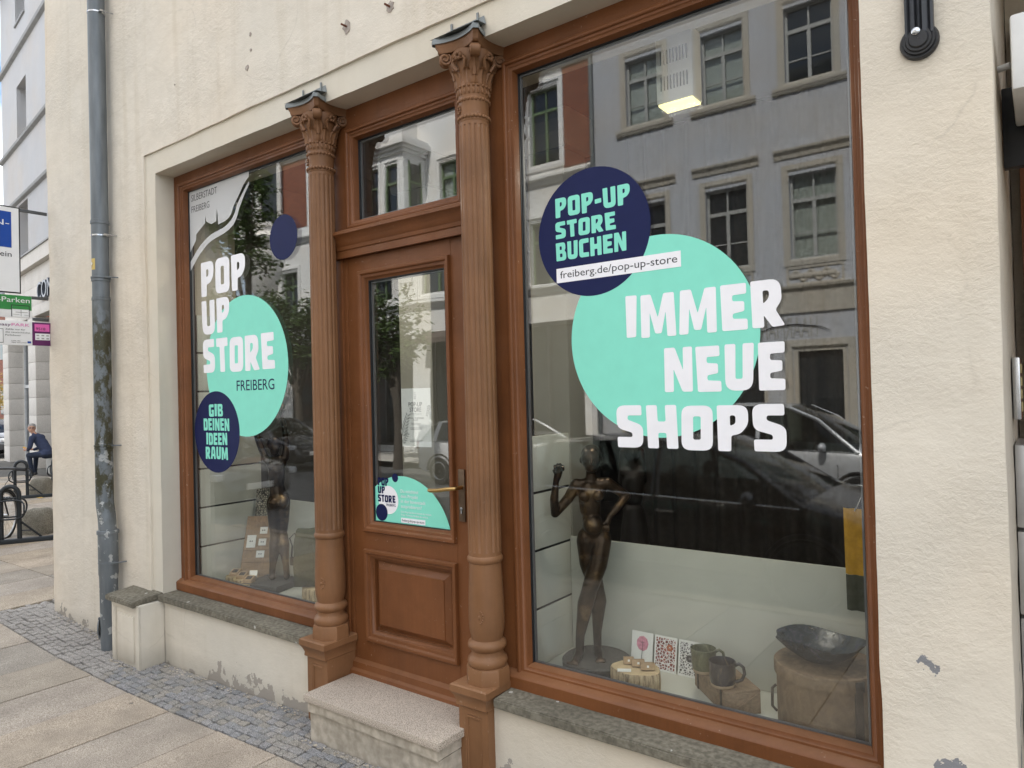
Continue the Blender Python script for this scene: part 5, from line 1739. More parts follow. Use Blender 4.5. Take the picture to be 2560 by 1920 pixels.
# ================================================================== DOWNPIPE
dp = thing('downpipe', 'weathered grey zinc downpipe with mossy lower half, on the cream wall', 'downpipe', (-6.09, -.25, 0))
PX, PY = -6.085, -.250
def ring(mb, x, y, z, r, h, seg=28):
    mb.lathe([(r - .004, z - h / 2), (r, z - h / 2 + .002), (r, z + h / 2 - .002), (r - .004, z + h / 2)], x, y, seg)
mb = MB(); mb.lathe([(.063, 2.80), (.063, 9.55)], PX, PY, 28); mb.build('upper_pipe', 'zinc_pipe', dp, 40)
mb = MB()
pts = [(PX, PY, 2.81), (PX, PY, 1.22), (PX + .002, PY, 1.15), (PX + .03, PY, 1.05), (PX + .042, PY - .0, .96), (PX + .044, PY, .90)]
mb.tube(pts, .0655, 28); mb.build('middle_pipe', 'zinc_pipe', dp, 60)
mb = MB(); mb.lathe([(.073, .93), (.072, .60), (.068, .58), (.066, .40), (.064, -.10)], PX + .044, PY, 28); mb.build('lower_pipe', 'zinc_pipe', dp, 60)
for z in (2.80, 2.955, 3.42, 1.60):
    mb = MB(); ring(mb, PX, PY, z, .069, .022); ring(mb, PX, PY, z + .016, .0665, .012); mb.build('collar', 'zinc_pipe', dp, 40)
mb = MB(); ring(mb, PX + .044, PY, .93, .080, .03); mb.build('collar', 'zinc_pipe', dp, 40)
for z, x, r in ((5.13, PX, .066), (3.315, PX, .066), (2.975, PX, .072), (1.62, PX, .071), (.690, PX + .044, .074)):
    mb = MB(); ring(mb, x, PY, z, r, .016)
    mb.box(x + r * .6, x + r + .028, PY - .012, PY + .012, z - .008, z + .008)
    mb.tube([(x + r + .02, PY, z), (x + r + .04, -.16, z)], .005, 8)
    mb.build('clamp', 'steel' if z > 3.2 else 'zinc_pipe', dp, 40)
# inspection cover
mb = MB()
M = Matrix.Translation((PX + .044 - .045, PY - .052, .17)) @ Matrix.Rotation(math.radians(-40), 4, 'Z') @ Matrix.Rotation(PI / 2, 4, 'X') @ Matrix.Diagonal((.8, 1.25, 1, 1))
mb.lathe([(.052, 0), (.054, .004), (.050, .010), (.044, .012), (.040, .008), (.001, .008)], 0, 0, 24, cap=False)
mb.box(-.008, .008, .050, .066, 0, .012); mb.box(-.008, .008, -.066, -.050, 0, .012)
mb.build('inspection_cover', 'zinc_pipe', dp, 50, M)
# sticker: pale yellow, round shield
simple('sticker_yellow', (.60, .44, .13), .5, 0, .05)
simple('sticker_maroon', (.16, .06, .035), .5, 0, .05)
def wrap_patch(name, a0, a1, z0, z1, r, mat, n=8):
    mb = MB()
    v = []
    for zz in (z0, z1):
        for k in range(n + 1):
            a = a0 + (a1 - a0) * k / n
            v.append((PX + r * math.cos(a), PY + r * math.sin(a), zz))
    mb.add(v, [(k, k + 1, n + 2 + k, n + 1 + k) for k in range(n)])
    return mb.build(name, mat, dp, 180)
A0 = math.radians(-115)
stk = wrap_patch('sticker', A0, A0 + .95, 3.035, 3.125, .0638, 'sticker_yellow')
def wrap_shape(name, outl, z, mat, r):
    me_mb = MB()
    v = [(PX + r * math.cos(A0 + .33 + p[0] / r), PY + r * math.sin(A0 + .33 + p[0] / r), z + p[1]) for p in outl]
    me_mb.add(v, [tuple(range(len(v)))])
    return me_mb.build(name, mat, dp)
wrap_shape('sticker_shield', [(-.022, .026), (.022, .026), (.020, -.004), (.010, -.022), (0, -.028), (-.010, -.022), (-.020, -.004)], 3.08, 'sticker_maroon', .0643)
wrap_shape('sticker_emblem', [(.012 * math.cos(2 * PI * k / 14), .006 + .012 * math.sin(2 * PI * k / 14)) for k in range(14)], 3.08, 'paper_white', .0647)

# black iron bracket foot on the right pier
t = thing('wall_bracket', 'black fluted iron wall bracket ending in a round foot with one bright screw', 'bracket', (-.295, -.20, 3.05))
mb = MB()
hx = -.293
sec = [(-.044, .0), (-.044, -.030), (-.036, -.036), (-.030, -.031), (-.022, -.040), (-.012, -.045), (-.007, -.040), (0, -.048), (.007, -.040), (.012, -.045), (.022, -.040), (.030, -.031), (.036, -.036), (.044, -.030), (.044, .0)]
zs = [3.09, 3.13, 3.2, 3.5, 4.2]
v = []; n = len(sec)
for z in zs:
    for q in sec:
        v.append((hx + q[0] * .93, -.166 + q[1], z))
mb.add(v, [(i * n + k, i * n + k + 1, (i + 1) * n + k + 1, (i + 1) * n + k) for i in range(len(zs) - 1) for k in range(n - 1)])
mb.build('arm', 'black_iron', t, 50)
mb = MB()
mb.lathe([(.057, 0), (.058, .012), (.054, .020), (.048, .020), (.046, .030), (.040, .030), (.037, .038), (.030, .038), (.026, .045), (.001, .046)], 0, 0, 36, cap=False)
mb.build('foot', 'black_iron', t, 40, Matrix.Translation((hx - .002, -.166, 3.075)) @ Matrix.Rotation(PI / 2, 4, 'X'))
mb = MB(); mb.lathe([(.013, 0), (.013, .004), (.009, .008), (.001, .009)], 0, 0, 16, cap=False)
mb.build('screw', 'steel', t, 40, Matrix.Translation((hx - .008, -.211, 3.098)) @ Matrix.Rotation(PI / 2, 4, 'X'))

# entry recess right of the pier: brown door, letterboxes, pale box
mb = MB(); mb.box(-.098, 1.30, 1.26, 1.32, -.1, 3.94); tag(mb.build('entry_wall', 'plaster_wall'), kind='structure')
mb = MB()
wall_holes(mb, .16, 1.20, .06, 2.75, [(.28, 1.08, .3, 1.0), (.28, 1.08, 1.15, 2.5)], 1.20, 1.235)
mb.box(.16, 1.20, 1.232, 1.259, .06, 2.75)
t = thing('entry_door', 'brown panelled house door in the recess at the right edge', 'door', (.68, 1.2, .06))
mb.build('leaf', 'brown_wood', t)
mb = MB(); mb.box(-.06, .16, 1.10, 1.259, .06, 3.6); mb.box(1.20, 1.29, 1.10, 1.259, .06, 3.6); mb.box(.16, 1.20, 1.10, 1.259, 2.75, 3.6); mb.build('frame', 'brown_wood', t)
simple('mailbox_metal', (.42, .41, .40), .4, .6, .05)
simple('rubber_grey', (.25, .25, .26), .6)
t = thing('letterboxes', 'grey metal letterboxes on the entry reveal at the right edge', 'letterbox', (-.085, .2, .6))
for k in range(4):
    z = .40 + k * .33
    mb = MB(); mb.box(-.097, -.066, .46, .86, z, z + .315, .006)
    b_ = mb.build('letterbox', 'mailbox_metal', t, 40)
    mb = MB(); mb.box(-.0655, -.058, .49, .83, z + .24, z + .285, .002); mb.build('flap', 'mailbox_metal', b_, 40)
    mb = MB(); mb.lathe([(.010, 0), (.010, .006), (.001, .007)], 0, 0, 12, cap=False); mb.build('lock', 'rubber_grey', b_, 40, Matrix.Translation((-.066, .52, z + .14)) @ Matrix.Rotation(PI / 2, 4, 'Y'))
t = thing('door_intercom', 'silver framed intercom with yellow name plates above the letterboxes', 'intercom', (-.085, .2, 1.9))
mb = MB(); mb.box(-.097, -.072, .50, .72, 1.80, 2.04, .004); mb.build('housing', 'steel', t, 40)
simple('nameplate', (.62, .52, .26), .5)
for k in range(4):
    mb = MB(); mb.box(-.0715, -.069, .53, .69, 1.83 + k * .05, 1.865 + k * .05); mb.build('name_plate', 'nameplate', t)
t = thing('awning_box', 'white metal box hanging over the entry at the top right corner', 'awning box', (.2, .2, 2.9))
mb = MB(); mb.box(-.055, 1.15, -.05, .38, 2.89, 3.135, .012); mb.build('housing', 'white_paint', t, 40)
mb = MB(); mb.box(-.097, .4, .39, .44, 2.75, 3.05, .004); mb.build('arm', 'black_iron', t, 40)
mb = MB(); mb.tube([(-.098, .21, 3.06), (-.062, .20, 3.062)], .012, 10); mb.build('pin', 'white_paint', t, 40)

# ================================================================== WALL SIGNS (left corner)
simple('sign_white', (.80, .80, .80), .4, 0, .02)
simple('sign_blue', (.0, .055, .33), .4, 0, .05)
simple('sign_green', (.03, .24, .055), .4, 0, .05)
simple('sign_purple', (.105, .012, .095), .4, 0, .05)
simple('sign_pink', (.72, .13, .42), .4, 0, .05)
simple('bracket_steel', (.10, .105, .11), .5, .6, .1)
SX = -7.33
def sign_yz(t, name, y0, y1, z0, z1, mat, x=0.0, th=.001, ch=0):
    mb = MB(); mb.box(SX + x - th, SX + x, y0, y1, z0, z1, ch); return mb.build(name, mat, t, 40 if ch else None)
def text_yz(t, s, y0, y1, z0, z1, mat, x):
    # reads from the +X side: the text runs along +Y
    o = font_mesh('lettering', s, 0, y1 - y0, 0, z1 - z0, 0, mat, None, .0004)
    off = root_loc(t)
    for v in o.data.vertices:
        a, d_, c = v.co
        v.co = (SX + x - d_ - off.x, y0 + a - off.y, z0 + c - off.z)
    o.parent = t
    return o
def sign_bracket(t, y1, z, y0=-.17):
    mb = MB(); mb.box(SX - .030, SX - .012, y1, y0, z - .014, z + .014, .003); mb.tube([(SX - .008, y0 - .012, z), (SX - .034, y0 - .012, z)], .009, 8)
    mb.build('bracket', 'bracket_steel', t, 40)
t = thing('parking_sign', 'tall white road sign with blue field and black edge on wall brackets', 'sign', (SX, -.6, 3.3))
sign_yz(t, 'panel', -1.01, -.392, 2.965, 3.742, 'black_iron', -.002, .012, .004)
sign_yz(t, 'panel_face', -.998, -.404, 2.977, 3.730, 'sign_white', .001)
sign_yz(t, 'blue_field', -.955, -.462, 3.370, 3.690, 'sign_blue', .0026)
text_yz(t, 'ZONEN-', -.93, -.478, 3.565, 3.615, 'sign_white', .0034)
text_yz(t, 'mit Parkschein', -.93, -.463, 3.288, 3.335, 'vinyl_ink', .0028)
sign_bracket(t, -.41, 3.725)
t = thing('phone_parking_sign', 'green and white phone parking sign below the blue field sign', 'sign', (SX, -.5, 2.85))
sign_yz(t, 'panel', -1.0, -.311, 2.748, 2.950, 'sign_white', 0, .006, .003)
sign_yz(t, 'green_field', -1.0 + .002, -.313, 2.818, 2.948, 'sign_green', .0012)
text_yz(t, 'Handy-Parken', -.78, -.328, 2.885, 2.930, 'sign_white', .0022)
sign_yz(t, 'phone_outline', -.472, -.330, 2.757, 2.862, 'black_iron', .0024)
sign_yz(t, 'phone_screen', -.466, -.336, 2.757, 2.856, 'sign_white', .0034)
sign_yz(t, 'phone_bar', -.466, -.336, 2.824, 2.856, 'sign_green', .0044)
for (a, b_, c, d) in ((-.44, -.345, 2.795, 2.800), (-.40, -.395, 2.762, 2.820), (-.46, -.41, 2.775, 2.779), (-.372, -.340, 2.772, 2.776)):
    sign_yz(t, 'map_line', a, b_, c, d, 'ink_pale', .0044)
sign_bracket(t, -.33, 2.940)
t = thing('app_parking_sign', 'white and purple app parking sign with number field, lowest on the corner', 'sign', (SX, -.4, 2.6))
sign_yz(t, 'panel', -1.0, -.154, 2.502, 2.720, 'sign_white', 0, .006, .003)
sign_yz(t, 'purple_field', -.311, -.156, 2.504, 2.716, 'sign_purple', .0012)
sign_yz(t, 'number_field', -.292, -.172, 2.634, 2.700, 'sign_pink', .0022)
text_yz(t, '9518', -.282, -.206, 2.645, 2.670, 'vinyl_ink', .0032)
sign_yz(t, 'pictogram_field', -.288, -.168, 2.555, 2.615, 'sign_white', .0022)
for k in range(3):
    for j in range(2):
        sign_yz(t, 'pictogram', -.278 + k * .040, -.256 + k * .040, 2.564 + j * .027, 2.576 + j * .027, 'ink_pale', .0032)
text_yz(t, 'easy', -.575, -.478, 2.672, 2.698, 'sign_purple', .0016)
text_yz(t, 'PARK', -.472, -.332, 2.672, 2.698, 'sign_pink', .0016)
for k, (s_, y1) in enumerate((('Zahle nur für', -.366), ('die tatsächliche', -.330), ('Parkdauer', -.400))):
    text_yz(t, s_, -.520, y1, 2.636 - k * .026, 2.650 - k * .026, 'ink_grey', .0016)
text_yz(t, 'Lade die', -.475, -.405, 2.537, 2.546, 'ink_grey', .0016)
text_yz(t, 'App herunter', -.475, -.355, 2.522, 2.531, 'ink_grey', .0016)
sign_yz(t, 'badge', -.350, -.322, 2.522, 2.540, 'sign_blue', .0016)
sign_yz(t, 'phone_outline', -.62, -.535, 2.520, 2.645, 'ink_grey', .0016)
sign_yz(t, 'phone_screen', -.616, -.539, 2.524, 2.641, 'sign_white', .0026)
sign_bracket(t, -.30, 2.745)

# ================================================================== GROUND
stone('asphalt', (.045, .045, .047), (.085, .085, .087), 200, .85, bmp=.3)
mb = MB(); mb.quad((-300, -300, -.16), (300, -300, -.16), (300, 300, -.16), (-300, 300, -.16))
tag(mb.build('ground', 'joint_sand'), kind='structure')
def setts_mat():
    m, t, b = _new('road_setts')
    v = coords(t, obj=False)
    br = N(t, 'ShaderNodeTexBrick', Scale=1.0)
    br.inputs['Brick Width'].default_value = .22; br.inputs['Row Height'].default_value = .14
    br.inputs['Mortar Size'].default_value = .012
    br.inputs['Color1'].default_value = (.12, .12, .125, 1); br.inputs['Color2'].default_value = (.21, .205, .20, 1); br.inputs['Mortar'].default_value = (.05, .05, .045, 1)
    t.links.new(v, br.inputs['Vector'])
    c = mixc(t, math_n(t, 'MULTIPLY', noise_n(t, v, 30, 4), .5), br.outputs['Color'], (.08, .08, .08))
    t.links.new(c, b.inputs['Base Color']); b.inputs['Roughness'].default_value = .6
    bump(t, b, br.outputs['Fac'], -.6, .02)
setts_mat()
mb = MB(); mb.box(-80, 40, -11.2, -3.25, -.159, -.05); tag(mb.build('road', 'road_setts'), kind='structure')

# bedding sheet under the pavement, following its slight fall
def bed(name, x0, x1, y0, y1, dz, mat):
    xs = [x0, -9.0, -7.4, -6.2, -5.3, -4.5, -3.5, -2.5, 0.0, x1]
    n_ = len(xs)
    mb = MB()
    v = [(x, y, gz(x) + dz) for y in (y0, y1) for x in xs]
    mb.add(v, [(i, i + 1, n_ + 1 + i, n_ + i) for i in range(n_ - 1)])
    return mb.build(name, mat)
pav = tag(bed('pavement', -60, 12, -3.12, -.1, -.016, 'joint_sand'), kind='structure')
mb = MB()
mb.quad((-60, -.1, .046), (-7.2, -.1, .046), (-7.2, 9.0, .046), (-60, 9.0, .046))
far_pav = tag(mb.build('forecourt', 'joint_sand'), kind='structure')
tag(bed('opposite_pavement', -80, 12, -14.2, -11.4, .03, 'concrete_pale'), kind='structure')

# granite slabs: shared bevelled mesh per size
def slab_mesh(w_, l_):
    mb = MB(); mb.box(-w_ / 2 + .004, w_ / 2 - .004, -l_ / 2 + .004, l_ / 2 - .004, -.05, 0, .004)
    me = bpy.data.meshes.new('paving_slab'); me.from_pydata(mb.v, [], mb.f)
    me.materials.append(MATS['slab_granite']); me.update()
    return me
SM = {}
def slab(parent, x, y, w_, l_):
    k = (round(w_, 3), round(l_, 3))
    if k not in SM: SM[k] = slab_mesh(w_, l_)
    o = bpy.data.objects.new('paving_slab', SM[k]); COL.objects.link(o)
    o.parent = parent
    z = gz(x)
    sl = (gz(x + w_ / 2) - gz(x - w_ / 2)) / w_
    o.location = (x, y, z + .001 + rnd.uniform(-.0015, .0015))
    o.rotation_euler = (rnd.uniform(-.0015, .0015), -math.atan(sl), 0)
    return o
edges = [-7.83, -7.29, -6.715, -6.135, -5.59, -5.03, -4.49, -3.93, -3.35, -2.79, -2.22, -1.66, -1.1, -.54, .02, .6, 1.16]
for i in range(len(edges) - 1):
    a, b_ = edges[i], edges[i + 1]
    slab(pav, (a + b_) / 2, -.573 - .625, b_ - a, 1.25)
    slab(pav, (a + b_) / 2, -.573 - 1.25 - .625, b_ - a, 1.25)
x = -7.83
for i in range(26):
    a, b_ = x - .57, x
    for y0, y1 in ((-1.823, -.573), (-3.073, -1.823)):
        slab(pav, (a + b_) / 2, (y0 + y1) / 2, .57, y1 - y0)
    for y0, y1 in ((-.573, .365), (.365, 1.40), (1.40, 2.55), (2.55, 3.75), (3.75, 4.9)):
        slab(far_pav, (a + b_) / 2, (y0 + y1) / 2, .57, y1 - y0)
    x -= .57
# kerb stones
mb = MB(); mb.box(-.495, .495, -.075, .075, -.13, .0, .012)
km = bpy.data.meshes.new('kerb_stone'); km.from_pydata(mb.v, [], mb.f); km.materials.append(MATS['slab_granite'])
for k in range(14):
    x = -9.5 + k
    o = bpy.data.objects.new('kerb_stone', km); COL.objects.link(o); o.parent = pav
    o.location = (x, -3.18, gz(x) + .004)

# small granite setts along the wall
cob_meshes = []
for s_ in range(9):
    r_ = random.Random(100 + s_)
    bm = bmesh.new(); bmesh.ops.create_cube(bm, size=1)
    for v in bm.verts:
        v.co = Vector((v.co.x * (1 + r_.uniform(-.10, .10)), v.co.y * (1 + r_.uniform(-.10, .10)), v.co.z + r_.uniform(-.04, .06)))
    bmesh.ops.bevel(bm, geom=[e for e in bm.edges if e.verts[0].co.z > 0 or e.verts[1].co.z > 0], offset=.10, segments=1, affect='EDGES')
    me = bpy.data.meshes.new('cobble'); bm.to_mesh(me); bm.free()
    me.materials.append(MATS['cobble_granite'])
    cob_meshes.append(me)
cobs = []
nrow = 8
y_lo, y_hi = -.570, -.150
for r in range(nrow + 6):
    y = y_lo + (y_hi - y_lo) * (r + .5) / nrow
    if y > -.12 and r >= nrow: y_ok = False
    else: y_ok = True
    if not y_ok: continue
    x = -7.80 + rnd.uniform(0, .06)
    while x < -2.55:
        l_ = rnd.uniform(.052, .088)
        cx_ = x + l_ / 2
        inside_step = (-3.34 < cx_ < -2.40 and y > -.345)
        under = (-5.74 < cx_ < -5.40 and y > -.33) or inside_step
        if not under:
            cobs.append((cx_, y, l_))
        x += l_ + .006
# a few rows wrapping round the corner of the house
for r in range(4):
    x = -7.80 + r * .11
    y = -.13
    while y < .9 and x < -7.36:
        l_ = rnd.uniform(.07, .1)
        cobs.append((x + .04, y + l_ / 2, l_)); y += l_ + .006
def cob_matrix(c):
    x, y, l_ = c
    wd = (y_hi - y_lo) / nrow - .006
    z = gz(x)
    return (Vector((x, y + rnd.uniform(-.004, .004), z - .022 + rnd.uniform(-.004, .004))), (rnd.uniform(-.05, .05), rnd.uniform(-.05, .05), rnd.uniform(-.05, .05)), Vector((l_, wd, .055)))
cobs.sort(key=lambda c: -c[0])
for i, c in enumerate(cobs[:300]):
    loc, rot, sc = cob_matrix(c)
    o = bpy.data.objects.new('cobble', cob_meshes[i % 9]); COL.objects.link(o); o.parent = pav
    o.location = loc; o.rotation_euler = rot; o.scale = sc
mb = MB()
for i, c in enumerate(cobs[300:]):
    loc, rot, sc = cob_matrix(c)
    M = Matrix.Translation(loc) @ Matrix.Rotation(rot[2], 4, 'Z') @ Matrix.Rotation(rot[0], 4, 'X') @ Matrix.Diagonal((sc.x, sc.y, sc.z, 1))
    me = cob_meshes[i % 9]
    mb.add([(M @ v.co)[:] for v in me.vertices], [list(p.vertices) for p in me.polygons])
tag(mb.build('cobbles', 'cobble_granite', pav), kind='stuff')

# ================================================================== ACROSS THE STREET
plaster('far_grey', (.53, .55, .59), .6, grime=1.4)
plaster('far_white', (.84, .84, .83), .3, grime=.25)
plaster('far_trim', (.50, .475, .42), .4, grime=1.0)
simple('far_glass', (.02, .024, .028), .04, 0, .1, 2, spec=.9)
simple('far_frame_grey', (.40, .41, .40), .5)
simple('far_frame_green', (.13, .19, .10), .5)
simple('far_curtain', (.55, .55, .52), .9, 0, .15, 9)
simple('far_dark', (.03, .03, .032), .6)
simple('awning_cloth', (.10, .075, .065), .9, 0, .15, 6)
def brick_mat():
    m, t, b = _new('far_brick')
    g = t.nodes.new('ShaderNodeNewGeometry')
    s = t.nodes.new('ShaderNodeSeparateXYZ'); t.links.new(g.outputs['Position'], s.inputs[0])
    cb = t.nodes.new('ShaderNodeCombineXYZ'); t.links.new(s.outputs['X'], cb.inputs[0]); t.links.new(s.outputs['Z'], cb.inputs[1])
    br = N(t, 'ShaderNodeTexBrick', Scale=1.0)
    br.inputs['Brick Width'].default_value = .25; br.inputs['Row Height'].default_value = .077
    br.inputs['Mortar Size'].default_value = .009
    br.inputs['Color1'].default_value = (.24, .075, .045, 1); br.inputs['Color2'].default_value = (.33, .115, .065, 1); br.inputs['Mortar'].default_value = (.16, .11, .09, 1)
    t.links.new(cb.outputs[0], br.inputs['Vector'])
    t.links.new(br.outputs['Color'], b.inputs['Base Color']); b.inputs['Roughness'].default_value = .85
    bump(t, b, br.outputs['Fac'], -.4, .01)
brick_mat()
FYO = -14.0     # their facade line

def far_window(parent, x0, x1, z0, z1, y, frame='far_frame_grey', curtain_=False, top=.30, bars=1):
    """window in a facade that faces +Y: frame, transom, mullion, panes, maybe a curtain"""
    wdw = part_empty('window', parent, ((x0 + x1) / 2, y, z0))
    zt = z1 - (z1 - z0) * top
    t_ = .055
    mb = MB()
    mb.box(x0, x0 + t_, y - .05, y, z0, z1); mb.box(x1 - t_, x1, y - .05, y, z0, z1)
    mb.box(x0 + t_, x1 - t_, y - .05, y, z0, z0 + t_); mb.box(x0 + t_, x1 - t_, y - .05, y, z1 - t_, z1)
    mb.box(x0 + t_, x1 - t_, y - .05, y + .012, zt - .045, zt + .045)
    xm = (x0 + x1) / 2
    mb.box(xm - .04, xm + .04, y - .05, y + .008, z0 + t_, zt - .045); mb.box(xm - .02, xm + .02, y - .05, y + .002, zt + .045, z1 - t_)
    if bars:
        zb = z0 + (zt - z0) * .45
        mb.box(x0 + t_, xm - .04, y - .045, y - .004, zb - .014, zb + .014); mb.box(xm + .04, x1 - t_, y - .045, y - .004, zb - .014, zb + .014)
    mb.build('frame', frame, wdw)
    for a, b_, c, d in ((x0 + t_, xm - .04, z0 + t_, zt - .045), (xm + .04, x1 - t_, z0 + t_, zt - .045), (x0 + t_, xm - .02, zt + .045, z1 - t_), (xm + .02, x1 - t_, zt + .045, z1 - t_)):
        mb = MB(); mb.box(a, b_, y - .04, y - .03, c, d); mb.build('pane', 'far_glass' if not curtain_ else 'pane_thin', wdw)
    if curtain_:
        mb = MB(); mb.quad((x0, y - .10, z0), (x1, y - .10, z0), (x1, y - .10, z1), (x0, y - .10, z1)); mb.build('curtain', 'far_curtain', wdw)
    return wdw
glass('pane_thin', (.9, .93, .92), 1.6)

def shell(mb, x0, x1, z0, z1, y, depth):
    """sides, back and top of a building behind a facade that faces +Y"""
    mb.quad((x0, y, z0), (x0, y, z1), (x0, y - depth, z1), (x0, y - depth, z0))
    mb.quad((x1, y, z0), (x1, y - depth, z0), (x1, y - depth, z1), (x1, y, z1))
    mb.quad((x0, y - depth, z0), (x0, y - depth, z1), (x1, y - depth, z1), (x1, y - depth, z0))
    mb.quad((x0, y, z1), (x1, y, z1), (x1, y - depth, z1), (x0, y - depth, z1))

# grey house with hood mouldings (mirrored in the large window)
gb = thing('grey_house', 'grey plastered house across the street with hooded windows, mirrored in the large window', 'house', (-4.0, FYO, 0))
cols = [-8.16, -6.07, -4.07, -2.05, -.02, 2.0]
wins = [(c - .52, c + .52, 8.93, 10.70) for c in cols] + [(c - .51, c + .51, 4.86, 6.82) for c in cols] + [(c - .5, c + .5, 12.6, 14.2) for c in cols]
shops = [(-9.1, -5.2, .35, 2.85), (-4.60, -3.45, .35, 2.85), (-2.9, -.2, .35, 2.85), (.5, 3.5, .35, 2.85)]
mb = MB()
wall_holes(mb, -9.68, 4.0, 0, 15.2, wins + shops, FYO, FYO - .20)
shell(mb, -9.68, 4.0, 0, 15.2, FYO, 9)
mb.build('wall', 'far_grey', gb)
for i, (a, b_, c, d) in enumerate(wins):
    far_window(gb, a, b_, c, d, FYO - .13, 'far_frame_grey', i in (0, 1, 8))
for k, c in enumerate(cols):
    # surrounds, sills, hoods
    mb = MB()
    mb.rect_sweep(c - .68, c + .68, 8.80, 10.95, [(0, FYO), (0, FYO + .03), (.11, FYO + .035), (.16, FYO + .012), (.16, FYO)]); mb.build('surround', 'far_trim', gb)
    mb = MB(); mb.prism([(FYO, 8.70), (FYO + .06, 8.72), (FYO + .10, 8.80), (FYO + .10, 8.86), (FYO, 8.90)], 'x', c - .80, c + .80); mb.build('sill', 'far_trim', gb)
    mb = MB()
    mb.rect_sweep(c - .66, c + .66, 4.72, 7.05, [(0, FYO), (0, FYO + .03), (.11, FYO + .035), (.15, FYO + .012), (.15, FYO)]); mb.build('surround', 'far_trim', gb)
    mb = MB(); mb.prism([(FYO, 7.20), (FYO + .03, 7.21), (FYO + .05, 7.30), (FYO + .11, 7.37), (FYO + .12, 7.42), (FYO, 7.46)], 'x', c - .82, c + .82); mb.build('hood', 'far_trim', gb)
    mb = MB(); mb.rect_sweep(c - .62, c + .62, 4.26, 4.70, [(0, FYO), (0, FYO + .025), (.05, FYO + .025), (.06, FYO + .008), (.06, FYO)])
    r_ = random.Random(k)
    for j in range(60):
        a = j / 60 * 2 * PI * 3
        xx = c - .50 + 1.0 * (j / 60); zz = 4.48 + .11 * math.sin(a)
        mb.ell((xx, FYO + .006, zz), (.045, .03, .035), 8, 5)
        if j % 6 == 0: mb.ell((xx, FYO + .01, 4.48), (.07, .04, .07), 8, 5)
    mb.build('relief_panel', 'far_trim', gb, 60)
mb = MB(); mb.box(-9.68, 4.0, FYO + .002, FYO + .05, 3.64, 4.20); mb.prism([(FYO, 4.20), (FYO + .12, 4.20), (FYO + .14, 4.26), (FYO, 4.28)], 'x', -9.68, 4.0); mb.build('string_course', 'far_trim', gb)
mb = MB(); mb.prism([(FYO, 14.6), (FYO + .5, 14.9), (FYO + .55, 15.2), (FYO, 15.2)], 'x', -9.68, 4.0); mb.build('eaves', 'far_trim', gb)
mb = MB(); mb.prism([(FYO + .4, 15.2), (FYO - 4.5, 18.5), (FYO - 9, 15.2)], 'x', -9.68, 4.0); mb.build('roof', 'roof_slate', gb)
for (a, b_, c, d) in shops:
    sw = part_empty('shop_window', gb, ((a + b_) / 2, FYO, c))
    mb = MB(); mb.rect_sweep(a, b_, c, d, [(0, FYO - .10), (0, FYO - .02), (.09, FYO - .02), (.10, FYO - .10)]); mb.build('frame', 'far_trim', sw)
    mb = MB(); mb.box(a + .1, b_ - .1, FYO - .16, FYO - .15, c + .1, d - .1); mb.build('pane', 'far_glass', sw)
mb = MB(); mb.rect_sweep(-4.78, -3.27, .2, 3.02, [(0, FYO), (0, FYO + .04), (.15, FYO + .045), (.17, FYO)]); mb.build('shop_surround', 'far_trim', gb)
# thin letters and a sweep on the fascia (they read mirrored in the glass)
def mirror_text(s, x0, x1, z0, z1, y, mat, parent):
    o = font_mesh('fascia_lettering', s, x0, x1, z0, z1, y, mat, parent, .004, True, True)
    return o
mirror_text('HAARMANN', -5.55, -4.05, 3.08, 3.55, FYO + .012, 'ink_pale', gb)
mb = MB(); mb.tube([(-5.5, FYO + .03, 3.2), (-5.0, FYO + .03, 3.36), (-4.5, FYO + .03, 3.38), (-4.0, FYO + .03, 3.30), (-3.75, FYO + .03, 3.18)], [.004, .012, .014, .010, .003], 6); mb.build('fascia_sweep', 'vinyl_ink', gb)
t = thing('rain_pipe', 'grey rain pipe between the grey house and the brick strip across the street', 'downpipe', (-9.7, FYO + .08, 0))
mb = MB(); mb.tube([(-9.70, FYO + .09, .03), (-9.70, FYO + .09, 15.0)], .06, 10); mb.build('pipe', 'lead_grey', t)

# white house with brick strips, bay window and round corner turret
wb = thing('white_house', 'white house with brick strips, bay window and turret across the street, mirrored in panes', 'house', (-17, FYO, 0))
up = [(-11.82, -10.82, 8.48, 10.75), (-15.42, -14.40, 7.75, 9.45), (-21.6, -20.6, 8.5, 10.7)]
lo = [(-11.9, -10.7, 4.95, 6.9), (-14.2, -13.0, 4.95, 6.9), (-16.28, -15.0, 5.22, 7.1), (-18.7, -17.75, 5.22, 7.1), (-21.4, -20.2, 5.0, 6.9), (-23.9, -22.9, 5.0, 6.9)]
gsh = [(-12.6, -10.2, .3, 4.0), (-16.0, -13.2, .3, 4.0), (-19.6, -16.8, .3, 4.0), (-23.4, -20.4, .3, 4.0)]
up3 = [(x0, x1, 11.9, 13.6) for x0, x1, _, _ in up]
mb = MB()
wall_holes(mb, -25.0, -9.80, 0, 14.8, up + lo + gsh + up3, FYO, FYO - .22)
shell(mb, -25.0, -9.80, 0, 14.8, FYO, 10)
mb.build('wall', 'far_white', wb)
for i, (a, b_, c, d) in enumerate(up + lo + up3):
    far_window(wb, a, b_, c, d, FYO - .14, 'far_frame_green', i in (1,), .28, 0)
    mb = MB(); mb.rect_sweep(a - .18, b_ + .18, c - .10, d + .22, [(0, FYO), (0, FYO + .06), (.10, FYO + .07), (.13, FYO + .02), (.18, FYO + .02), (.18, FYO)]); mb.build('surround', 'far_white', wb)
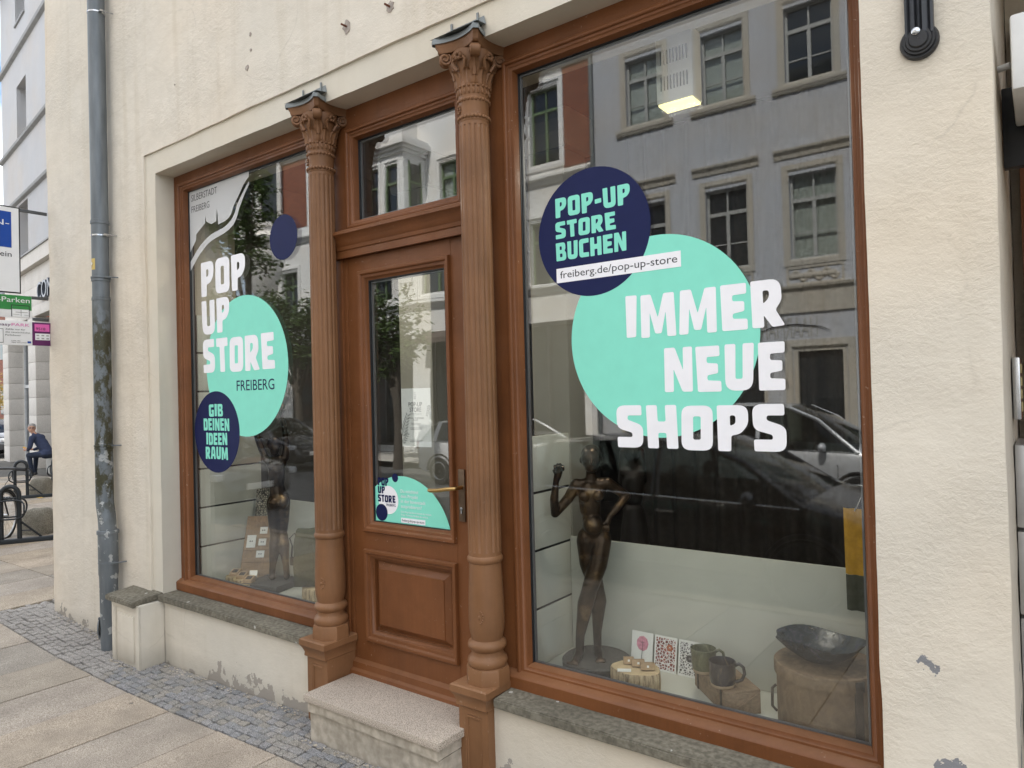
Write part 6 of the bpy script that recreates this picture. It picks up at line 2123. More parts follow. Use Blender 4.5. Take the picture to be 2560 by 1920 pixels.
for (a, b_, c, d) in gsh:
    sw = part_empty('shop_window', wb, ((a + b_) / 2, FYO, c))
    mb = MB(); mb.rect_sweep(a, b_, c, d, [(0, FYO - .12), (0, FYO - .02), (.08, FYO - .02), (.09, FYO - .12)]); mb.box((a + b_) / 2 - .04, (a + b_) / 2 + .04, FYO - .15, FYO - .04, c + .09, d - .09); mb.build('frame', 'far_dark', sw)
    mb = MB(); mb.box(a + .09, b_ - .09, FYO - .2, FYO - .18, c + .09, d - .09); mb.build('pane', 'far_glass', sw)
mb = MB()
n = 40
for (a, b_) in ((-16.1, -13.1),):
    v = []
    for i in range(n + 1):
        x = a + (b_ - a) * i / n
        v += [(x, FYO + .02, 4.06), (x, FYO + .62, 3.80), (x, FYO + .64, 3.66 - .05 * abs(math.sin(i * 1.6)))]
    mb.add(v, [q for i in range(n) for q in ((i * 3, i * 3 + 3, i * 3 + 4, i * 3 + 1), (i * 3 + 1, i * 3 + 4, i * 3 + 5, i * 3 + 2))])
mb.build('awning', 'awning_cloth', wb)
mb = MB(); mb.box(-10.66, -9.80, FYO + .002, FYO + .02, 8.30, 14.8); mb.build('brick_strip', 'far_brick', wb)
mb = MB(); mb.box(-24.35, -22.25, FYO + .002, FYO + .02, 8.55, 14.8); mb.build('brick_strip', 'far_brick', wb)
for z in (8.10, 4.98, 11.3):
    mb = MB(); mb.prism([(FYO, z - .16), (FYO + .06, z - .15), (FYO + .10, z - .04), (FYO + .20, z), (FYO + .20, z + .07), (FYO, z + .12)], 'x', -25.0, -9.80); mb.build('string_course', 'far_white', wb)
# pilaster with small bracket
mb = MB(); mb.box(-17.35, -16.42, FYO + .002, FYO + .10, 5.12, 8.0); mb.box(-17.2, -16.6, FYO + .1, FYO + .2, 5.75, 5.9); mb.prism([(-17.1, 5.75), (-16.7, 5.75), (-16.85, 5.4), (-16.95, 5.4)], 'y', FYO + .1, FYO + .18); mb.build('pilaster', 'far_white', wb)
# bay window
oy = FYO + 1.0
bay = part_empty('bay_window', wb, (-17.4, oy, 7.3))
mb = MB()
bw = [(-18.62, -18.02, 7.75, 9.42), (-17.62, -17.18, 7.75, 9.42), (-16.86, -16.32, 7.75, 9.42)]
wall_holes(mb, -18.9, -16.05, 7.2, 10.0, bw, oy, oy - .14)
mb.quad((-16.05, oy, 7.2), (-16.05, oy, 10.0), (-16.05, FYO, 10.0), (-16.05, FYO, 7.2)); mb.quad((-18.9, oy, 7.2), (-18.9, FYO, 7.2), (-18.9, FYO, 10.0), (-18.9, oy, 10.0)); mb.quad((-18.9, oy, 7.2), (-16.05, oy, 7.2), (-16.05, FYO, 7.2), (-18.9, FYO, 7.2))
mb.build('wall', 'far_white', bay)
mb = MB(); mb.box(-16.05, -16.03, FYO + .28, FYO + .72, 7.75, 9.42); mb.build('side_pane', 'far_glass', bay)
mb = MB(); mb.box(-16.045, -16.01, FYO + .22, FYO + .28, 7.7, 9.5); mb.box(-16.045, -16.01, FYO + .72, FYO + .78, 7.7, 9.5); mb.box(-16.045, -16.012, FYO + .28, FYO + .72, 8.78, 8.85); mb.build('side_frame', 'far_frame_green', bay)
mb = MB()
for h, z0, z1 in ((.10, 9.72, 9.82), (.18, 9.82, 9.92), (.28, 9.92, 10.08), (.20, 10.08, 10.2)):
    mb.box(-18.9 - h, -16.05 + h, FYO, oy + h, z0, z1)
mb.box(-18.6, -16.35, FYO, oy - .3, 10.2, 11.2)
mb.build('cornice', 'far_white', bay)
for (a, b_, c, d) in bw:
    zt_ = 8.8
    mb = MB(); mb.rect_sweep(a, b_, c, d, [(0, oy - .10), (0, oy - .05), (.05, oy - .05), (.05, oy - .10)]); mb.box(a + .05, b_ - .05, oy - .11, oy - .045, zt_ - .03, zt_ + .03); mb.build('frame', 'far_frame_green', bay)
    mb = MB(); mb.box(a + .05, b_ - .05, oy - .13, oy - .12, c + .05, d - .05); mb.build('pane', 'far_glass', bay)
    mb = MB(); mb.rect_sweep(a - .12, b_ + .12, c - .08, d + .16, [(0, oy), (0, oy + .04), (.07, oy + .05), (.12, oy + .01), (.12, oy)]); mb.build('surround', 'far_white', bay)
# turret
tx, ty = -24.9, FYO - .2
tur = part_empty('turret', wb, (tx, ty, 7))
mb = MB(); mb.lathe([(.5, 6.0), (.9, 6.5), (1.15, 7.1), (1.25, 7.45), (1.3, 7.55), (1.3, 8.10)], tx, ty, 40); mb.build('corbel', 'far_white', tur, 40)
mb = MB(); mb.lathe([(1.32, 8.10), (1.55, 8.18), (1.60, 8.3), (1.45, 8.42), (1.25, 8.5)], tx, ty, 40); mb.build('ring_moulding', 'far_white', tur, 40)
mb = MB(); mb.lathe([(1.18, 8.45), (1.18, 12.6)], tx, ty, 40); mb.build('wall', 'far_white', tur, 40)
for a in (35, 80, 125):
    q = math.radians(a)
    cx_, cy_ = tx + 1.17 * math.cos(q), ty + 1.17 * math.sin(q)
    M = Matrix.Translation((cx_, cy_, 0)) @ Matrix.Rotation(q - PI / 2, 4, 'Z')
    mb = MB(); mb.box(-.30, .30, -.05, .03, 8.9, 11.1); mb.build('pane', 'far_glass', tur, None, M)
    mb = MB(); mb.rect_sweep(-.42, .42, 8.75, 11.25, [(0, -.1), (0, .10), (.10, .10), (.14, .02)]); mb.build('surround', 'far_white', tur, None, M)
mb = MB(); mb.lathe([(1.5, 12.6), (1.45, 12.75), (1.0, 13.6), (.5, 14.8), (.05, 16.2)], tx, ty, 32); mb.build('roof', 'roof_slate', tur, 40)
mb = MB(); mb.prism([(FYO + .5, 14.8), (FYO - 5, 18.6), (FYO - 10, 14.8)], 'x', -25.0, -9.80); mb.build('roof', 'roof_slate', wb)
# distant church spire beyond the tree
t = thing('church_spire', 'far dark slender church spire, mirrored in the frosted corner of the left window', 'church', (-95, -52, 0))
mb = MB(); mb.box(-97, -93, -54, -50, -.1, 22); mb.build('tower', 'far_trim', t)
mb = MB(); mb.lathe([(2.4, 22), (1.2, 28), (.15, 38)], -95, -52, 8); mb.build('spire', 'roof_slate', t)

# ================================================================== TREES (mirrored)
def leaf_mat(name, a, b_):
    m, t, b = _new(name)
    oi = t.nodes.new('ShaderNodeNewGeometry')
    r = ramp(t, oi.outputs['Random Per Island'], [(0, a), (1, b_)])
    t.links.new(r.outputs['Color'], b.inputs['Base Color'])
    b.inputs['Roughness'].default_value = .5
    tr = N(t, 'ShaderNodeBsdfTranslucent'); t.links.new(r.outputs['Color'], tr.inputs['Color'])
    mx_ = t.nodes.new('ShaderNodeMixShader'); mx_.inputs[0].default_value = .3
    o = t.nodes['Material Output']
    t.links.new(b.outputs[0], mx_.inputs[1]); t.links.new(tr.outputs[0], mx_.inputs[2]); t.links.new(mx_.outputs[0], o.inputs['Surface'])
leaf_mat('leaf_green', (.03, .06, .014), (.10, .16, .04))
leaf_mat('leaf_autumn', (.10, .10, .02), (.36, .22, .03))
simple('tree_bark', (.10, .085, .07), .9, 0, .3, 12, .5)
def tree(x, y, z0, h_tr, crown, label, leafs='leaf_green', n=2600, ls=.16, seed=1):
    """crown: list of (dx, dy, z, rx, rz) lobes"""
    r_ = random.Random(seed)
    t = thing('tree', label, 'tree', (x, y, z0))
    mb = MB()
    mb.tube([(x, y, z0 - .05), (x + .05, y, z0 + h_tr * .5), (x, y + .04, z0 + h_tr)], [.16, .12, .10], 10)
    for dx, dy, z, rx, rz in crown:
        mb.tube([(x, y, z0 + h_tr * .8), (x + dx * .5, y + dy * .5, (z0 + h_tr + z) / 2), (x + dx, y + dy, z)], [.085, .055, .02], 7)
    mb.build('trunk', 'tree_bark', t, 60)
    mb = MB()
    tot = sum(c[3] ** 2 * c[4] for c in crown)
    for dx, dy, z, rx, rz in crown:
        k = int(n * rx * rx * rz / tot)
        cl = [(r_.gauss(0, .5), r_.gauss(0, .5), r_.gauss(0, .5)) for _ in range(22)]
        for _ in range(k):
            c0 = r_.choice(cl)
            p = Vector((x + dx + rx * (c0[0] + r_.gauss(0, .17)), y + dy + rx * (c0[1] + r_.gauss(0, .17)), z + rz * (c0[2] + r_.gauss(0, .17))))
            a = r_.uniform(0, 6.28); tl = r_.uniform(-.9, .5)
            d = Vector((math.cos(a) * math.cos(tl), math.sin(a) * math.cos(tl), math.sin(tl)))
            s_ = d.cross(Vector((r_.uniform(-.4, .4), r_.uniform(-.4, .4), 1))).normalized()
            l_ = ls * r_.uniform(.6, 1.25)
            nn = s_.cross(d) * l_ * .12
            mb.add([(p)[:], (p + d * l_ * .45 + s_ * l_ * .30 - nn)[:], (p + d * l_)[:], (p + d * l_ * .45 - s_ * l_ * .30 - nn)[:]], [(0, 1, 2), (0, 2, 3)])
    me = bpy.data.meshes.new('crown')
    off = root_loc(t)
    me.from_pydata([(p[0] - off.x, p[1] - off.y, p[2] - off.z) for p in mb.v], [], mb.f)
    me.update()
    link_mesh('crown', me, leafs, t)
    return t
tree(-21.0, -10.6, -.0, 4.6, [(.45, 0, 9.3, .60, .60), (.15, 0, 8.65, .75, .6), (0, 0, 8.0, .8, .6), (-1.05, 0, 8.0, .7, .5), (-2.1, .1, 8.1, .6, .45), (0, 0, 7.25, .75, .55), (.2, .2, 6.6, .8, .6)], 'tall thin street tree beside the round turret, mirrored in the left window', n=3600, ls=.19, seed=4)
tree(-22.6, -10.9, -.0, 2.6, [(-1.2, 0, 4.9, .9, .8), (.2, .2, 5.0, 1.0, .8), (1.3, 0, 4.6, 1.0, .8), (0, 0, 3.8, 1.3, .7)], 'low broad street tree left of the tall thin one, mirrored in the left window', n=3600, ls=.19, seed=19)
tree(-18.7, -10.8, -.0, 2.6, [(-.9, 0, 4.8, 1.0, .8), (.5, .2, 4.5, 1.0, .8), (0, 0, 3.7, 1.2, .7), (1.4, 0, 3.8, .9, .7), (-1.6, 0, 3.9, .9, .7)], 'low spreading street tree right of the tall thin one, mirrored in the left window', n=3800, ls=.19, seed=9)
tree(-14.4, -10.9, -.0, 2.2, [(-.5, 0, 4.2, .8, .9), (.4, .2, 3.6, .8, .7), (-.9, 0, 3.4, .8, .7)], 'small street tree in front of the white house, mirrored in the door glass', n=2200, ls=.20, seed=13)

# ================================================================== CARS
def car_paint(name, col, rough=.25, metal=.0):
    m, t, b = _new(name)
    b.inputs['Base Color'].default_value = c4(col); b.inputs['Roughness'].default_value = rough; b.inputs['Metallic'].default_value = metal
    b.inputs['Coat Weight'].default_value = .8; b.inputs['Coat Roughness'].default_value = .04
car_paint('paint_black', (.004, .004, .006))
car_paint('paint_silver', (.60, .62, .65), .35, .4)
car_paint('paint_white', (.72, .73, .74))
car_paint('paint_dark', (.020, .022, .028))
glass('car_glass', (.30, .34, .33), 1.45)
simple('tyre_rubber', (.02, .02, .021), .8)
simple('rim_alloy', (.45, .46, .47), .3, .9)
simple('rim_dark', (.02, .02, .022), .4, .5)
simple('car_trim', (.012, .012, .013), .5)
simple('car_light', (.62, .64, .66), .1)
simple('car_taillight', (.35, .012, .012), .15)
simple('seat_cloth', (.02, .02, .021), .9)
def car(label, paint_, L=4.25, W=1.78, H=1.47, group='cars parked along the street', plate=None):
    """front towards +X, centre of the wheelbase at the origin, wheels on z=0"""
    t = thing('parked_car', label, 'car', (0, 0, 0), group)
    hw = W / 2
    f = L / 4.25
    # station: x, z_belt/hood (shoulder), z_roof, half width, roof half width
    S = [(-2.12, .62, .66, .66, .50), (-2.08, .90, .92, .76, .58), (-1.98, .96, 1.10, .83, .58), (-1.80, .965, 1.33, .86, .60), (-1.45, .955, 1.43, .885, .62), (-.8, .945, 1.47, .89, .635), (-.1, .93, 1.475, .89, .64), (.35, .92, 1.44, .89, .63), (.75, .91, 1.28, .885, .64), (1.15, .90, 1.06, .875, .70), (1.32, .89, .95, .865, .76), (1.65, .82, .86, .84, .74), (1.95, .70, .74, .77, .66), (2.08, .58, .62, .68, .56), (2.13, .48, .50, .58, .45)]
    rows = []
    for x, zb, zr, w_, wr in S:
        x *= f; w_ *= W / 1.78; wr *= W / 1.78
        k = H / 1.47
        zb *= (k + 1) / 2; zr *= k
        low = .22 + .06 * (abs(x) > 1.9 * f)
        half = [(0.0, low), (w_ * .80, low), (w_ * .97, low + .06), (w_, (low + zb) * .5), (w_ * .985, zb - .05), (w_ * .955, zb), (wr + (w_ * .955 - wr) * .5, zb + (zr - zb) * .5), (wr, zr - .05 if zr - zb > .12 else zr - .012), (wr * .80, zr - .012), (0, zr)]
        rows.append([(x, -y, z) for y, z in half] + [(x, y, z) for y, z in half[-2:0:-1]])
    n = len(rows[0])
    v = [p for r in rows for p in r]
    body_f, glass_f, roof_f = [], [], []
    for i in range(len(rows) - 1):
        xm = (S[i][0] + S[i + 1][0]) / 2
        for k in range(n):
            k2 = (k + 1) % n
            fc = (i * n + k, i * n + k2, (i + 1) * n + k2, (i + 1) * n + k)
            kk = k if k < 9 else (n - 1 - k)
            side = kk in (5, 6)
            top = kk in (7, 8)
            if side and 2 <= i <= 8: glass_f.append(fc)
            elif top and 7 <= i <= 9: glass_f.append(fc)
            elif side and i == 9: glass_f.append(fc)
            elif top and 1 <= i <= 2: glass_f.append(fc)
            else: body_f.append(fc)
    body_f.append(tuple(range(n))); body_f.append(tuple((len(rows) - 1) * n + k for k in range(n))[::-1])
    def sub(faces, name, mat):
        me = bpy.data.meshes.new(name); me.from_pydata(v, [], faces)
        bm = bmesh.new(); bm.from_mesh(me)
        bmesh.ops.delete(bm, geom=[q for q in bm.verts if not q.link_faces], context='VERTS')
        bmesh.ops.recalc_face_normals(bm, faces=bm.faces)
        bm.to_mesh(me); bm.free()
        o = link_mesh(name, me, mat, t, 40)
        return o
    sub(body_f, 'body', paint_)
    sub(glass_f, 'windows', 'car_glass')
    for s in (-1, 1):
        # pillars
        mb = MB()
        def at(i, k):
            p = rows[i][k]
            return Vector((p[0], s * abs(p[1]) * 1.006, p[2]))
        for i, wd in ((6, .035), (4, .05)):
            a, b_ = at(i, 5), at(i, 7)
            mb.tube([a, (a + b_) / 2 + Vector((0, s * .012, .01)), b_], wd, 6)
        mb.build('pillar', paint_, t, 60)
        mb = MB(); mb.tube([at(10, 5), at(9, 6), at(8, 7), at(7, 7)], .032, 6); mb.build('windscreen_pillar', paint_, t, 60)
        mb = MB(); mb.tube([at(i, 5) + Vector((0, s * .006, 0)) for i in range(3, 11)], .010, 6); mb.build('belt_trim', 'steel', t, 60)
        # mirror
        mb = MB(); mp_ = at(8, 5) + Vector((.12 * f, s * .14, .07)); mb.ell(mp_, (.06, .105, .072), 14, 10); mb.tube([mp_ - Vector((0, s * .09, .03)), at(8, 5) + Vector((.13, -s * .02, .0))], .022, 6); mb.build('mirror', paint_, t, 60)
        # handles
        for xx in (-.95, .02):
            mb = MB(); mb.box(xx * f - .10, xx * f + .10, s * hw * .965 - .02 + (.012 if s > 0 else -.012), s * hw * .965 + .02 + (.012 if s > 0 else -.012), .80, .826, .006); mb.build('door_handle', 'steel' if paint_ == 'paint_black' else paint_, t, 40)
        # door gaps
        for xx in (-.88, .12, 1.05):
            mb = MB(); mb.box(xx * f - .004, xx * f + .004, s * hw * 1.0 - .006, s * hw * 1.0 + .003, .34, .80); mb.build('door_gap', 'car_trim', t)
        mb = MB(); mb.box(1.80 * f, 2.03 * f, s * .74 - .12, s * .74 + .03, .62, .74, .02); mb.build('headlight', 'car_light', t, 40)
        mb = MB(); mb.box(-2.09 * f, -1.90 * f, s * .74 - .10, s * .74 + .04, .78, .96, .02); mb.build('tail_light', 'car_taillight', t, 40)
        for xx in (-1.28, 1.32):
            M = Matrix.Translation((xx * f, s * (hw - .10), .315)) @ Matrix.Rotation(PI / 2, 4, 'X')
            mb = MB(); mb.lathe([(.20, -.10), (.29, -.11), (.315, -.08), (.318, 0), (.315, .08), (.29, .11), (.20, .10)], 0, 0, 36)
            wh = mb.build('wheel', 'tyre_rubber', t, 50, M)
            mb = MB()
            mb.lathe([(.205, -.112), (.195, -.118), (.18, -.10), (.06, -.085), (.045, -.10), (.001, -.10)], 0, 0, 30, cap=False)
            mb.lathe([(.205, .112), (.195, .118), (.18, .10), (.06, .085), (.045, .10), (.001, .10)], 0, 0, 30, cap=False)
            mb.build('rim', 'rim_dark' if paint_ in ('paint_black', 'paint_dark') else 'rim_alloy', wh, 40, M)
            # arch lining
            mb = MB()
            pts = [(xx * f + .365 * math.cos(a), s * hw * .975, .315 + .365 * math.sin(a)) for a in [PI * q / 16 for q in range(17)]]
            mb.tube(pts, .028, 6); mb.build('wheel_arch', 'car_trim', t, 60)
    for xx, y in ((.15, -.38), (.15, .38), (-.75, -.38), (-.75, .38)):
        mb = MB(); mb.box(xx * f - .22, xx * f - .08, y - .24, y + .24, .45, .98, .05); mb.ell((xx * f - .17, y, 1.10), (.05, .13, .09), 10, 6); mb.build('seat', 'seat_cloth', t, 60)
    mb = MB(); mb.tube([(.62 * f + .02 * math.sin(a) * 0 + .05 * math.sin(a), .38 + .18 * math.cos(a), .92 + .17 * math.sin(a)) for a in [2 * PI * q / 24 for q in range(24)]], .014, 6, True); mb.build('steering_wheel', 'car_trim', t, 60)
    mb = MB(); mb.box(2.10 * f, 2.145 * f, -.42, .42, .30, .44, .02); mb.build('grille', 'car_trim', t, 40)
    mb = MB(); mb.box(2.146 * f, 2.158 * f, -.26, .26, .44, .55, .004); mb.build('number_plate', 'paper_white', t, 40)
    mb = MB(); mb.box(-2.148 * f, -2.125 * f, -.26, .26, .52, .63, .004); mb.build('number_plate', 'paper_white', t, 40)
    return t
c = car('black hatchback parked at the kerb close to the shop, mirrored in the large window', 'paint_black', 4.3, 1.78, 1.52); c.location = (-3.05, -4.40, -.05)
c = car('silver grey car parked across the street, mirrored beside the last letters of the large window', 'paint_silver', 4.5, 1.82, 1.74); c.location = (-3.64, -9.45, -.05)
c = car('white hatchback across the street, mirrored in the door glass', 'paint_white', 4.1, 1.75, 1.48); c.location = (-9.75, -9.75, -.05)
c = car('dark grey car parked behind the black one, mirrored low in the left window', 'paint_dark', 4.3, 1.76, 1.46); c.location = (-13.4, -4.45, -.05)
c = car('dark car across the street beside the street trees, mirrored in the left window', 'paint_dark', 4.4, 1.78, 1.5); c.location = (-18.6, -9.7, -.05)
c = car('dark car at the far left edge of the forecourt', 'paint_dark', 4.3, 1.76, 1.46); c.location = (-33.1, 7.4, .05); c.rotation_euler = (0, 0, math.radians(8))

# ================================================================== LEFT BACKGROUND: BANK BUILDING
stone('clad_stone', (.56, .52, .47), (.70, .66, .605), 60, .7, bmp=.08, stain=.12)
plaster('bank_plaster', (.50, .495, .50), .45, grime=.35)
simple('bank_ledge', (.30, .30, .30), .7, 0, .1, 4)
simple('bank_frame', (.62, .63, .64), .4)
simple('letter_grey', (.07, .085, .11), .35, .4)
bank = thing('bank_building', 'pale grey plastered building with stone piers and ledges at the left edge', 'building', (-29.30, 6.457, .0))
BR = math.atan2(-.141, .99)
bank.rotation_euler = (0, 0, BR)
class BM_(MB):
    """local frame: x along the facade, y into the building"""
    def put(s, name, mat, parent, smooth=None):
        me = bpy.data.meshes.new(name)
        me.from_pydata(s.v, [], s.f)
        bm = bmesh.new(); bm.from_mesh(me); bmesh.ops.recalc_face_normals(bm, faces=bm.faces); bm.to_mesh(me); bm.free()
        return link_mesh(name, me, mat, parent, smooth)
S0, S1 = .22, 21.3  # the run beyond the visible bays is unseen, added to block the sun
wx = [(2.62 + 4.0 * k, 3.98 + 4.0 * k) for k in range(4)]
holes = [(a, b_, 10.62, 12.42) for a, b_ in wx] + [(a, b_, 6.72, 8.50) for a, b_ in wx] + [(a, b_, 14.45, 15.9) for a, b_ in wx]
mb = BM_()
wall_holes(mb, S0, S1, 6.60, 16.4, holes, 0.0, .35)
mb.quad((S0, 0, 6.6), (S0, 0, 16.4), (S0, 9, 16.4), (S0, 9, 6.6))
mb.quad((S1, 0, 0), (S1, 9, 0), (S1, 9, 16.4), (S1, 0, 16.4)); mb.quad((S0, 9, 0), (S1, 9, 0), (S1, 9, 16.4), (S0, 9, 16.4)); mb.quad((S0, 0, 16.4), (S1, 0, 16.4), (S1, 9, 16.4), (S0, 9, 16.4))
mb.put('wall', 'bank_plaster', bank)
for (a, b_, c_, d_) in holes[:3] + holes[4:7] + holes[8:11]:
    wv = bpy.data.objects.new('window', None); COL.objects.link(wv); wv.parent = bank; wv.empty_display_size = .1
    mb = BM_(); mb.rect_sweep(a, b_, c_, d_, [(0, .34), (0, .28), (.07, .28), (.07, .34)]); xm = (a + b_) / 2
    mb.box(xm - .04, xm + .04, .285, .335, c_ + .07, d_ - .07); mb.box(a + .07, xm - .04, .29, .33, c_ + .55, c_ + .60); mb.box(xm + .04, b_ - .07, .29, .33, c_ + .55, c_ + .60)
    mb.put('frame', 'bank_frame', wv)
    mb = BM_(); mb.box(a + .05, b_ - .05, .31, .32, c_ + .05, d_ - .05); mb.put('pane', 'far_glass', wv)
    mb = BM_(); mb.box(a - .02, b_ + .02, -.05, .3, c_ - .06, c_ + .002); mb.put('sill', 'bank_ledge', wv)
for z, h in ((6.20, .46), (8.58, .14), (10.44, .14), (13.42, .16)):
    mb = BM_()
    if h > .3:
        mb.box(S0 - .1, S1, -.16, .3, z, z + h - .05); mb.put('ledge', 'clad_stone', bank)
        mb = BM_(); mb.box(S0 - .12, S1, -.20, -.0, z + h - .048, z + h); mb.put('ledge_cap', 'bank_ledge', bank)
    else:
        mb.prism([(0.0, z), (-.10, z + .03), (-.12, z + h * .7), (0, z + h)], 'x', S0 - .05, S1); mb.put('ledge', 'bank_ledge', bank)
# stone cladding of the ground floor: head panels and piers, each slab a piece
for r_, (z0, z1) in enumerate(((4.72, 5.04), (5.045, 5.60), (5.605, 6.195))):
    x = S0
    while x < 9.5:
        w_ = 1.05 if r_ else 1.05
        mb = BM_(); mb.box(x + .004, x + w_ - .004, 0.0, .30, z0, z1, .004); mb.put('cladding_panel', 'clad_stone', bank, 40)
        x += w_
mb = BM_(); mb.box(9.68, S1, 0, .3, 0, 6.195); mb.put('hidden_wall_base', 'clad_stone', bank)
for a, b_ in ((-.28, .62), (3.68, 4.66), (7.62, 8.58)):
    z = .05
    k = 0
    while z < 4.70:
        h = .545
        mb = BM_(); mb.box(a, b_, -.0 + .001 * (k % 2), .62, z, min(z + h, 4.715) - .008, .004); mb.put('pier_block', 'clad_stone', bank, 40)
        z += h; k += 1
# glazing between the piers
simple('bank_glass_dark', (.03, .035, .04), .05, 0, .1, 2, spec=.8)
for a, b_ in ((.62, 3.68), (4.66, 7.62)):
    sw = bpy.data.objects.new('shop_window', None); COL.objects.link(sw); sw.parent = bank
    mb = BM_(); mb.rect_sweep(a, b_, .05, 4.72, [(0, .55), (0, .45), (.09, .45), (.09, .55)])
    for q in (.36, .66):
        xx = a + (b_ - a) * q
        mb.box(xx - .04, xx + .04, .46, .54, .14, 4.63)
    mb.box(a + .09, b_ - .09, .465, .535, 2.60, 2.70)
    mb.put('frame', 'bank_frame', sw)
    mb = BM_(); mb.box(a + .05, b_ - .05, .50, .51, .1, 4.68); mb.put('pane', 'bank_glass_dark', sw)
mb = BM_(); mb.tube([(2.55, .40, 1.0), (2.55, .40, 2.35)], .025, 8); mb.tube([(2.55, .40, 1.1), (2.55, .46, 1.1)], .015, 6); mb.tube([(2.55, .40, 2.25), (2.55, .46, 2.25)], .015, 6); mb.put('door_pull', 'steel', bank, 60)
mb = BM_(); mb.prism([(-.5, 16.4), (4.5, 19.0), (9.4, 16.4)], 'x', S0 - .2, S1); mb.put('roof', 'roof_slate', bank)
# the first letters of the name on the fascia
def fascia(s, x0, x1, z0, z1):
    o = font_mesh('fascia_lettering', s, x0, x1, z0, z1, 0, 'letter_grey', None, .05)
    for v in o.data.vertices:
        v.co.y -= .06
    o.parent = bank
fascia('COM', 5.50, 7.25, 5.10, 5.62)

# ------------------------------------------------------------------ seat block and the man on it
t = thing('stone_bench', 'pale concrete seat block in front of the bank, a man sitting on it', 'bench', (-21.5, 5.5, .05))
mb = MB()
bm = bmesh.new(); bmesh.ops.create_cube(bm, size=1)
bmesh.ops.bevel(bm, geom=list(bm.edges), offset=.08, segments=3, affect='EDGES')
mb.addbm(bm, Matrix.Translation((-21.45, 5.50, .05 + .26)) @ Matrix.Rotation(-.10, 4, 'Z') @ Matrix.Diagonal((2.4, .7, .52, 1)))
mb.build('seat_block', 'concrete_pale', t, 50)

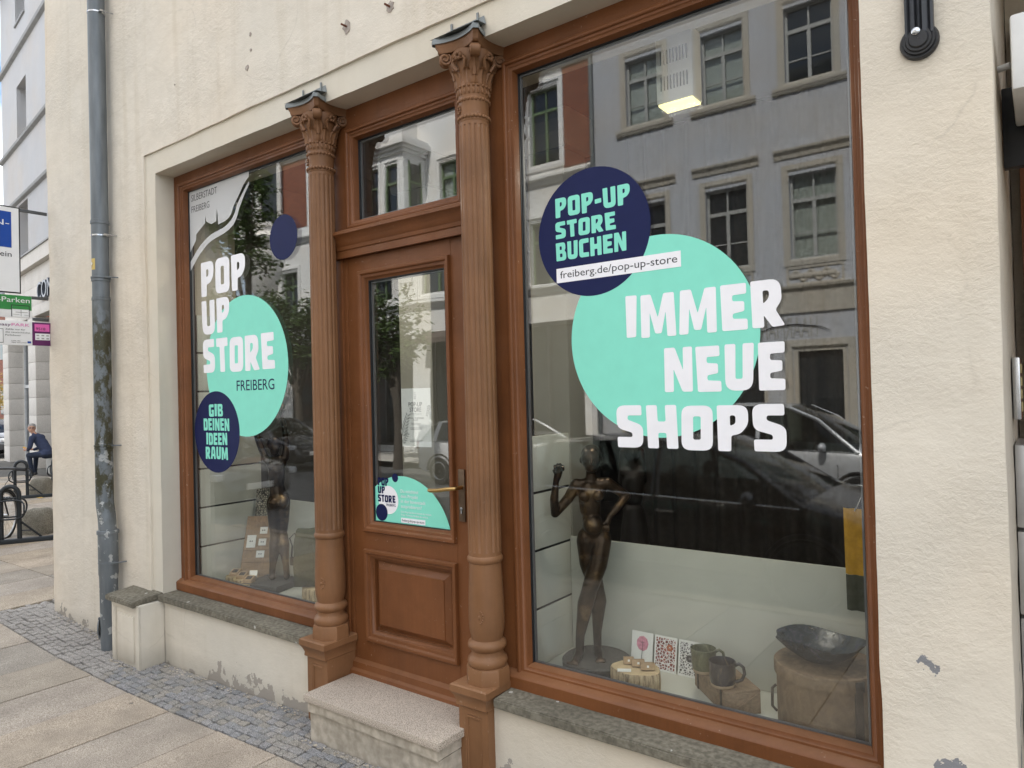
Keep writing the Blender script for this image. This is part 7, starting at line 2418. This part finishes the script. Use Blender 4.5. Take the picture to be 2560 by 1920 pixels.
simple('jacket_navy', (.028, .040, .085), .9, 0, .2, 14, .3)
simple('jeans', (.016, .024, .045), .9, 0, .2, 14, .3)
simple('skin', (.48, .27, .19), .55, 0, .06, 20)
simple('hair_grey', (.26, .25, .24), .8, 0, .2, 60, .4)
simple('shoe_dark', (.02, .02, .024), .6)
simple('phone_yellow', (.75, .42, .05), .5)
def man():
    # seated, body turned towards the viewer's left, face towards the camera
    O = Vector((-21.77, 5.04, .05))
    L = Vector((-.83, -.55, 0)).normalized()     # knees point this way (left in the picture)
    Sd = Vector((L.y, -L.x, 0))                  # his right-hand side of the picture depth
    toward = Vector((.93, -.36, 0)).normalized()
    def p(f, s, z):
        return O + L * f + Sd * s + Vector((0, 0, z))
    t = thing('person', 'man in navy jacket and jeans sitting on the seat block, holding a phone', 'person', (O.x, O.y, .05))
    C_ = []; E_ = []
    C_ += [(p(.0, -.09, .60), .13, p(.0, .09, .60), .13), (p(.03, 0, .66), .145, p(.15, 0, .86), .145), (p(.15, 0, .86), .150, p(.27, 0, 1.02), .14), (p(.30, -.16, 1.06), .078, p(.30, .16, 1.06), .078)]
    C_ += [(p(.34, 0, 1.09), .064, p(.41, 0, 1.19), .056)]
    for s in (-1, 1):
        C_ += [(p(.02, .10 * s, .60), .095, p(.44, .13 * s, .58), .072), (p(.44, .13 * s, .58), .070, p(.42 + .05 * s, .13 * s, .13), .048), (p(.40 + .05 * s, .13 * s, .06), .045, p(.57 + .05 * s, .14 * s, .05), .038)]
        C_ += [(p(.30, .19 * s, 1.05), .075, p(.32, .26 * s, .80), .060), (p(.32, .26 * s, .80), .056, p(.48, .12 * s, .72), .040), (p(.46, .12 * s, .72), .034, p(.53, .08 * s, .73), .030)]
    hd = p(.45, 0, 1.31)
    E_ += [(hd, (.090, .093, .122)), (hd + toward * .025 + Vector((0, 0, -.055)), (.068, .07, .078))]
    C_ += [(hd + toward * .090 + Vector((0, 0, .0)), .010, hd + toward * .112 + Vector((0, 0, -.028)), .014), (hd + toward * .085 + Vector((0, 0, -.065)) - toward.cross(Vector((0, 0, 1))) * .02, .009, hd + toward * .085 + Vector((0, 0, -.065)) + toward.cross(Vector((0, 0, 1))) * .02, .009)]
    sd = toward.cross(Vector((0, 0, 1)))
    E_ += [(hd + sd * .085 + Vector((0, 0, -.01)), (.018, .018, .03)), (hd - sd * .085 + Vector((0, 0, -.01)), (.018, .018, .03))]
    def assign(c):
        d = c - O
        if d.z > 1.155: return 2
        f = d.dot(L)
        if f > .485 and .66 < d.z < .80: return 2
        if d.z < .105: return 3
        if d.z < .64 and not (f < .06 and d.z > .60): return 1
        return 0
    body = blobs('body', C_, E_, .016, ['jacket_navy', 'jeans', 'skin', 'shoe_dark'], t, 3, assign=assign)
    mb = MB()
    mb.ell(hd + Vector((0, 0, .042)) - toward * .020, (.096, .098, .095), 18, 12); mb.build('hair', 'hair_grey', t, 180)
    mb = MB()
    for s in (-1, 1):
        c0 = hd + toward * .094 + sd * .032 * s + Vector((0, 0, .012))
        mb.tube([c0 + sd * .024 * math.cos(a) + Vector((0, 0, .018 * math.sin(a))) for a in [2 * PI * q / 14 for q in range(14)]], .0035, 5, True)
        mb.tube([c0 + sd * .024 * s, hd + sd * .088 * s + Vector((0, 0, .015))], .003, 5)
    mb.build('glasses', 'vinyl_ink', t)
    mb = MB()
    for s in (-1, 1):
        mb.ell(hd + toward * .080 + sd * .030 * s + Vector((0, 0, .012)), .010, 8, 6)
    mb.build('eyes', 'vinyl_ink', t)
    for s in (-1, 1):
        b0 = p(.53, .08 * s, .73)
        Cf = [(b0, .028, b0 + L * .05, .030)]
        for k in range(4):
            a = b0 + L * .075 + Vector((0, 0, -.026 + .018 * k))
            m_ = a + L * (.030 + .004 * (k in (1, 2))) - Sd * s * .012
            Cf += [(a, .0105, m_, .010), (m_, .010, m_ - Sd * s * .028 + L * .004, .009)]
        Cf += [(b0 + L * .03 + Vector((0, 0, .022)), .011, b0 + L * .075 + Vector((0, 0, .045)) - Sd * s * .015, .010)]
        blobs('hand', Cf, [], .006, 'skin', t, 2)
    mb = MB(); mb.tube([p(.30, -.08, 1.135), p(.37, -.06, 1.16), p(.42, 0, 1.16), p(.37, .06, 1.16), p(.30, .08, 1.135)], .022, 8); mb.build('collar', 'jacket_navy', t, 60)
    ph = thing('phone', 'small orange yellow phone held by the seated man', 'phone', (p(.62, 0, .74))[:])
    mb = MB(); mb.box(-.075, .075, -.045, .045, -.006, .006, .004)
    mb.build('case', 'phone_yellow', ph, 40, Matrix.Translation(p(.63, 0, .765)) @ Matrix.Rotation(math.atan2(L.y, L.x), 4, 'Z') @ Matrix.Rotation(-.5, 4, 'Y'))
man()

# ------------------------------------------------------------------ low stone bollards
def bollard(x, y, label):
    t = thing('stone_bollard', label, 'bollard', (x, y, .05), 'low rounded stone bollards on the forecourt')
    bm = bmesh.new(); bmesh.ops.create_uvsphere(bm, u_segments=28, v_segments=18, radius=1)
    for v in bm.verts:
        z = v.co.z
        h = math.hypot(v.co.x, v.co.y)
        if h > 1e-4:
            e = 4.0
            s_ = (abs(v.co.x / h) ** e + abs(v.co.y / h) ** e) ** (-1 / e)
            hh = min(1.0, h ** .45) * s_ * (1.0 if z > 0 else 1.05)
            v.co.x, v.co.y = v.co.x / h * hh, v.co.y / h * hh
        v.co.z = max(-.02, z) if z < 0 else z ** .75
    for v in bm.verts:
        v.co += noise.noise_vector(v.co * 2.2) * .03
    mb = MB(); mb.addbm(bm, Matrix.Translation((x, y, .05)) @ Matrix.Rotation(.45, 4, 'Z') @ Matrix.Diagonal((.215, .17, .385, 1)))
    mb.build('stone', 'concrete_rough', t, 60)
bollard(-17.15, 3.22, 'low rounded stone bollard further back, in front of the seated man')
bollard(-12.05, 1.38, 'low rounded stone bollard nearer, beside the bicycle wheel')

# ------------------------------------------------------------------ bicycle stands
simple('rack_steel', (.025, .03, .035), .4, .3, .1)
def rack(x, y, label, h=.80, bar=(.45, .75)):
    """narrow hoop with a wheel ring on either side, standing on a ground rail"""
    t = thing('bike_stand', label, 'bike stand', (x, y, .05), 'dark steel bicycle stands')
    M = Matrix.Translation((x, y, .05)) @ Matrix.Rotation(math.radians(62), 4, 'Z')
    mb = MB()
    w_ = .105
    pts = [(-w_ * 2, 0, 0), (-w_ * 2, 0, h - .12)] + [(-w_ * 2 + w_ * (1 - math.cos(a)), 0, h - .12 + .12 * math.sin(a)) for a in [PI * q / 10 for q in range(1, 10)]] + [(0, 0, h - .12), (0, 0, 0)]
    mb.tube(pts, .030, 10); mb.build('hoop', 'rack_steel', t, 60, M)
    for sy, zc, rx in ((-1, .48, .185), (1, .50, .17)):
        mb = MB()
        pts = []
        for a in [2 * PI * q / 26 for q in range(26)]:
            ca, sa = math.cos(a), math.sin(a)
            pts.append((-w_ + rx * math.copysign(abs(ca) ** .6, ca), sy * (.05 + .10 * (1 - abs(sa))), zc + .13 * math.copysign(abs(sa) ** .6, sa)))
        mb.tube(pts, .012, 7, True)
        mb.build('wheel_ring', 'rack_steel', t, 60, M)
    mb = MB(); mb.box(-bar[0] - .2, bar[1], -.045, .045, 0.0, .075, .012); mb.build('base_rail', 'rack_steel', t, 40, M)
    for x0, s in ((-w_ * 2, -1), (0, 1)):
        mb = MB(); mb.tube([(x0 + s * .02, 0, .30), (x0 + s * .26, 0, .07)], .014, 6); mb.tube([(x0 + s * .02, 0, .18), (x0 + s * .15, 0, .17)], .010, 6); mb.build('gusset', 'rack_steel', t, 60, M)
rack(-11.46, .93, 'dark steel bicycle stand nearest the front, holding the bicycle', .80, (.5, 1.0))
rack(-16.84, 2.86, 'dark steel bicycle stand left of the further bollard', .78, (.3, .45))
rack(-17.45, 3.78, 'dark steel bicycle stand right of the further bollard, by the wall corner', .78, (.3, .4))
rack(-12.05, 1.90, 'dark steel bicycle stand right of the nearer bollard, half behind the wall corner', .80, (.3, .4))

def bicycle():
    t = thing('bicycle', 'black city bicycle standing in the nearest stand at the left edge', 'bicycle', (-11.9, .9, .05))
    simple('bike_frame', (.02, .021, .023), .35)
    # plane of the bicycle: along direction d, upright
    F = Vector((-12.02, .93, .05)); d = Vector((.725, -.678, 0)).normalized()
    sd = Vector((d.y, -d.x, 0))
    Rw = .345
    def q(a, z, s=0):
        return F + d * a + sd * s + Vector((0, 0, z))
    for k, a in enumerate((0.0, 1.05)):
        c = q(a, Rw)
        mb = MB(); mb.tube([c + d * Rw * math.cos(th) + Vector((0, 0, Rw * math.sin(th))) for th in [2 * PI * i / 40 for i in range(40)]], .019, 8, True)
        wl = mb.build('wheel', 'tyre_rubber', t, 60)
        mb = MB(); mb.tube([c + d * (Rw - .026) * math.cos(th) + Vector((0, 0, (Rw - .026) * math.sin(th))) for th in [2 * PI * i / 40 for i in range(40)]], .010, 6, True); mb.build('rim', 'rim_alloy', wl, 60)
        mb = MB()
        for i in range(28):
            th = 2 * PI * i / 28
            mb.tube([c + sd * (.03 if i % 2 else -.03), c + d * (Rw - .03) * math.cos(th + .2) + Vector((0, 0, (Rw - .03) * math.sin(th + .2)))], .0016, 4)
        mb.build('spokes', 'steel', wl)
        mb = MB(); mb.tube([c - sd * .05, c + sd * .05], .022, 10); mb.build('hub', 'steel', wl, 60)
        mb = MB(); mb.tube([c + d * (Rw + .035) * math.cos(th) + Vector((0, 0, (Rw + .035) * math.sin(th))) for th in [PI * .05 + PI * .9 * i / 16 for i in range(17)]], .022, 6); mb.build('mudguard', 'bike_frame', t, 60)
    head_t, head_b = q(.19, .88), q(.14, .68)
    bb, seat = q(.62, .30), q(.75, .78)
    mb = MB()
    for s in (-1, 1):
        mb.tube([q(0, Rw, s * .05), q(.10, .60, s * .045), head_b], .012, 7)
        mb.tube([bb, q(1.05, Rw, s * .06)], .010, 7); mb.tube([seat, q(1.05, Rw, s * .06)], .009, 7)
    mb.tube([head_b, head_t], .020, 10); mb.tube([head_b, bb], .020, 10); mb.tube([head_t - Vector((0, 0, .05)), seat - Vector((0, 0, .25))], .016, 10); mb.tube([bb, seat], .016, 10)
    mb.build('frame', 'bike_frame', t, 60)
    mb = MB(); mb.tube([head_t, q(.16, 1.0), q(.14, 1.03)], .014, 8); mb.tube([q(.22, 1.02, -.32), q(.18, 1.03, -.16), q(.14, 1.03, 0), q(.18, 1.03, .16), q(.22, 1.02, .32)], .017, 8); mb.build('handlebar', 'bike_frame', t, 60)
    for s in (-1, 1):
        mb = MB(); mb.tube([q(.21, 1.02, s * .26), q(.24, 1.01, s * .40)], .024, 8); mb.build('grip', 'tyre_rubber', t, 60)
        mb = MB(); mb.tube([q(.20, 1.02, s * .2), q(.05, .98, s * .18), q(.06, .80, s * .05), q(.08, .66, 0)], .004, 5); mb.build('brake_cable', 'tyre_rubber', t)
    mb = MB(); mb.tube([seat, q(.78, .92)], .013, 8); mb.build('seat_post', 'steel', t, 60)
    mb = MB(); mb.ell(q(.82, .95), (.14, .10, .035), 14, 8); mb.build('saddle', 'tyre_rubber', t, 60)
    mb = MB(); mb.tube([bb + sd * .06, bb + sd * .07 + d * .10 - Vector((0, 0, .12))], .009, 6); mb.tube([bb - sd * .06, bb - sd * .07 - d * .10 + Vector((0, 0, .12))], .009, 6); mb.build('cranks', 'steel', t)
    mb = MB(); mb.lathe([(.075, -.004), (.075, .004)], 0, 0, 24)
    mb.build('chainring', 'steel', t, 40, Matrix.Translation(bb + sd * .05) @ Matrix.Rotation(math.atan2(d.y, d.x), 4, 'Z') @ Matrix.Rotation(PI / 2, 4, 'X'))
bicycle()

# fallen leaves on the forecourt, individually
simple('dry_leaf', (.42, .28, .08), .8, 0, .3, 40)
lm = bpy.data.meshes.new('fallen_leaf')
lm.from_pydata([(-.06, 0, .004), (-.02, -.035, .012), (.05, -.02, .006), (.075, .01, .014), (.02, .04, .008), (-.03, .03, .014), (0, 0, .018)], [], [(0, 1, 6), (1, 2, 6), (2, 3, 6), (3, 4, 6), (4, 5, 6), (5, 0, 6)])
lm.materials.append(MATS['dry_leaf'])
for k, (x, y, s_) in enumerate(((-16.6, 3.0, 1.6), (-16.9, 2.9, 1.3), (-17.4, 3.05, 1.1), (-11.35, .45, 1.3))):
    o = bpy.data.objects.new('fallen_leaf', lm); COL.objects.link(o)
    o.location = (x, y, .055); o.scale = (s_, s_, s_); o.rotation_euler = (0, 0, k * 1.7)
    tag(o, ['large dry yellow leaf lying at the foot of the further bollard', 'dry yellow leaf just left of the further bollard', 'small dry leaf beside the stand left of the further bollard', 'dry yellow leaf on the pavement in front of the nearest stand'][k], 'leaf', 'fallen leaves')

# far end of the street at the left edge
t = thing('brick_house', 'distant brick house at the far left edge beyond the bank', 'house', (-60, 16, 0))
mb = MB(); mb.box(-66, -50, 14, 24, 0, 9); mb.build('wall', 'far_brick', t)
mb = MB(); mb.prism([(13.5, 9), (19, 13), (24.5, 9)], 'x', -66.3, -49.7); mb.build('roof', 'roof_slate', t)
for k in range(4):
    for z in (1.5, 5):
        mb = MB(); mb.box(-64.5 + k * 3.6, -63.2 + k * 3.6, 13.96, 14.0, z, z + 1.8); mb.build('window', 'far_glass', t)
tree(-41.0, 9.4, .05, 1.6, [(0, 0, 2.8, 1.0, .9), (.8, 0, 2.2, .8, .7), (-.8, .2, 2.3, .8, .7)], 'small tree turning yellow at the far left edge', 'leaf_autumn', 1500, .16, 21)

# fluff and cobweb dust is left out; paint flakes and pebbles along the wall foot
mb = MB()
for k in range(260):
    x = rnd.uniform(-7.2, -2.6); y = -.165 - abs(rnd.gauss(0, .03))
    if -5.8 < x < -5.36: y = -.36 - abs(rnd.gauss(0, .02))
    if -3.38 < x < -2.34: y = -.39 - abs(rnd.gauss(0, .02))
    s_ = rnd.uniform(.003, .008)
    mb.ell((x, y, gz(x) + .010), (s_ * 1.3, s_, s_ * .6), 5, 3)
tag(mb.build('wall_foot_grit', 'mortar_block', pav), kind='stuff')
